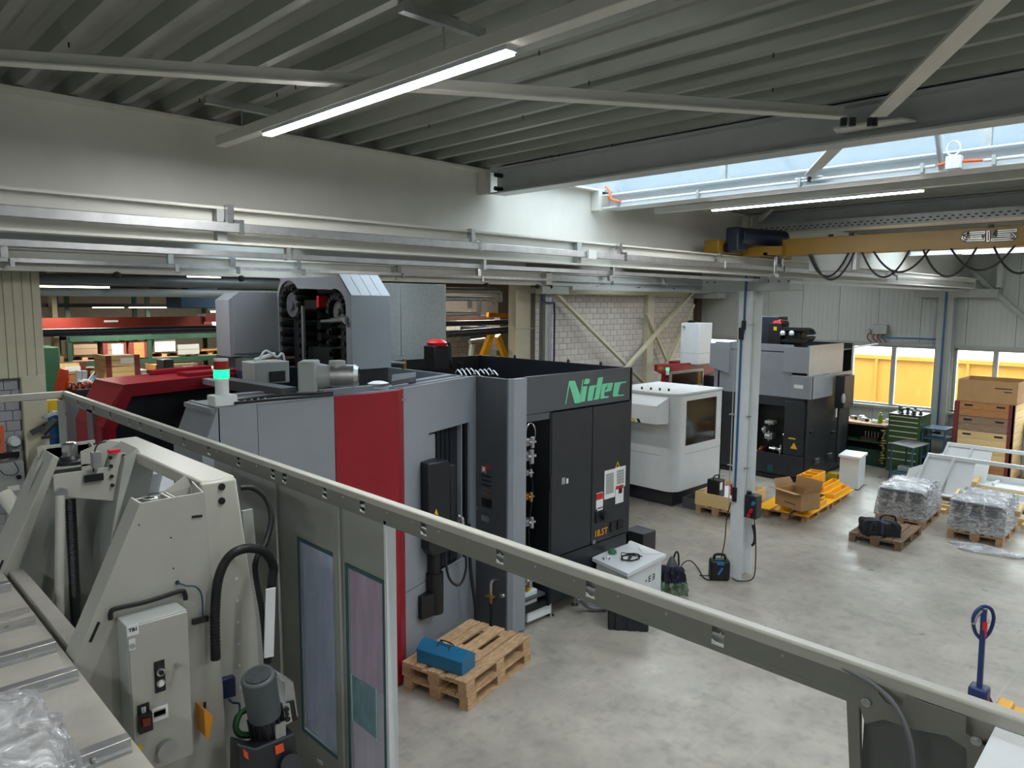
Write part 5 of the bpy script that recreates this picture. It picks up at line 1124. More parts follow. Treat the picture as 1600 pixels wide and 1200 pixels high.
q = fX(1249, 604); MB().box(XA - .046, XA - .041, q[0] - .1, q[0] + .1, q[1] - .04, q[1] + .04).build('maker_plate', white, dm)
# hydraulics in the bay
for (px, py, a_, b_, mt) in ((1198, 661, .2, .08, steelgrey), (1197, 682, .18, .14, zinc), (1190, 672, .08, .1, zinc), (1222, 680, .04, .16, chrome), (1205, 702, .22, .07, chrome), (1216, 703, .05, .13, chrome), (1185, 703, .09, .1, copper), (1183, 712, .12, .04, chrome)):
    y, z = fX(px, py); m = MB(); m.box(XA + .1, XA + .3, y - a_ / 2, y + a_ / 2, z - b_ / 2, z + b_ / 2); m.cyl((XA + .08, y - a_ * .3, z), (XA + .08, y + a_ * .4, z), .03, n=10); m.cyl((XA + .12, y, z - b_ * .8), (XA + .12, y, z + b_ * .8), .025, n=8); m.build('hydraulic_unit', mt, dm, bevel=.006)
m = MB(); y, z = fX(1210, 706); m.tube([(XA + .05, y + .1 * math.cos(t), z - .03 + .13 * math.sin(t)) for t in [k * .5 for k in range(4, 13)]], .01); y, z = fX(1180, 705); m.tube([(XA + .05, y + .1, z - .08), (XA + .05, y + .05, z + .04), (XA + .05, y - .1, z - .06)], .012); m.build('loose_hose', white, dm)
y, z = fX(1238, 685); MB().box(XA - .026, XA - .02, y - .08, y + .08, z - .015, z + .015).build('yellow_label', hazard_y, dm)
y, z = fX(1241, 697); m = MB(); m.prism([(XA - .026, y - .08, z - .06), (XA - .026, y + .08, z - .06), (XA - .026, y, z + .08)], (.005, 0, 0)); m.build('warning_triangle', hazard_y, dm)
y, z = fX(1204, 731); MB().box(XA - .016, XA - .01, y - .07, y + .07, z - .08, z + .08).build('inspection_window', mat('teal_window', '#104a56', .3), dm)
for px, py in ((1274, 720), (1294, 712)):
    q = P(px, py, 1, YA3); MB().box(q.x - .1, q.x + .1, YA3 - .06, YA3, q.z - .06, q.z + .06).build('connector_box', mgreyd, dm, bevel=.01)
for px in (1268, 1301): q = P(px, 675, 1, YA3); MB().box(q.x - .1, q.x + .1, YA3 - .03, YA3, q.z - .02, q.z + .02).build('handle', black, dm)
# right annex
ax0, ax1 = 17.6, 18.2
xs0 = P(1320, 600, 1, 6.4).x; MB().box(xs0, P(1335, 600, 1, 6.4).x, 6.4, P(1305, 600, 0, xs0).y, 1.6, P(1320, 588, 1, 6.4).z).build('side_cabinet', mdark, dm, bevel=.01); MB().box(xs0 + .05, P(1326, 600, 1, 6.4).x, 6.5, P(1309, 600, 0, xs0).y, .35, 1.6).build('side_cabinet', mdark, dm, bevel=.01)
q = P(1307, 645, 1, 6.7); MB().box(q.x - .06, q.x + .06, 6.69, 6.71, q.z - .1, q.z + .1).build('white_label', paper, dm)
q = P(1316, 622, 1, 6.38); MB().lathe([(.04, 0), (.05, .1), (.02, .2)], (q.x, 6.36, q.z - .1), 10).build('filter', zinc, dm)
# motor, pump and cable carrier on its roof
mt1 = thing('servo_motor', 'dark motor block with red cap on the rear machine roof', 'motor', (15.9, 8.2, 2.9))
a = P(1178, 535, 0, 15.9); b = P(1216, 492, 0, 15.9)
MB().box(15.9, 16.4, b.y, a.y, 2.87, b.z - .04).build('motor_body', mat('blue_black', '#1f2533', .45), mt1, bevel=.02)
c = P(1215, 512, 0, 15.88); MB().box(15.85, 16.1, c.y - .1, c.y + .2, 2.87, c.z + .1).build('gear_box', mblack, mt1, bevel=.01)
MB().lathe([(.14, 0), (.12, .05), (.05, .08), (.02, .085)], (15.98, c.y + .03, c.z + .1), 14).build('red_cap', redp, mt1)
MB().box(15.83, 15.85, c.y - .0, c.y + .07, c.z - .06, c.z + .02).build('yellow_label', hazard_y, mt1)
m = MB(); m.tube([(15.9, c.y - .05, c.z + .16), (15.9, c.y - .22, c.z + .14), (15.9, c.y - .22, c.z), (15.9, c.y - .1, c.z - .2)], .02); m.build('cable', rubber, mt1)
cc_ = thing('cable_carrier', 'black cable drag chain curled on the rear machine roof', 'cable carrier', (16.2, 7.2, 2.9))
ys = P(1222, 525, 0, 15.9).y; ye_ = P(1266, 525, 0, 15.9).y; zt3 = P(1240, 512, 0, 15.9).z
path = []
for k in range(12): path.append((ys + (ye_ + .12 - ys) * k / 11, zt3 - .03))
for k in range(1, 9): t = math.pi * k / 9; path.append((ye_ + .12 - .13 * math.sin(t), zt3 - .16 + .13 * math.cos(t)))
for k in range(10): path.append((ye_ + .12 + (ys - ye_ - .1) * k / 10, zt3 - .29))
for (ya_, za_), (yb2, zb2) in zip(path, path[1:]):
    MB().bar((15.95, ya_, za_), (15.95, yb2, zb2), .3, .07).build('chain_link', black, cc_)
MB().box(15.9, 16.2, ye_ + .2, ys - .05, 2.88, zt3 - .06).build('motor_body', mblack, cc_, bevel=.02)
for px, py in ((1223, 520), (1237, 520)): q = P(px, py, 0, 15.8); MB().lathe([(.05, 0), (.06, .05), (.03, .1)], (15.8, q.y, q.z - .05), 12).build('white_gauge', white, cc_)
# white filter cabinet, red machine
q0 = P(1092, 505, 1, 10.0); q1 = P(1111, 568, 1, 10.0); yfc = P(1064, 520, 0, q0.x).y
fc = thing('filter_cabinet', 'tall white mist filter cabinet standing on the red machine', 'filter', (q0.x + .3, 10.4, q1.z))
MB().box(q0.x, q1.x, 10.0, yfc, q1.z, q0.z).build('cabinet', white, fc, bevel=.012)
MB().box(q0.x - .003, q1.x + .003, 9.997, yfc + .003, q1.z + .28, q1.z + .29).build('seam', steelgrey, fc)
MB().lathe([(.1, 0), (.12, .03), (.06, .06)], (q0.x + .3, 10.4, q0.z), 12).build('lid_fitting', black, fc)
MB().cyl((q0.x - .06, yfc - .1, q0.z - .1), (q0.x, yfc - .1, q0.z - .1), .03).build('latch', chrome, fc)
MB().cyl((q1.x, 10.4, q1.z + .12), (q1.x + .12, 10.4, q1.z + .12), .09, n=12).build('port', steelgrey, fc)
rm = thing('red_machine', 'dark red machine with framed window far back by the corner', 'machine', (15.8, 10.3, 0))
a = P(1027, 570, 1, 10.2); b = P(1105, 575, 1, 10.2)
m = MB(); m.prism([(a.x, 10.2, a.z), (b.x, 10.2, a.z - .05), (b.x, 10.2, 1.2), (a.x + .3, 10.2, 1.2), (a.x + .3, 10.2, a.z - .25), (a.x, 10.2, a.z - .15)], (0, .08, 0)); m.build('red_body', mred, rm, smooth=False)
MB().box(b.x - .3, 18.3, 10.3, 11.2, 2.0, q1.z).build('red_top', mred, rm, bevel=.01)
MB().box(b.x - .3, 18.3, 9.6, 10.3, 1.2, 2.05).build('black_front', mdark, rm, bevel=.01)
MB().box(a.x + .4, 18.0, 9.9, 11.2, 0, 1.2).build('lower_body', mdark, rm)
c0 = P(1048, 583, 1, 9.9); c1 = P(1098, 575, 1, 9.9); c2 = P(1098, 606, 1, 9.9)
m = MB()
m.bar((c0.x, 9.9, c0.z), (c1.x, 9.9, c0.z), .05, .06); m.bar((c0.x, 9.9, 1.1), (c0.x, 9.9, c0.z), .05, .05, up=(0, 1, 0)); m.bar((c1.x, 9.9, 1.1), (c1.x, 9.9, c0.z), .05, .05, up=(0, 1, 0)); m.bar((c0.x, 9.9, 1.85), (c1.x, 9.9, 1.85), .05, .04); m.build('window_frame', alu, rm)
MB().box(c0.x, c1.x, 9.9, 9.905, 1.85, c0.z).build('window_pane', darkglass, rm)
q = P(1043, 578, 1, 10.1); m = MB(); m.cyl(q, q + Vector((0, 0, -.12)), .04); m.build('signal_tube', white, rm); MB().cyl(q, q + Vector((0, 0, .05)), .042).build('green_lens', led_green, rm); MB().cyl(q + Vector((0, 0, -.2)), q + Vector((0, 0, -.12)), .045).build('signal_base', black, rm)
# ================================================================== CRANE
XC = 8.6
cr = thing('overhead_crane', 'yellow overhead travelling crane beam with silver lettering', 'crane', (XC, 2, 4.5))
yL = P(1222, 385, 0, XC).y
MB().box(XC, XC + .22, -8.5, yL, 4.50, 4.685).build('crane_beam', yellowc, cr, bevel=.004)
MB().box(XC - .012, XC + .232, -8.5, yL, 4.49, 4.502).build('beam_flange', yellowc, cr)
MB().box(7.95, 9.9, 4.62, 4.82, 4.515, 4.67).build('end_carriage', yellowc, cr, bevel=.01)
MB().cyl((8.1, 4.61, 4.58), (8.1, 4.58, 4.58), .06, n=16).build('wheel_cap', black, cr)
MB().box(XC - .1, XC + .3, yL - .05, 4.7, 4.5, 4.6).build('beam_seat', yellowc, cr)
MB().cyl((8.2, 4.5, 4.72), (8.95, 4.3, 4.72), .1, n=18).build('travel_motor', mat('motor_blue_black', '#1c2638', .45), cr, bevel=.01)
MB().box(8.1, 8.35, 4.45, 4.62, 4.54, 4.82).build('gear_reducer', mat('motor_blue_black2', '#202a3a', .45), cr, bevel=.02)
m = MB(); m.cyl((8.75, 4.3, 4.5), (8.75, 4.3, 4.26), .022, n=10); m.box(8.5, 9.0, 4.28, 4.33, 4.5, 4.53); m.box(8.7, 8.8, 4.27, 4.36, 4.24, 4.28); m.build('collector_arm', chrome, cr)
for px in (1228, 1298, 1330, 1547): q = P(px, 372, 0, XC); MB().box(XC - .02, XC + .03, q.y - .02, q.y + .02, 4.68, 4.71).build('beam_clamp', black, cr)
ca = P(1267, 397, 0, XC + .05); cb2 = P(1334, 397, 0, XC + .05); MB().box(XC + .0, XC + .25, cb2.y, ca.y, 4.29, 4.49).build('control_cabinet', steelgrey, cr, bevel=.01)
MB().box(XC - .02, XC + .1, cb2.y - .06, cb2.y - .02, 4.3, 4.49).build('hanger', alu, cr)
def strk(pts, w_, mt, nm='letter', off=0.):
    V = [P(1100 + x / 3.2, 160 + y / 3.2, 0, XC - .004 - off) for x, y in pts]
    for a, b in zip(V, V[1:]):
        d = (b - a); 
        if d.length < 1e-4: continue
        d = d.normalized() * w_ * .5; m = MB(); m.bar(a - d * .9, b + d * .9, w_, .004, up=(1, 0, 0)); m.build(nm, mt, cr)
G1 = [[(1398, 650), (1320, 655), (1300, 664), (1296, 678), (1308, 688), (1396, 685), (1397, 670), (1340, 674)], [(1421, 648), (1421, 690)], [(1556, 640), (1462, 646), (1450, 656), (1460, 665), (1540, 662), (1552, 672), (1540, 682), (1442, 688)]]
for s_ in G1: strk(s_, .042, mdark, 'letter_shadow'); strk(s_, .03, silver, 'letter', .005); strk(s_, .007, mdark, 'letter_groove', .01)
def fest(ax_, ay, bx_, by, sag, lab, dx=-.04):
    a = P(ax_, ay, 0, XC + dx); b = P(bx_, by, 0, XC + dx); a.z = b.z = 4.49
    zs = P((ax_ + bx_) / 2, sag, 0, XC + dx).z; pts = []
    for k in range(9):
        u = k / 8; q = a.lerp(b, u); q.z = 4.49 - (4.49 - zs) * (1 - (2 * u - 1) ** 2) ; pts.append(q)
    o = MB().tube(pts, .011, n=7, sm=3).build('festoon_cable', rubber); tagp(o, lab, 'cable', 'festoon cables under the crane beam')
for k, (a_, b_, s_, lab) in enumerate(((1264, 1326, 432, 'leftmost hanging cable loop, in front of the grey crane cabinet'), (1268, 1335, 437, 'second cable loop from the left, just behind the leftmost'), (1347, 1421, 433, 'cable loop right of the grey crane cabinet, hanging deep'), (1365, 1452, 425, 'thick wide cable loop right of the crane cabinet'), (1442, 1526, 432, 'deep cable loop left of the crane lettering'), (1485, 1585, 422, 'wide cable loop below the crane lettering'), (1552, 1640, 427, 'cable loop cut off at the right picture edge'))):
    fest(a_, 394, b_, 392, s_, lab, -.04 - .02 * (k % 2))
# cable tray under the dark beam
ty = thing('cable_tray', 'perforated galvanised cable tray under the dark roof beam', 'cable tray', (9.2, 2, 4.8))
tz0 = P(1600, 338, 0, 9.25).z; tz1 = P(1600, 321, 0, 9.25).z
m = MB(); m.box(9.25, 9.6, -6, 4.9, tz0 - .002, tz0)
m.box(9.25, 9.254, -6, 4.9, tz0, tz1); m.box(9.596, 9.6, -6, 4.9, tz0, tz1); m.build('tray', zinc, ty)
m = MB(); y = 4.8
while y > -1.5:
    for k, zz in enumerate((tz0 + .025, tz0 + .055)): m.box(9.247, 9.25, y - .03 - k * .03, y - k * .03, zz, zz + .012)
    y -= .075
m.build('perforation', mblack, ty, kind='stuff')
# LED lamps
def ledlamp(x, y0, y1, ty0, ty1, zt_, lab, rods=(), w_=.06, power=LAMP_POWER, m_=lampm):
    t = thing('led_batten', lab, 'lamp', (x, (y0 + y1) / 2, zt_))
    MB().box(x - .035, x + .035, ty0, ty1, zt_ + .022, zt_ + .085).build('trunking', cream, t, bevel=.004)
    MB().box(x - .03, x + .03, y0, y1, zt_ + .004, zt_ + .022).build('lamp_body', white, t)
    MB().box(x - .026, x + .026, y0 + .01, y1 - .01, zt_ - .006, zt_ + .004).build('diffuser', m_, t)
    for y in rods:
        MB().cyl((x, y, zt_ + .085), (x, y, 5.1), .004, n=6).build('suspension_rod', zinc, t); MB().box(x - .22, x + .22, y - .02, y + .02, 5.065, 5.105).build('mounting_rail', zinc, t)
    l = bpy.data.lights.new('lamp_light', 'AREA'); l.shape = 'RECTANGLE'; l.size = .05; l.size_y = y1 - y0; l.energy = power; l.color = (.97, .99, 1)
    o = bpy.data.objects.new('lamp_light', l); COL.objects.link(o); o.location = (x, (y0 + y1) / 2, zt_ - .02); attach(o, t); return t
zl = 4.87
a = P(414, 211, 2, zl); b = P(802, 82, 2, zl); xl = (a.x + b.x) / 2; e_ = P(322, 232, 2, zl)
l1 = ledlamp(xl, b.y, a.y, -3.2, e_.y, zl, 'bright LED batten lamp on a long suspended trunking, upper middle', rods=(P(410, 172, 2, 5.09).y, P(732, 45, 2, 5.09).y))
a = P(1112, 329, 2, zl); b = P(1444, 298, 2, zl); x2 = (a.x + b.x) / 2; e2 = P(1015, 336, 2, zl)
l2 = ledlamp(x2, b.y, a.y, -3, e2.y, zl, 'LED batten lamp below the white skylight beam', rods=())
a = P(1502, 397, 2, zl); b = P(1640, 391, 2, zl)
l3 = ledlamp(a.x, b.y, a.y, b.y - 2, a.y + .6, zl, 'far LED batten lamp behind the right end of the crane beam', rods=(a.y + .3,))
ledlamp(xl, -2.2, -.6, -3, -.4, zl, 'LED batten lamp behind the viewer on the same trunking line')  # this lamp and the next are unseen, added to light the interior
ledlamp(x2, -2.2, -.6, -3, -.4, zl, 'LED batten lamp continuing the second trunking line behind the viewer')
for k, (x, y) in enumerate(((-2, 1.5), (-2, -3), (-2, 8), (3, 8.6), (8.5, 8.6), (13, 8.6), (17.3, 8.6), (12, -1), (17.3, -1))):  # more unseen battens, added to brighten the hall
    ledlamp(x, y - .8, y + .8, y - 1, y + 1, 4.98 if y > 5.2 else zl, ('LED batten lamp hidden beyond the roof girder ' + ('at the far left', 'above the red hood', 'above the tool magazine', 'above the block wall', 'near the window corner')[k - 2]) if y > 5.2 else 'LED batten lamp out of view ' + {0: 'left of the viewer', 1: 'behind the viewer on the left', 7: 'beyond the right picture edge', 8: 'near the window wall on the right'}[k], rods=(y - .6, y + .6))
# ================================================================== PALLETS
random.seed(21)
def make_pallet(lab, loc, rz, mt=wood, group='euro pallets', L_=1.2, W_=.8):
    t = thing('euro_pallet', lab, 'pallet', loc, group, rz)
    ys = (-.3275, -.19, 0, .19, .3275); ws = (.145, .1, .145, .1, .145)
    for y, w_ in zip(ys, ws): MB().box(-L_ / 2, L_ / 2, y - w_ / 2, y + w_ / 2, .122, .144).build('deck_board', mt, t, bevel=.002)
    for x in (-.5275, 0, .5275): MB().box(x - .0725, x + .0725, -W_ / 2, W_ / 2, .1, .121).build('cross_board', mt, t)
    for x in (-.5275, 0, .5275):
        for y in (-.35, 0, .35): MB().box(x - .07, x + .07, y - .05 if y else -.07, y + .05 if y else .07, .022, .1).build('block', mt, t)
    for y in (-.35, 0, .35): MB().box(-L_ / 2, L_ / 2, y - .05, y + .05, 0, .021).build('bottom_board', mt, t)
    return t
def place(src, lab, loc, rz):
    c = copy_tree(src, None, lab); c.location = loc; c.rotation_euler.z = rz; return c
def rect(pa, pb, z=0):
    """centre and heading of a 1.2 x .8 pallet whose near corner shows at pixel pa, far right end at pb"""
    a = P(*pa, 2, z); b = P(*pb, 2, z); d = (b - a); d.z = 0; d.normalize(); n_ = Vector((-d.y, d.x, 0)); return a, d, n_, math.atan2(d.y, d.x)
a, d, n_, rz = rect((731, 1112), (830, 1032))
PC = a + d * .6 + n_ * .4
p1 = make_pallet('lower euro pallet of the stack of two beside the red panel', (PC.x, PC.y, 0), rz)
p2 = place(p1, 'upper euro pallet of the pair, carrying the blue toolbox', (PC.x - .01, PC.y + .01, .145), rz)
# toolbox
ta = P(722, 1057, 2, .29); tb = P(651, 1034, 2, .29); d2 = (tb - ta).normalized(); rz2 = math.atan2(d2.y, d2.x); ln = (tb - ta).length; n2 = Vector((d2.y, -d2.x, 0)); n2 = n2 if n2.x > 0 else -n2
tc_ = P(741, 1041, 2, .29); wd = (tc_ - ta).length
cen = ta + d2 * ln / 2 + n2 * wd / 2
tb_ = thing('toolbox', 'blue steel cantilever toolbox with folded handle lying on the pallet', 'toolbox', (cen.x, cen.y, .29), None, rz2)
hx_, hy_ = ln / 2, wd / 2
MB().box(-hx_, hx_, -hy_, hy_, 0, .13).build('box_body', bluetool, tb_, bevel=.004)
m = MB(); m.prism([(-hx_ - .004, -hy_ - .004, .125), (-hx_ - .004, hy_ + .004, .125), (-hx_ - .004, hy_ + .004, .14), (-hx_ - .004, .03, .2), (-hx_ - .004, -.03, .2), (-hx_ - .004, -hy_ - .004, .14)], (2 * hx_ + .008, 0, 0)); m.build('lid', bluetool, tb_, bevel=.003, smooth=False)
m = MB(); m.tube([(-.07, .05, .185), (-.06, 0, .235), (.06, 0, .235), (.07, .05, .185)], .006, sm=2); m.tube([(-.07, -.05, .185), (-.06, 0, .24), (.06, 0, .24), (.07, -.05, .185)], .006, sm=2); m.build('handle', black, tb_)
# right pallets and wrapped bales
a, d, n_, rz = rect((1408, 862), (1442, 838)); 
def corner(pa, rzv, lab, src=p1, z=0., dx=.6, dy=.4):
    a = P(*pa, 2, 0); d = Vector((math.cos(rzv), math.sin(rzv), 0)); n_ = Vector((-d.y, d.x, 0)); c = a + d * dx + n_ * dy
    return place(src, lab, (c.x, c.y, z), rzv), c
wdk = make_pallet('dark weathered euro pallet under the black equipment bag', (0, 0, 0), 0, mat('weathered_pallet', '#5d4a3a', .8, hex2='#8d7256', scale=9, stretch=(1, 9, 9), bump=.3, bscale=30, rnd=.12))
q = P(1403, 862, 2, 0); r3 = math.radians(3); wdk.location = (q.x + .62, q.y + .40, 0); wdk.rotation_euler.z = r3
pb1, cb1 = corner((1440, 832), math.radians(4), 'euro pallet under the left film-wrapped bale', dx=.75)
pb2, cb2 = corner((1566, 855), math.radians(2), 'euro pallet under the right film-wrapped bale')
def bale(c, rzv, lab, h=.5):
    t = thing('wrapped_bale', lab, 'bale', (c.x, c.y, .146), 'film wrapped bales', rzv); z = .0; k = 0
    while z < h - .02:
        j = .02 * (k % 3) - .02; MB().box(-.56 + j, .56 - j, -.37 - j * .5, .37 + j * .5, z, z + .045).build('layer', mat('grey_goods', '#75787a', .5, .2) if 'grey_goods' not in MATS else MATS['grey_goods'], t, bevel=.01); z += .05; k += 1
    lump(-.6, .6, -.41, .41, 0.0, h + .04, 'stretch_film', wrap, t, amp=.022, taper=.1)
    return t
bale(cb1, math.radians(4), 'left grey bale in shiny stretch film, behind the bag pallet')
bale(cb2, math.radians(2), 'right grey bale in shiny stretch film on its pallet')
m = MB(); q = P(1545, 862, 2, 0); pts = []
for k in range(24): t = k / 24 * 6.283; pts.append((q.x + .22 * math.cos(t) * (1 + .3 * math.sin(3 * t)), q.y + .5 * math.sin(t) * (1 + .2 * math.cos(5 * t)), 0.004))
m.prism(pts, (0, 0, .03)); o = m.build('loose_film', wrap); tagp(o, 'loose strip of stretch film on the floor beside the right bale', 'film')
# equipment bag
q = P(1374, 833, 2, .146); bg_ = thing('equipment_bag', 'black open-topped bag with violet straps on the dark pallet', 'bag', (q.x, q.y, .146), None, math.radians(-60))
lump(-.29, .29, -.17, .17, 0, .22, 'bag_body', bagm, bg_, amp=.015, taper=.12)
m = MB(); m.tube([(.25, .05, .2), (.22, .05, .29), (.08, 0, .31), (.0, .0, .27), (.02, 0, .2)], .016); m.build('bag_strap', black, bg_)
m = MB(); m.box(-.02, .03, -.18, .18, .02, .235); m.build('violet_strap', purple, bg_, bevel=.01)
m = MB(); m.tube([(-.25, -.1, .22), (-.12, -.14, .24), (0, -.1, .23)], .014); m.build('violet_cord', purple, bg_)
# timber crate on pallet
a, d, n_, rz = rect((1137, 808), (1204, 779))
_a, _d, _n, rz = rect((1150, 813), (1212, 785))
pc1 = place(p1, 'euro pallet under the pale plywood crate beside the column', (0, 0, 0), rz)
a = P(1150, 813, 2, 0); d = Vector((math.cos(rz), math.sin(rz), 0)); n_ = Vector((-d.y, d.x, 0)); c = a + d * .6 + n_ * .42; pc1.location = (c.x, c.y, 0)
wc_ = thing('wooden_crate', 'pale pine collar crate with white sheet inside, behind the column', 'crate', (c.x, c.y, .146), None, rz)
for (x0, x1, y0, y1) in ((-.6, .6, -.42, -.4), (-.6, .6, .4, .42), (-.6, -.58, -.4, .4), (.58, .6, -.4, .4)): MB().box(x0, x1, y0, y1, 0, .24).build('board', woody, wc_)
MB().box(-.56, .56, -.38, .38, .12, .15).build('inner_sheet', paper, wc_)
q = thing('welding_unit', 'small black case standing upright in the pine crate', 'case', (c.x - .35, c.y + .12, .29), None, rz)
MB().box(-.11, .11, -.13, .13, 0, .34).build('case_body', black, q, bevel=.02); MB().box(-.1, .0, -.134, -.13, .16, .3).build('white_label', paper, q); m = MB(); m.tube([(-.11, 0, .34), (-.08, 0, .4), (.08, 0, .4), (.11, 0, .34)], .014); m.build('handle', black, q)
# yellow frames on a pallet with a cardboard box
rz = math.radians(4); d = Vector((math.cos(rz), math.sin(rz), 0)); n_ = Vector((-d.y, d.x, 0))
py = place(p1, 'euro pallet under the yellow steel frames', (0, 0, 0), rz)
a = P(1262, 818, 2, 0); c = a + d * .6 + n_ * .42; py.location = (c.x, c.y, 0); py.rotation_euler.z = rz
py2 = place(p1, 'second pallet under the far half of the yellow frames', (c.x + .95, c.y + .35, 0), rz + .05)
py2.location = (c.x + 1.25, c.y + .1, 0)
def ybeam(lab, s, t0, ln_, wd_, z, blocks):
    o = thing('yellow_weldment', lab, 'steel frame', (c.x + d.x * s + n_.x * t0, c.y + d.y * s + n_.y * t0, z), 'yellow steel frames on the pallets', rz)
    MB().box(0, ln_, 0, wd_, 0, .02).build('base_plate', yellow, o, bevel=.003)
    for (x0, x1) in blocks:
        m = MB(); m.box(x0, x1, .05, .07, .02, .11); m.box(x0, x1, wd_ - .07, wd_ - .05, .02, .11); m.box(x0, x0 + .02, .07, wd_ - .07, .02, .11); m.box(x1 - .02, x1, .07, wd_ - .07, .02, .11); m.build('welded_frame', yellow, o, bevel=.003)
    return o
ybeam('long yellow frame nearest the viewer on the yellow pallet', -.72, -.46, 2.6, .26, .146, ((.15, 1.1), (1.5, 2.45)))
ybeam('middle yellow frame between the two others', -.7, -.12, 1.6, .26, .146, ((.1, .75),))
ybeam('yellow frame nearest the pine crate', -.75, .22, 1.5, .3, .146, ())
ybeam('shorter yellow frame under the far edge of the cardboard box', 1.05, -.14, 1.2, .26, .146, ((.1, 1.1),))
for k in range(3):
    s = 1.2 + k * .28; o = thing('yellow_steel_bin', ('leftmost', 'middle', 'rightmost')[k] + ' of the three upright yellow steel boxes behind the cardboard box', 'steel box', (c.x + d.x * s + n_.x * .28, c.y + d.y * s + n_.y * .28, .146), None, rz)
    m = MB(); h = .3; m.box(-.13, .13, -.15, -.13, 0, h); m.box(-.13, .13, .13, .15, 0, h); m.box(-.13, -.11, -.13, .13, 0, h); m.box(.11, .13, -.13, .13, 0, h); m.box(-.11, .11, -.13, .13, 0, .02); m.build('box_wall', yellow, o, bevel=.003)
# cardboard box, open flaps
a_ = P(1251, 800, 2, .27); b_ = P(1211, 787, 2, .27); c_ = P(1269, 789, 2, .27); bxc = thing('cardboard_box', 'open cardboard box with raised flaps standing on the yellow frames', 'cardboard box', (a_.x, a_.y, .27))
u_ = b_ - a_; v_ = c_ - a_; v_ = Vector((-u_.y, u_.x, 0)).normalized() * v_.length * .78; v_ = v_ if v_.x > 0 else -v_
h_ = P(1254, 774, 0, a_.x).z - .27
def bq(s, t, z, o=(0, 0)): p = a_ + u_ * s + v_ * t; return (p.x + (u_.x * o[0] + v_.x * o[1]), p.y + (u_.y * o[0] + v_.y * o[1]), .27 + z)
m = MB(); th_ = .02
for (s0_, t0_, s1_, t1_) in ((0, 0, 1, th_), (0, 1 - th_, 1, 1), (0, th_, th_, 1 - th_), (1 - th_, th_, 1, 1 - th_)): m.prism([bq(s0_, t0_, 0), bq(s1_, t0_, 0), bq(s1_, t1_, 0), bq(s0_, t1_, 0)], (0, 0, h_))
m.prism([bq(0, 0, 0), bq(1, 0, 0), bq(1, 1, 0), bq(0, 1, 0)], (0, 0, .006)); m.build('box_body', card, bxc)
for pts in ([bq(0, 0, h_), bq(1, 0, h_), bq(1.02, -.35, h_ + .03), bq(.0, -.35, h_ + .02)], [bq(0, 1, h_), bq(1, 1, h_), bq(1, 1.2, h_ + .17), bq(.05, 1.2, h_ + .17)], [bq(1, 0, h_), bq(1, 1, h_), bq(1.16, .95, h_ + .14), bq(1.16, .1, h_ + .14)], [bq(0, 0, h_), bq(0, 1, h_), bq(-.1, 1, h_ + .1), bq(-.1, .05, h_ + .1)]):
    MB().prism(pts, (0, 0, .005)).build('flap', card, bxc)
MB().prism([bq(.2, -.005, .09), bq(.62, -.005, .09), bq(.62, -.005, .105), bq(.2, -.005, .105)], (0, .002, 0)).build('printed_line', mdark, bxc)
# ================================================================== WHITE PEDESTALS, BAG, FLOOR THINGS
def pedestal(lab, pn, pl_, pr_, h, top, rzv=None):
    """near top corner pn, left top corner pl_, right top corner pr_"""
    a = P(*pn, 2, h); b = P(*pl_, 2, h); c = P(*pr_, 2, h)
    t = thing('white_pedestal', lab, 'pedestal', ((b.x + c.x) / 2, (b.y + c.y) / 2, 0))
    u = b - a; v = c - a
    def q(s, t_, z): p = a + u * s + v * t_; return (p.x, p.y, z)
    MB().prism([q(0, 0, h - .05), q(1, 0, h - .05), q(1, 1, h - .05), q(0, 1, h - .05)], (0, 0, .05)).build('top_plate', white, t, bevel=.004)
    e = .06; MB().prism([q(e, e, .02), q(1 - e, e, .02), q(1 - e, 1 - e, .02), q(e, 1 - e, .02)], (0, 0, h - .07)).build('body', white, t, bevel=.004)
    MB().prism([q(e, e, 0), q(1 - e, e, 0), q(1 - e, 1 - e, 0), q(e, 1 - e, 0)], (0, 0, .02)).build('foot', mblack, t)
    return t, q
HP = .62
t, q = pedestal('white pedestal with a coiled cable on top beside the anthracite cabinet', (981, 896), (925, 871), (1041, 866), HP, None)
for k in range(3):
    s, v = .38, .42; o_ = Vector(q(s, v, HP)); 
m = MB(); m.tube([o_ + Vector(((.13 + .01 * (k % 3)) * math.cos(k * .55), (.1 + .012 * (k % 2)) * math.sin(k * .55), .012 + .001 * k)) for k in range(26)], .006, n=6, sm=3); m.tube([o_ + Vector((-.1, .05, .02)), o_ + Vector((0, .14, .05)), o_ + Vector((.1, .0, .02)), o_ + Vector((.18, -.06, .01))], .006)
cbl = m.build('coiled_cable', rubber); tagp(cbl, 'black coiled cable with plugs on the white pedestal', 'cable')
m = MB()
for k in range(6): r_ = Vector((random.uniform(-.12, .12), random.uniform(-.08, .08), .008)); m.bar(o_ + r_, o_ + r_ + Vector((.05, .02, .01)), .02, .018)
m.build('plug', black, cbl)
g_ = Vector(q(.82, .35, HP)); o = MB().lathe([(.03, 0), (.06, .02), (.05, .05), (.02, .07)], g_, 10).build('green_pouch', mat('green_cloth', '#2c6a4a', .7)); tagp(o, 'small green pouch at the back left corner of the pedestal top', 'pouch')
g_ = Vector(q(.72, .12, HP)); m = MB(); m.tube([g_ + Vector((-.05, 0, .008)), g_ + Vector((0, .05, .01)), g_ + Vector((.05, 0, .01)), g_ + Vector((0, -.04, .008))], .01); o = m.build('clear_tube', chrome); tagp(o, 'short clear ring lying near the pedestal edge', 'tube')
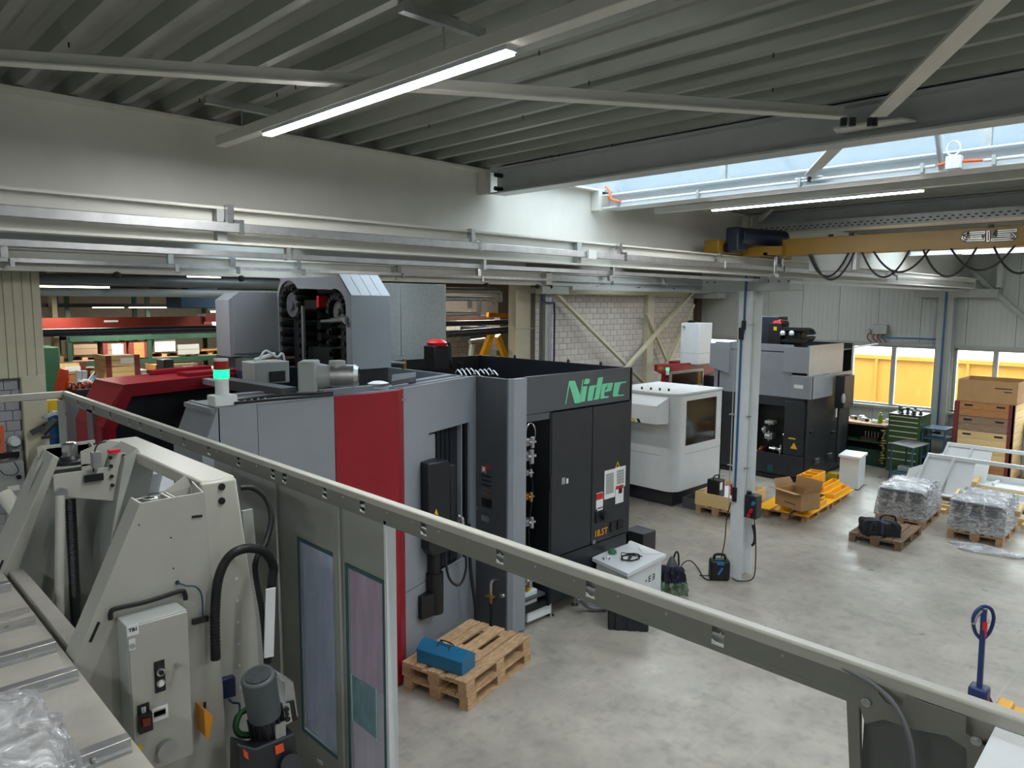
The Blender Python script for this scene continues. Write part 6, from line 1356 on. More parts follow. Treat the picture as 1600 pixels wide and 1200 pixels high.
m = MB(); m.prism([q(.35, .72, HP + .002), q(.08, .95, HP + .002), q(.3, .99, HP + .002), q(.62, .98, HP + .002), q(.66, .88, HP + .002)], (0, 0, .004)); o = m.build('paper_sheet', paper); tagp(o, 'white paper sheet on the far corner of the pedestal top', 'paper')
for k, (dx_, w_) in enumerate(((.52, .02), (.6, .05), (.69, .05))):
    a_ = Vector(q(.057, dx_, .36)); b_ = Vector(q(.057, dx_ + w_, .36)); nn2 = Vector(q(0, 0, 0)) - Vector(q(1, 0, 0)); nn2 = nn2.normalized() * .002
    m = MB()
    if k == 0: m.bar(a_ + nn2 + Vector((0, 0, .01)), b_ + nn2 + Vector((0, 0, .01)), .002, .03)
    else:
        for zz in (0, .035, .07): m.bar(a_ + nn2 + Vector((0, 0, zz - .02)), b_ + nn2 + Vector((0, 0, zz - .02)), .003, .01)
        m.bar((a_ if k == 1 else b_) + nn2 - Vector((0, 0, .02)), (a_ if k == 1 else b_) + nn2 + Vector((0, 0, .05)), .01, .003, up=nn2)
    m.build('black_marking', black, t)
MB().prism([P(930, 950, 2, .0), P(951, 958, 2, .0), P(960, 945, 2, .0), P(938, 938, 2, .0)], (0, 0, .05)).build('foot_plate', steelgrey, t)
m = MB(); m.tube([P(905, 935, 2, .25), P(915, 945, 2, .1), P(930, 951, 2, .05), P(955, 949, 2, .05), P(975, 944, 2, .05)], .03); o = m.build('grey_hose', hosem); tagp(o, 'thick grey hose lying between the cabinet and the pedestal', 'hose')
t2_, q2 = pedestal('white pedestal standing at the window side of the rear machine', (1345, 715), (1310, 710), (1356, 707), .72, None)
# black bag on the floor
a = P(955, 988, 2, 0); b = P(1006, 991, 2, 0); dv = (b - a); rzb = math.atan2(dv.y, dv.x)
bb = thing('black_bag', 'black fabric bag standing on the floor under the rail', 'bag', (a.x + .2, a.y - .12, 0), None, rzb)
lump(-.25, .22, -.02, .26, 0, .42, 'bag_body', bagm, bb, amp=.012, taper=-.02)
m = MB(); m.tube([(-.1, -.03, .3), (-.08, -.04, .2), (.06, -.04, .2), (.08, -.03, .3)], .008); m.build('bag_handle', black, bb)
# charger on floor
q = P(1133, 908, 2, 0); ch = thing('charger_unit', 'upright black charger case with blue handle beside the column', 'charger', (q.x, q.y + .1, 0), None, math.radians(-50))
MB().box(-.14, .14, -.09, .09, 0, .3).build('case_body', black, ch, bevel=.04, seg=3); m = MB(); m.tube([(-.08, 0, .29), (-.06, 0, .36), (.06, 0, .36), (.08, 0, .29)], .02); m.build('handle', black, ch)
MB().box(-.05, .05, -.096, -.09, .24, .29).build('handle_inlay', blue, ch); MB().bar((-.03, -.094, .1), (.03, -.094, .2), .03, .006, up=(0, 1, 0)).build('blue_mark', blue, ch)
# bag with tools on floor
q = P(1050, 925, 2, 0); sb_ = thing('tool_bag', 'open bag with vacuum hose and green cloth on the floor behind the pedestal', 'bag', (q.x, q.y, 0), None, math.radians(-45))
lump(-.17, .17, -.13, .13, 0, .17, 'bag_body', mat('olive_cloth', '#8f9a84', .8, hex2='#3c5a3c', scale=14), sb_, amp=.03, taper=.1)
lump(-.14, .15, -.11, .11, .16, .34, 'dark_pouch', mat('navy_cloth', '#1b1f33', .7), sb_, amp=.02, taper=.2)
m = MB(); m.lathe([(.09, 0), (.06, .1), (.04, .15), (.02, .18)], (0, .06, .3), 12); m.build('grey_nozzle', mgreyd, sb_); m = MB(); m.tube([(.02, .06, .45), (.05, .06, .54), (.08, .05, .52), (.09, .04, .36)], .013); m.build('nozzle_hose', rubber, sb_)
ctube('floor_cable', 'black cable running from the tool bag across the floor to the charger', [P(1058, 905, 2, .3), P(1066, 882, 2, .16), P(1078, 876, 2, .1), P(1090, 887, 2, .02), P(1100, 903, 2, .01), P(1112, 905, 2, .01), P(1125, 890, 2, .06), P(1130, 880, 2, .2)], .009)
ctube('floor_cable', 'short black cable loop beside the tool bag', [P(1060, 907, 2, .15), P(1070, 915, 2, .02), P(1068, 922, 2, .01), P(1060, 925, 2, .03)], .01)
# pallet jack
q = P(1527, 1118, 2, .0); pj_ = thing('pallet_jack', 'navy pallet jack with loop handle and yellow forks behind the rail', 'pallet jack', (q.x, q.y, 0))
zt_ = P(1537, 948, 0, q.x + .1).z; top = P(1538, 950, 0, q.x + .05); bot = Vector((q.x, q.y, .25)); mid = P(1534, 1000, 0, q.x + .04)
m = MB(); m.bar(bot, mid + (top - mid) * .97, .045, .05, up=(1, 0, 0)); m.build('tiller', navy, pj_, bevel=.006)
u_ = (top - mid); sdv = CR * .085; 
lp = [mid, mid + u_ * .25 + sdv * .8, mid + u_ * .65 + sdv * 1.15, mid + u_ * .95 + sdv * .8, top + sdv * .0 + u_ * .05, mid + u_ * .92 - sdv * .8, mid + u_ * .65 - sdv * 1.15, mid + u_ * .25 - sdv * .8, mid]
m = MB(); m.tube(lp, .017, n=10, sm=5); m.build('loop_handle', navy, pj_)
m = MB(); m.bar(mid + u_ * .15 - CW * .03, mid + u_ * .6 - CW * .03, .035, .02, up=(1, 0, 0)); m.build('red_label', redp, pj_)
m = MB(); m.tube([mid + u_ * .5 - sdv * 1.1, mid + u_ * .7 - sdv * .9, mid + u_ * .93 - sdv * .3], .02); m.build('grip_sleeve', zinc, pj_)
MB().box(q.x - .08, q.x + .08, q.y - .08, q.y + .08, .05, .3).build('pump_body', navy, pj_, bevel=.02)
MB().box(q.x - .25, q.x + .25, q.y - .25, q.y - .12, .05, .15).build('cross_head', yellow, pj_, bevel=.02)
for s in (-1, 1): MB().box(q.x + s * .19 - .075, q.x + s * .19 + .075, q.y - 1.3, q.y - .2, .06, .1).build('fork', yellow, pj_, bevel=.01)
for s in (-1, 1): MB().cyl((q.x + s * .12 - .03, q.y, .09), (q.x + s * .12 + .03, q.y, .09), .09, n=20).build('wheel', black, pj_)
# ================================================================== CRATE STACK BY THE WINDOW
XS = 18.6
def ZS(px, py, x=XS): q = P(px, py, 0, x); return q
yl_ = ZS(1489, 670).y; yr_ = ZS(1581, 690).y
zs = [ZS(1493, 592).z, ZS(1490, 625).z, ZS(1489, 654).z, ZS(1488, 682).z, ZS(1487, 712).z, ZS(1486, 741).z, 0.15]
zs = sorted(zs, reverse=True)
hgt = (zs[1] - .15) / 5; zz = .15
CW_ = 1.3
names = [('bottom', woodor), ('second from bottom', woody), ('third from bottom, pale', woody), ('fourth from bottom, grey weathered', wooddk), ('topmost', woodor)]
pls = place(p1, 'pallet under the tall stack of crates by the window', (XS + .6, (yl_ + yr_) / 2, 0), 0)
pls.scale = (1, 1.5, 1)
def collar(lab, x0, x1, y0, y1, z, h, mt, side=woody, grp=None, name='collar_crate'):
    t = thing(name, lab, 'crate', ((x0 + x1) / 2, (y0 + y1) / 2, z), grp)
    hb = h / 2
    for k in range(2): 
        MB().box(x0, x0 + .02, y0 + .02, y1 - .02, z + k * hb + .002, z + (k + 1) * hb - .002).build('board', mt, t, bevel=.002)
        MB().box(x0 + .02, x1, y0, y0 + .02, z + k * hb + .002, z + (k + 1) * hb - .002).build('board', side, t, bevel=.002)
    MB().box(x0 + .02, x1, y1 - .02, y1, z, z + h).build('board', mt, t); MB().box(x1 - .02, x1, y0, y1, z, z + h).build('board', mt, t)
    for yy in (y0, y1):
        MB().box(x0 - .006, x0 + .03, yy - .006 if yy == y0 else yy - .1, yy + .1 if yy == y0 else yy + .006, z, z + h - .005).build('corner_bracket', rust, t)
    MB().box(x0 - .006, x0 + .1, y0 - .006, y0 + .03, z, z + h - .005).build('corner_bracket', rust, t)
    return t
for k, (nm, mt) in enumerate(names):
    t = collar('%s wooden collar crate with rusty red corners in the stack' % nm, XS, XS + 1.05, yr_, yl_, zz, hgt - .004, mt)
    if k >= 2:
        for fr_ in (.24, .78):
            yy = yl_ + (yr_ - yl_) * fr_; m = MB(); m.box(XS - .004, XS, yy - .08, yy + .08, zz + hgt - .1, zz + hgt - .06); m.build('grip_hole', mblack, t)
    zz += hgt
cbx = thing('cardboard_box', 'large brown cardboard box lying open on top of the crate stack', 'cardboard box', (XS + .5, (yl_ + yr_) / 2, zz))
y0, y1 = yr_ - .03, yl_ - .03; h = zs[0] - zz
m = MB(); m.box(XS + .02, XS + .03, y0, y1, zz, zz + h); m.box(XS + .94, XS + .95, y0, y1, zz, zz + h + .02); m.box(XS + .03, XS + .94, y0, y0 + .01, zz, zz + h); m.box(XS + .03, XS + .94, y1 - .01, y1, zz, zz + h + .01); m.box(XS + .03, XS + .94, y0, y1, zz, zz + .01); m.build('box_body', card, cbx)
for k in range(2): MB().box(XS + .016, XS + .02, y0 + .1, y0 + .42 - k * .18, zz + h - .16 - k * .07, zz + h - .14 - k * .07).build('printed_line', mdark, cbx)
# ================================================================== TOOL CABINET, BENCH, TROLLEYS
XT = 18.3
tl = P(1389, 646, 0, XT); tr = P(1439, 650, 0, XT); zt_ = (tl.z + tr.z) / 2
tcab = thing('tool_cabinet', 'green drawer cabinet with eight drawers by the window', 'tool cabinet', (XT + .35, (tl.y + tr.y) / 2, 0))
MB().box(XT, XT + .75, tr.y, tl.y, 0, zt_ - .02).build('cabinet_body', green, tcab, bevel=.006); MB().box(XT - .01, XT + .76, tr.y - .01, tl.y + .01, zt_ - .02, zt_).build('rubber_top', mdark, tcab)
hh = [.09, .09, .11, .11, .14, .15, .15, .17]
z = zt_ - .04
tot = sum(hh); sc_ = (zt_ - .1) / tot
for h in hh:
    h *= sc_ * .95; dwr = MB().box(XT - .012, XT, tr.y + .04, tl.y - .03, z - h + .008, z).build('drawer', green, tcab, bevel=.002); MB().box(XT - .03, XT - .012, tr.y + .05, tl.y - .04, z - .028, z - .006).build('drawer_handle', mat('handle_cream', '#cfc9a8', .4, .3) if 'handle_cream' not in MATS else MATS['handle_cream'], dwr); z -= h
random.seed(3)
for k in range(11):
    x = XT + .12 + random.random() * .5; y = tr.y + .08 + k * (tl.y - tr.y - .16) / 10; s = random.uniform(.03, .05); h = random.uniform(.07, .17)
    o = MB().lathe([(s, 0), (s, .02), (s * .55, .03), (s * .6, h * .6), (s * .9, h * .65), (s * .8, h), (s * .3, h)], (x, y, zt_), 10).build('tool_holder', mat('tool_steel', '#4a4c50', .35, .7) if 'tool_steel' not in MATS else MATS['tool_steel'])
    tagp(o, 'steel tool holder standing on the green drawer cabinet', 'tool holder', 'tool holders on the green drawer cabinet')
XBn = 18.5
bl = P(1322, 655, 0, XBn); br = P(1384, 668, 0, XBn); zb_ = (bl.z + br.z) / 2
wb_ = thing('workbench', 'dark green workbench with cluttered top under the window', 'workbench', (XBn + .4, (bl.y + br.y) / 2, 0))
MB().box(XBn, XBn + .8, br.y, bl.y + .3, zb_ - .05, zb_).build('bench_top', wood, wb_, bevel=.004)
MB().box(XBn + .04, XBn + .78, br.y + .02, br.y + .06, 0, zb_ - .05).build('side_panel', green, wb_); MB().box(XBn + .04, XBn + .78, bl.y + .2, bl.y + .24, 0, zb_ - .05).build('side_panel', greend, wb_)
MB().box(XBn + .72, XBn + .76, br.y + .06, bl.y + .2, 0, zb_ - .05).build('back_panel', greend, wb_); MB().box(XBn + .06, XBn + .72, br.y + .06, bl.y + .2, .56, .6).build('shelf', green, wb_); MB().box(XBn + .06, XBn + .1, br.y + .06, bl.y + .2, .0, .4).build('lower_panel', greend, wb_)
cols = [white, hazard_y, paper, bluepipe, black, white, paper, green, steelgrey]
for k in range(9):
    y = br.y + .1 + k * (bl.y - br.y) / 9; x = XBn + .12 + random.random() * .4; s = random.uniform(.05, .11)
    o = MB().box(x, x + s * 1.5, y, y + s, zb_, zb_ + random.uniform(.03, .1)).build('small_part_box', cols[k], bevel=.01)
    tagp(o, 'small %s box on the cluttered workbench top' % ('white', 'yellow', 'off-white', 'blue', 'black', 'flat white', 'thin papery', 'green', 'grey')[k], 'small box')
o = MB().lathe([(.05, 0), (.05, .2), (.03, .22), (.03, .26)], (XBn + .3, P(1369, 645, 0, XBn).y, zb_), 14).build('spray_can', mat('lime_can', '#7f9a3a', .4)); tagp(o, 'lime green can standing on the workbench', 'can')
o = MB().box(XBn + .15, XBn + .5, P(1368, 680, 0, XBn).y, P(1341, 680, 0, XBn).y, .6, .66).build('pin_rack', brownb); tagp(o, 'brown pin rack on the workbench shelf', 'rack')
for k in range(5): MB().cyl((XBn + .3, P(1345 + k * 5, 680, 0, XBn).y, .66), (XBn + .3, P(1345 + k * 5, 680, 0, XBn).y, .8), .012, n=6).build('pin', zinc, o)
q = P(1379, 705, 0, XBn - .05); m = MB()
for k in range(14): z = .1 + k * .06; m.lathe([(.01, 0), (.05 + .03 * math.sin(k), .03), (.01, .055)], (XBn - .05, q.y + .02 * math.sin(k * 2), z), 7)
o = m.build('brush_string', mat('straw', '#a8935a', .8)); tagp(o, 'straw-coloured bundle hanging at the workbench end', 'brush')
def table(lab, pts, z, mt, h2, name='steel_table', topm=mgreyd):
    a, b, c = [P(*p_, 2, z) for p_ in pts]; u = b - a; v = c - a
    t = thing(name, lab, 'table', ((b.x + c.x) / 2, (b.y + c.y) / 2, 0))
    def q(s, t_, zz): p = a + u * s + v * t_; return Vector((p.x, p.y, zz))
    MB().prism([q(0, 0, z - .02), q(1, 0, z - .02), q(1, 1, z - .02), q(0, 1, z - .02)], (0, 0, .02)).build('table_top', topm, t, bevel=.003)
    for s, r_ in ((.04, .04), (.96, .04), (.04, .96), (.96, .96)): MB().cyl(q(s, r_, .08), q(s, r_, z - .02), .02, n=8).build('leg', mt, t); MB().cyl(q(s, r_, 0), q(s, r_, .08), .035, n=10).build('castor', black, t)
    MB().prism([q(.04, .04, h2), q(.96, .04, h2), q(.96, .96, h2), q(.04, .96, h2)], (0, 0, .02)).build('lower_shelf', mt, t)
    return t, q
t, qq = table('small blue-grey steel table on castors in front of the drawer cabinet', ((1427, 700), (1391, 692), (1453, 693)), .86, bluesteel, .2)
p_ = qq(.5, .5, .222); o = MB().box(p_.x - .1, p_.x + .12, p_.y - .25, p_.y + .2, .222, .33).build('parts_tray', zinc, bevel=.01); tagp(o, 'grey metal tray on the lower shelf of the steel table', 'tray')
a = P(1448, 670, 2, 1.1); bct = thing('blue_trolley', 'blue shelf trolley between drawer cabinet and crate stack', 'trolley', (18.6, 5.4, 0))
xt0, xt1, yt0, yt1 = 18.3, 18.95, P(1478, 672, 0, 18.3).y, P(1440, 672, 0, 18.3).y
for zz_, ya_ in ((P(1450, 669, 0, 18.3).z, 0), (P(1450, 684, 0, 18.3).z, 0), (.45, 0)): MB().box(xt0, xt1, yt0, yt1, zz_ - .03, zz_).build('shelf', bluesteel, bct, bevel=.004)
for x in (xt0 + .02, xt1 - .02):
    for y in (yt0 + .02, yt1 - .02): MB().cyl((x, y, .0), (x, y, P(1450, 669, 0, 18.3).z), .018, n=8).build('leg', bluesteel, bct)
# white sheet frames on timber, right side
def wframe(lab, x, pxa, pya, ztop, yend=-1.2):
    a = P(pxa, pya, 0, x); ztop = a.z
    t = thing('sheet_metal_assembly', lab, 'sheet frame', (x, a.y - 1, .3), 'white painted sheet frames'); y0 = a.y
    MB().box(x, x + .07, yend, y0, ztop - .07, ztop).build('top_rail', white, t, bevel=.004)
    for k, (dy0, dy1, dz) in enumerate(((0, .42, 0), (.45, .82, 0))):
        m = MB(); m.prism([(x + .02, y0 - dy0, ztop - .07), (x + .02, y0 - dy1, ztop - .07), (x - .12, y0 - dy1 + .05, .32), (x - .12, y0 - dy0 + .18, .32)], (.02, 0, 0)); m.build('side_sheet', white, t, smooth=False)
        MB().bar((x + .0, y0 - dy0 - .02, ztop - .03), (x - .14, y0 - dy0 + .16, .32), .03, .03).build('sheet_edge', white, t)
    m = MB(); m.prism([(x - .02, y0, ztop - .2), (x - .02, y0 + .3, ztop - .35), (x - .1, y0 + .38, .32), (x - .1, y0, .32)], (.01, 0, 0)); m.build('end_wing', white, t, smooth=False)
    MB().box(x - .25, x + .35, yend, y0 + .1, .27, .3).build('floor_sheet', white, t, bevel=.003)
    MB().box(x + .3, x + .33, yend, y0 - .1, .3, .42).build('edge_fold', white, t)
    m = MB(); m.box(x - .2, x + .28, y0 - .95, y0 - .9, .3, .36); m.build('cross_bar', white, t)
    return t
wframe('nearer white sheet metal frame on timber battens behind the wrapped bales', 15.7, 1449, 708, 1.1)
wframe('farther white sheet metal frame in front of the crate stack', 17.2, 1480, 691, 1.1)
for k, (x, lab) in enumerate(((15.35, 'front timber batten under the white sheet frames'), (15.95, 'second timber batten under the nearer white frame'), (16.9, 'third timber batten under the farther white frame'), (17.4, 'rear timber batten under the farther white frame'))):
    y0 = 4.4 if x < 16.5 else 4.6; o = MB().box(x, x + .09, -1.3, y0, .0 if k == 0 else .08, .14 if k == 0 else .265).build('timber_batten', woody, bevel=.003); tagp(o, lab, 'timber')
for k, y in enumerate((3.9, 2.6, 1.2)):
    o = MB().box(15.2, 17.9, y, y + .1, .0, .078).build('timber_batten', woody); tagp(o, ('leftmost', 'middle', 'rightmost')[k] + ' cross timber below the white sheet frames', 'timber')
for k, (px, py) in enumerate(((1497, 772), (1525, 750), (1592, 795))):
    q = P(px, py, 2, .4); o = MB().bar(q + Vector((-.2, -.02, -.05)), q + Vector((.25, .02, .0)), .09, .1).build('timber_block', woody, bevel=.003); tagp(o, ('timber block propping the nearer white frame', 'timber block lying by the farther white frame', 'timber block at the right picture edge')[k], 'timber')
# debris near machine foot
o = MB().prism([P(1290, 762, 2, 0), P(1306, 770, 2, 0), P(1322, 765, 2, 0), P(1312, 757, 2, 0), P(1300, 755, 2, 0)], (0, 0, .03)).build('crumpled_film', wrap); tagp(o, 'crumpled clear film on the floor by the rear machine', 'film')
q = P(1302, 752, 2, 0); o = MB().box(q.x - .1, q.x + .1, q.y - .12, q.y + .12, 0, .2).build('yellow_bin', hazard_y, bevel=.02); tagp(o, 'small yellow bin at the rear machine foot', 'bin')
q = P(1091, 792, 2, 0); tr_ = thing('grey_tray', 'grey plastic tray with parts on the floor left of the pine crate', 'tray', (q.x, q.y, 0)); m = MB(); m.box(q.x - .25, q.x + .25, q.y - .2, q.y - .18, 0, .2); m.box(q.x - .25, q.x + .25, q.y + .18, q.y + .2, 0, .2); m.box(q.x - .25, q.x - .23, q.y - .18, q.y + .18, 0, .2); m.box(q.x + .23, q.x + .25, q.y - .18, q.y + .18, 0, .2); m.box(q.x - .23, q.x + .23, q.y - .18, q.y + .18, 0, .1); m.build('tray_shell', mgreyd, tr_)
m = MB(); m.lathe([(.05, 0), (.08, .06), (.03, .12)], (q.x, q.y, .1), 9); m.build('clear_parts', chrome, tr_)
# ================================================================== NEIGHBOURING HALL
random.seed(5)
YSH = 20.0
def S_(px, py, y=YSH): return P(px, py, 1, y)
rk = thing('pallet_rack', 'long green pallet rack in the neighbouring hall', 'rack', (8, YSH + .5, 0))
ux = [S_(px, 560).x for px in (110, 235, 345, 470, 600)] + [13.6]
for x in ux:
    for y in (YSH, YSH + 1.0): MB().box(x - .05, x + .05, y, y + .08, 0, 4.08).build('upright', greend, rk)
for z in (.9, S_(200, 558).z - .06, S_(300, 519).z - .04):
    MB().box(ux[0], ux[-1], YSH - .02, YSH + .04, z - .12, z).build('beam', greend, rk); MB().box(ux[0], ux[-1], YSH + 1.0, YSH + 1.05, z - .12, z).build('beam', greend, rk); MB().box(ux[0], ux[-1], YSH + .04, YSH + 1.0, z - .02, z).build('deck', mgreyd, rk)
def hcrate(lab, px0, px1, y, zb, zt, mt, corners=True, sheet=True, depth=.8, grp='crates in the neighbouring hall'):
    x0 = P(px0, 560, 1, y).x; x1 = P(px1, 560, 1, y).x; t = thing('storage_crate', lab, 'crate', ((x0 + x1) / 2, y + depth / 2, zb))
    h = (zt - zb) / 2
    for k in range(2):
        MB().box(x0, x1, y, y + .02, zb + k * h + .004, zb + (k + 1) * h - .004).build('board', mt, t); MB().box(x0, x0 + .02, y + .02, y + depth, zb + k * h + .004, zb + (k + 1) * h - .004).build('board', mt, t)
    MB().box(x0 + .02, x1, y + .02, y + depth, zb + .01, zt - .03).build('contents', mt, t)
    if corners:
        for x in (x0, x1 - .1): MB().box(x - .004, x + .104, y - .008, y, zb, zt).build('corner_bracket', rust, t)
    if sheet:
        xm = x0 + (x1 - x0) * .62; MB().box(xm - .13, xm + .13, y - .012, y - .006, zt - .42 if zt - zb > .5 else zb + .05, zt - .06).build('label_sheet', paper, t)
    return t
z2 = S_(200, 558).z - .055; z3 = S_(300, 514).z
hcrate('grey weathered crate on pallet, leftmost on the middle rack level', 116, 153, YSH + .05, z2 + .15, S_(130, 535).z, wooddk, False, False)
hcrate('grey crate with red corners and white sheet on the middle rack level', 162, 198, YSH + .05, z2 + .02, S_(180, 534).z, wooddk)
hcrate('bright orange-brown crate with two grip slots on the rack', 203, 233, YSH + .05, z2 + .02, S_(220, 533).z, woodor, True, False)
hcrate('white wrapped goods on pallet on the middle rack level', 243, 275, YSH + .05, z2 + .15, S_(260, 530).z, white, False, False)
hcrate('grey mesh box on the middle rack level', 279, 312, YSH + .05, z2 + .05, S_(290, 538).z, steelgrey, False, False)
hcrate('low brown load on pallet at the right of the middle rack level', 315, 349, YSH + .05, z2 + .12, S_(330, 545).z, woodor, False, False)
for k, (px, lab) in enumerate(((134, 'pallet under the weathered rack crate'), (259, 'pallet under the white wrapped rack goods'), (331, 'pallet under the low brown rack load'))):
    q = S_(px, 550); place(p1, lab, (q.x, YSH + .5, z2), 0).scale = (.9, 1, .95)
q = S_(120, 520); o = MB().box(ux[0] + .3, ux[0] + 1.3, YSH + .1, YSH + .9, z3, z3 + .3).build('white_carton', white, bevel=.01); tagp(o, 'white carton on the upper rack level, left', 'carton')
for k, (pa, pb, mt, lab, ph) in enumerate(((158, 210, paper, 'long white carton on the upper rack level', 508), (216, 250, steelgrey, 'grey carton on the upper rack level', 507), (255, 290, redp, 'dark red box on the upper rack level', 506), (296, 318, paper, 'small white carton high on the rack', 505), (322, 350, rust, 'rust-red crate with label high on the rack', 502))):
    xa, xb_ = S_(pa, 510).x, S_(pb, 510).x; o = MB().box(xa, xb_, YSH + .1, YSH + .8, z3, S_(pa, ph).z).build('rack_carton', mt if k != 2 else rust, bevel=.01); tagp(o, lab, 'carton')
    if k == 4: MB().box(xa + .2, xa + .5, YSH + .09, YSH + .1, z3 + .05, z3 + .3).build('label_sheet', paper, o)
# nearer stacks
YN2 = 16.5
def NS(px, py, y=YN2): return P(px, py, 1, y)
hcrate('upper pine crate with red corners and label sheet, nearer stack', 165, 218, YN2, NS(190, 572).z, NS(190, 555).z, woody)
hcrate('lower pine crate with red corners in the nearer stack', 165, 218, YN2, NS(190, 590).z, NS(190, 572).z - .005, woody, True, False)
hcrate('pine crate hidden at the bottom of the nearer stack', 165, 218, YN2, .0, NS(190, 590).z - .005, woody, True, False)
hcrate('pine crate with label sheet left behind the rail corner', 79, 133, YN2 - .5, P(100, 585, 1, YN2 - .5).z, P(100, 568, 1, YN2 - .5).z, woody)
hcrate('lower crate behind the orange stand', 79, 133, YN2 - .5, .0, P(100, 585, 1, YN2 - .5).z - .01, woodor, True, False)
hcrate('crate with white sheet right of the orange stand', 134, 160, YN2 + 1.1, .0, P(140, 575, 1, YN2 + 1.1).z, wooddk)
hcrate('dark crate with red corners at the right end of the lower rack', 255, 315, YSH - .6, z2 - 1.1, P(280, 569, 1, YSH - .6).z, wooddk)
hcrate('small pine crate right of the nearer stack', 243, 262, YSH - .8, z2 - 1.2, P(250, 570, 1, YSH - .8).z, woodor, True, False)
hcrate('grey box with two white sheets right of the crate stack', 219, 238, YN2 + .6, .0, P(228, 578, 1, YN2 + .6).z, steelgrey, False)
o = MB().box(NS(256, 570, 18).x, NS(272, 570, 18).x, 18, 18.5, 0, NS(260, 562, 18).z).build('dark_cabinet', mdark, bevel=.02); tagp(o, 'dark control cabinet in front of the rack', 'cabinet')
o = MB().box(NS(276, 585, 15).x, NS(350, 585, 15).x, 15, 15.6, 0, NS(300, 577, 15).z).build('white_sheet_stack', white, bevel=.02); tagp(o, 'white sheet covered load behind the red hood', 'load')
# green cabinet, blue bin
x0 = P(66, 560, 1, 15).x; x1 = P(93, 560, 1, 15).x
o = MB().box(x0, x1, 15, 15.8, 0, P(80, 543, 1, 15).z).build('green_cabinet', mat('sheet_green', '#2c5a40', .5), bevel=.01); tagp(o, 'tall green steel cabinet behind the opening', 'cabinet')
o = MB().lathe([(.2, 0), (.26, 1.9), (.26, 2.0)], (P(76, 600, 1, 14.4).x, 14.4, 0), 16).build('blue_barrel', mat('barrel_blue', '#1c64a8', .5)); tagp(o, 'blue barrel in front of the green cabinet', 'barrel')
o = MB().box(P(84, 520, 1, 17).x, P(92, 520, 1, 17).x, 17, 17.3, 0, 4.6).build('cream_post', creamwarm); tagp(o, 'cream steel post standing in the neighbouring hall', 'post')
# orange stand, white machine parts
q = P(98, 600, 1, 13.6)
ors = thing('orange_stand', 'bright orange plastic stand leaning behind the rail corner', 'stand', (q.x, 13.6, 0))
m = MB(); m.bar(P(91, 612, 1, 13.6), P(100, 577, 1, 13.6), .12, .1, up=(0, 1, 0)); m.bar(P(100, 577, 1, 13.6), P(103, 606, 1, 13.7), .1, .08, up=(0, 1, 0)); m.build('stand_legs', orange, ors); MB().cyl((q.x, 13.65, 0), (q.x, 13.65, q.z), .04).build('post', orange, ors)
q = P(133, 600, 1, 13.4); wmch = thing('white_woodworking_machine', 'white machine with round blade guard and blue motor behind the rail', 'machine', (q.x, 13.4, 0))
MB().box(q.x - .2, q.x + .8, 13.2, 14.2, 0, P(133, 608, 1, 13.2).z).build('machine_table', mdark, wmch, bevel=.01)
for px in (122, 131): 
    m = MB(); m.bar(P(px, 606, 1, 13.4), P(px + 1, 579, 1, 13.4), .07, .07, up=(0, 1, 0)); m.build('upright_bar', white, wmch)
c = P(134, 605, 1, 13.3); m = MB(); m.tube([c + Vector((.1 * math.cos(k * .6), 0, .1 * math.sin(k * .6))) for k in range(12)], .03); m.build('ring', white, wmch)
m = MB(); m.bar(P(138, 595, 1, 13.4), P(149, 582, 1, 13.4), .035, .04, up=(0, 1, 0)); m.bar(P(149, 582, 1, 13.4), P(146, 602, 1, 13.4), .035, .04, up=(0, 1, 0)); m.build('arm', white, wmch)
m = MB(); m.cyl(P(140, 601, 1, 13.5), P(154, 600, 1, 13.5), .11); m.build('blue_motor', blue, wmch)
for k in range(8):
    a = P(106 + k * 5, 606 + (k % 3) * 2, 1, 13.25); m = MB(); m.tube([a, a + Vector((.02, 0, .08)), a + Vector((.06, 0, .06)), a + Vector((.07, 0, -.04))], .014); m.build('lever', black if k % 2 else orange, wmch)
# things seen under the rail at the left
q = P(78, 632, 1, 11.95); o = MB().box(2.49, q.x + .12, 11.95, 12.08, q.z - .12, q.z + .06).build('yellow_switch_box', hazard_y, bevel=.01); tagp(o, 'yellow switch box below the rail beside the cream column', 'switch box')
tb3 = thing('cluttered_bench', 'bench with dark metal clutter seen under the rail corner', 'bench', (3.2, 11, 0))
za = P(130, 680, 1, 10.6).z
MB().box(2.55, 4.2, 10.4, 11.6, za - .06, za).build('bench_top', mat('light_blue_top', '#9cc4dc', .4), tb3)
for x, y in ((2.6, 10.45), (4.1, 10.45), (2.6, 11.5), (4.1, 11.5)): MB().box(x, x + .06, y, y + .06, 0, za - .06).build('leg', mdark, tb3)
MB().bar(P(64, 684, 1, 11.3), P(88, 681, 1, 11.3), .03, .04).build('rail_bar', chrome, tb3); MB().bar(P(66, 678, 1, 11.5), P(88, 655, 1, 11.5), .25, .03).build('dark_plate', mdark, tb3)
for k in range(11):
    a = P(random.uniform(64, 140), random.uniform(638, 668), 1, 11.8); b = a + Vector((random.uniform(-.3, .3), random.uniform(-.1, .1), random.uniform(-.15, .15))); MB().bar(a, b, random.uniform(.03, .09), random.uniform(.03, .08)).build('metal_part', (mdark, zinc, black, mgreyd, white)[k % 5], tb3)
for k in range(5): MB().bar(P(118, 662 + k * 4, 1, 11.4), P(140, 668 + k * 4, 1, 11.4), .05, .025).build('stacked_bar', (zinc, mdark)[k % 2], tb3)
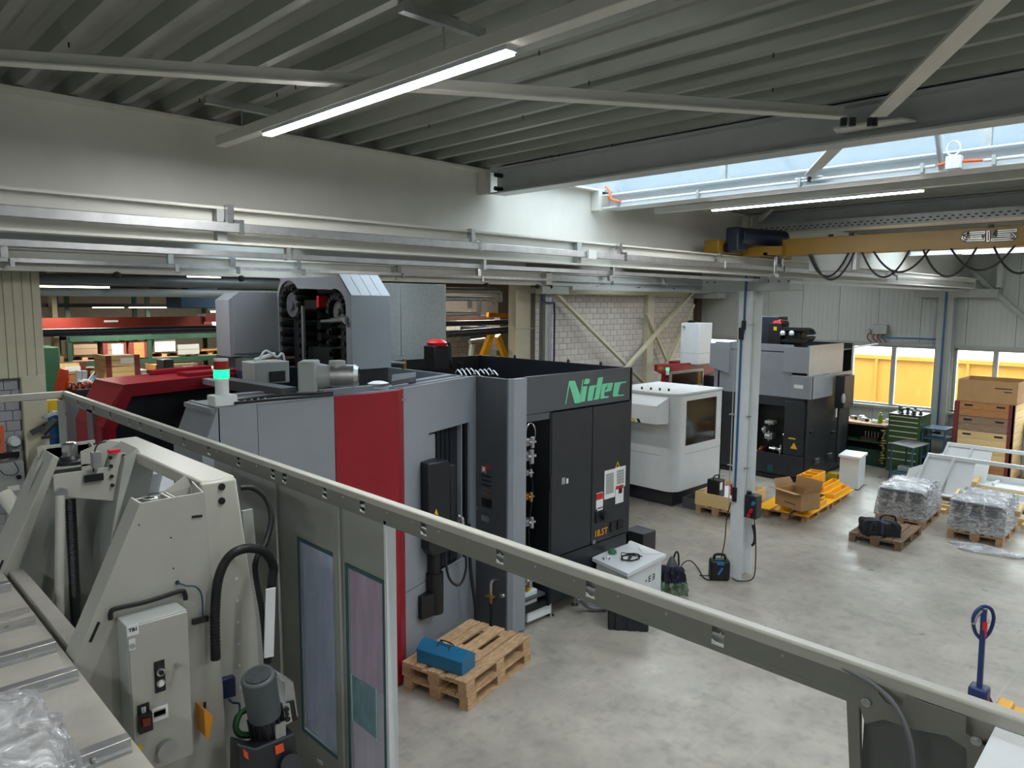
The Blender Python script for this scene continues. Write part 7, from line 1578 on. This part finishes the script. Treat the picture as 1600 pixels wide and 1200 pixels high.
# left wall items
YL = 11.97
cbw = thing('wall_cabinet', 'light grey wall cabinet with cable loop at the left edge', 'wall cabinet', P(15, 775, 1, YL))
a = P(-20, 723, 1, YL); b = P(36, 772, 1, YL); MB().box(a.x, b.x, YL - .2, YL - .03, b.z, a.z).build('cabinet_body', steelgrey, cbw, bevel=.01)
a = P(-20, 718, 1, YL); b = P(26, 723, 1, YL); MB().box(a.x, b.x, YL - .24, YL - .2, b.z + .12, a.z + .1).build('black_rail', black, cbw)
c = P(29, 745, 1, YL - .2); MB().cyl(c, c + Vector((0, -.04, 0)), .03).build('black_knob', black, cbw); a = P(12, 765, 1, YL - .21); MB().box(a.x, a.x + .14, YL - .205, YL - .2, a.z - .03, a.z + .04).build('label_sheet', paper, cbw)
m = MB(); m.tube([P(0, 735, 1, YL - .24), P(8, 742, 1, YL - .24), P(22, 742, 1, YL - .24), P(29, 735, 1, YL - .24), P(22, 722, 1, YL - .24)], .006); m.build('cable', rubber, cbw)
c = P(22, 689, 1, YL); wl_ = thing('wall_lamp', 'round white lamp on the grey block wall', 'wall lamp', c); m = MB(); m.cyl(c, c + Vector((0, -.1, 0)), .075, .06, n=18); m.build('lamp_glass', white, wl_); MB().cyl(c + Vector((0, .02, 0)), c, .09, n=18).build('lamp_base', zinc, wl_)
c = P(24, 708, 1, YL); o = MB().box(c.x - .04, c.x + .05, YL - .06, YL, c.z - .05, c.z + .05).build('wall_socket', steelgrey, bevel=.005); tagp(o, 'small grey socket below the round wall lamp', 'socket')
m = MB()
for k in range(3): m.tube([P(1 + k * 1.5, 665, 1, YL - .04), P(3 + k, 690, 1, YL - .04), P(2 + k * 1.5, 718, 1, YL - .04)], .01)
o = m.build('orange_cable', orangehose); tagp(o, 'orange cables hanging on the wall at the left picture edge', 'cable')
a = P(6, 772, 1, 9.5); b = P(30, 804, 1, 9.3); o = MB().cyl(a, b, .08, n=20).build('paper_roll', mat('roll_beige', '#c9c6b8', .6)); tagp(o, 'thick light paper roll leaning at the left edge behind the press', 'roll')
# overhead things in the hall behind
rc_ = thing('overhead_crane', 'red overhead crane beam in the neighbouring hall', 'crane', (6, 16, 3.4))
a = P(62, 497, 1, 16); MB().box(2.6, P(318, 500, 1, 16).x, 16, 16.25, 3.4, a.z).build('crane_beam', craneRed, rc_); MB().box(2.6, P(330, 510, 1, 16).x, 15.93, 16.32, 3.36, 3.4).build('beam_flange', craneRed, rc_)
MB().box(P(318, 500, 1, 16).x, P(350, 500, 1, 16).x, 15.9, 16.3, 3.45, 3.62).build('end_carriage', craneRed, rc_); MB().box(P(163, 502, 1, 15.98).x, P(185, 502, 1, 15.98).x, 15.985, 16, 3.47, 3.51).build('white_sign', paper, rc_)
a = P(100, 516, 1, 13); b = P(100, 523, 1, 13)
tagp(MB().cyl((2.2, 13, (a.z + b.z) / 2), (14, 13, (a.z + b.z) / 2 + .02), .062, n=12).build('dark_pipe', mat('pipe_black_blue', '#20242c', .4)), 'dark thick pipe crossing the opening below the red crane', 'pipe')
for k, px in enumerate((90, 152, 207)):
    x = P(px, 470, 1, 18).x; o = MB().box(x - .1, x + .1, 15, 26, 4.1, 4.4).build('ceiling_rib', brownb); tagp(o, ('left', 'middle', 'right')[k] + ' brown ceiling rib in the neighbouring hall', 'beam')
tagp(MB().box(2, 12, 17.6, 17.7, 3.75, 3.83).build('ceiling_duct', mdark), 'dark duct under the ceiling of the neighbouring hall', 'duct')
tagp(MB().box(P(282, 470, 1, 15).x, P(340, 470, 1, 15).x, 15, 15.8, 3.75, 4.2).build('blue_ventilation_unit', bluesteel, bevel=.02), 'blue ventilation unit under the ceiling left of the grey cover', 'ventilation unit')
def tubel(lab, px0, px1, py, y, pw=14):
    a = P(px0, py, 1, y); b = P(px1, py, 1, y); t = thing('ceiling_tube_lamp', lab, 'lamp', ((a.x + b.x) / 2, y, a.z)); MB().box(a.x, b.x, y - .04, y + .04, a.z, a.z + .04).build('diffuser', lampoff, t); MB().box(a.x - .05, b.x + .05, y - .06, y + .06, a.z + .04, a.z + .1).build('lamp_body', white, t)
    l = bpy.data.lights.new('lamp_light', 'AREA'); l.shape = 'RECTANGLE'; l.size = abs(b.x - a.x); l.size_y = .08; l.energy = pw; l.color = (1, .95, .84); o = bpy.data.objects.new('lamp_light', l); COL.objects.link(o); o.location = ((a.x + b.x) / 2, y, a.z - .02); attach(o, t)
tubel('first tube lamp above the neighbouring hall, wavy bright strip on the left', 60, 170, 449, 13.6)
tubel('second tube lamp left above the red crane', 79, 112, 461, 15.5)
tubel('third tube lamp in the middle above the rack', 145, 193, 481, 19.2, 26)
tubel('fourth tube lamp right of the middle one above the rack', 202, 262, 481, 19.2, 26)
tubel('tube lamp far right partly behind the grey cover', 330, 352, 488, 19.2, 20)
tubel('tube lamp over the hall behind the yellow frame', 730, 780, 470, 14.4, 30) if 0 else None
for k, (x, y) in enumerate(((7.5, 14), (12.8, 14), (2.5, 23), (9, 23))):  # unseen fill lamps added to brighten the neighbouring hall
    t = thing('ceiling_tube_lamp', 'tube lamp out of view in the neighbouring hall, ' + ('near the opening', 'behind the block wall', 'deep behind the rack on the left', 'deep behind the rack')[k], 'lamp', (x, y, 4.6), 'tube lamps out of view'); MB().box(x - .7, x + .7, y - .04, y + .04, 4.6, 4.64).build('diffuser', lampoff, t)
    l = bpy.data.lights.new('lamp_light', 'AREA'); l.shape = 'RECTANGLE'; l.size = 1.4; l.size_y = .08; l.energy = 34; l.color = (1, .95, .84); o = bpy.data.objects.new('lamp_light', l); COL.objects.link(o); o.location = (x, y, 4.58); attach(o, t)
# yellow A-frame and pump behind the machine on the right of the opening
ya = thing('yellow_gantry', 'yellow A-shaped gantry legs behind the magazine cover', 'gantry', P(772, 560, 1, 12.9))
m = MB(); m.bar(P(745, 580, 1, 12.9), P(768, 522, 1, 12.9), .14, .12, up=(0, 1, 0)); m.build('leg', yellow, ya); m = MB(); m.bar(P(795, 575, 1, 13.3), P(777, 524, 1, 13.1), .14, .12, up=(0, 1, 0)); m.build('leg', yellow, ya)
m = MB(); m.bar(P(762, 492, 1, 14), P(794, 493, 1, 14), .1, .12); m.build('cross_bar', orangem, ya)
pmp = thing('pump_unit', 'grey pump unit with pipework beside the yellow gantry', 'pump', P(745, 540, 1, 13.4))
m = MB(); a = P(735, 520, 1, 13.8); m.box(a.x, a.x + .7, 13.8, 14.2, a.z - .25, a.z + .15); m.build('pump_housing', mgreyd, pmp, bevel=.02); m = MB(); m.cyl(P(734, 534, 1, 13.4), P(757, 531, 1, 13.4), .06); m.cyl(P(739, 538, 1, 13.4), P(736, 560, 1, 13.4), .09); m.build('pump_pipe', zinc, pmp)
m = MB(); m.cyl(P(750, 512, 1, 13.9), P(756, 512, 1, 13.9), .1); m.build('blue_motor', navy, pmp)
tagp(MB().cyl(P(697, 522, 1, 12.6), P(800, 515, 1, 12.6), .085, n=12).build('dark_hose_pipe', mat('pipe_black2', '#17191f', .45)), 'dark thick pipe right of the galvanised cover', 'pipe')
tagp(MB().box(P(697, 496, 1, 14).x, P(800, 496, 1, 14).x, 14.7, 14.9, P(750, 502, 1, 14).z, P(750, 495, 1, 14).z).build('brown_beam', brownb), 'brown steel beam behind the pipes on the right of the opening', 'beam')
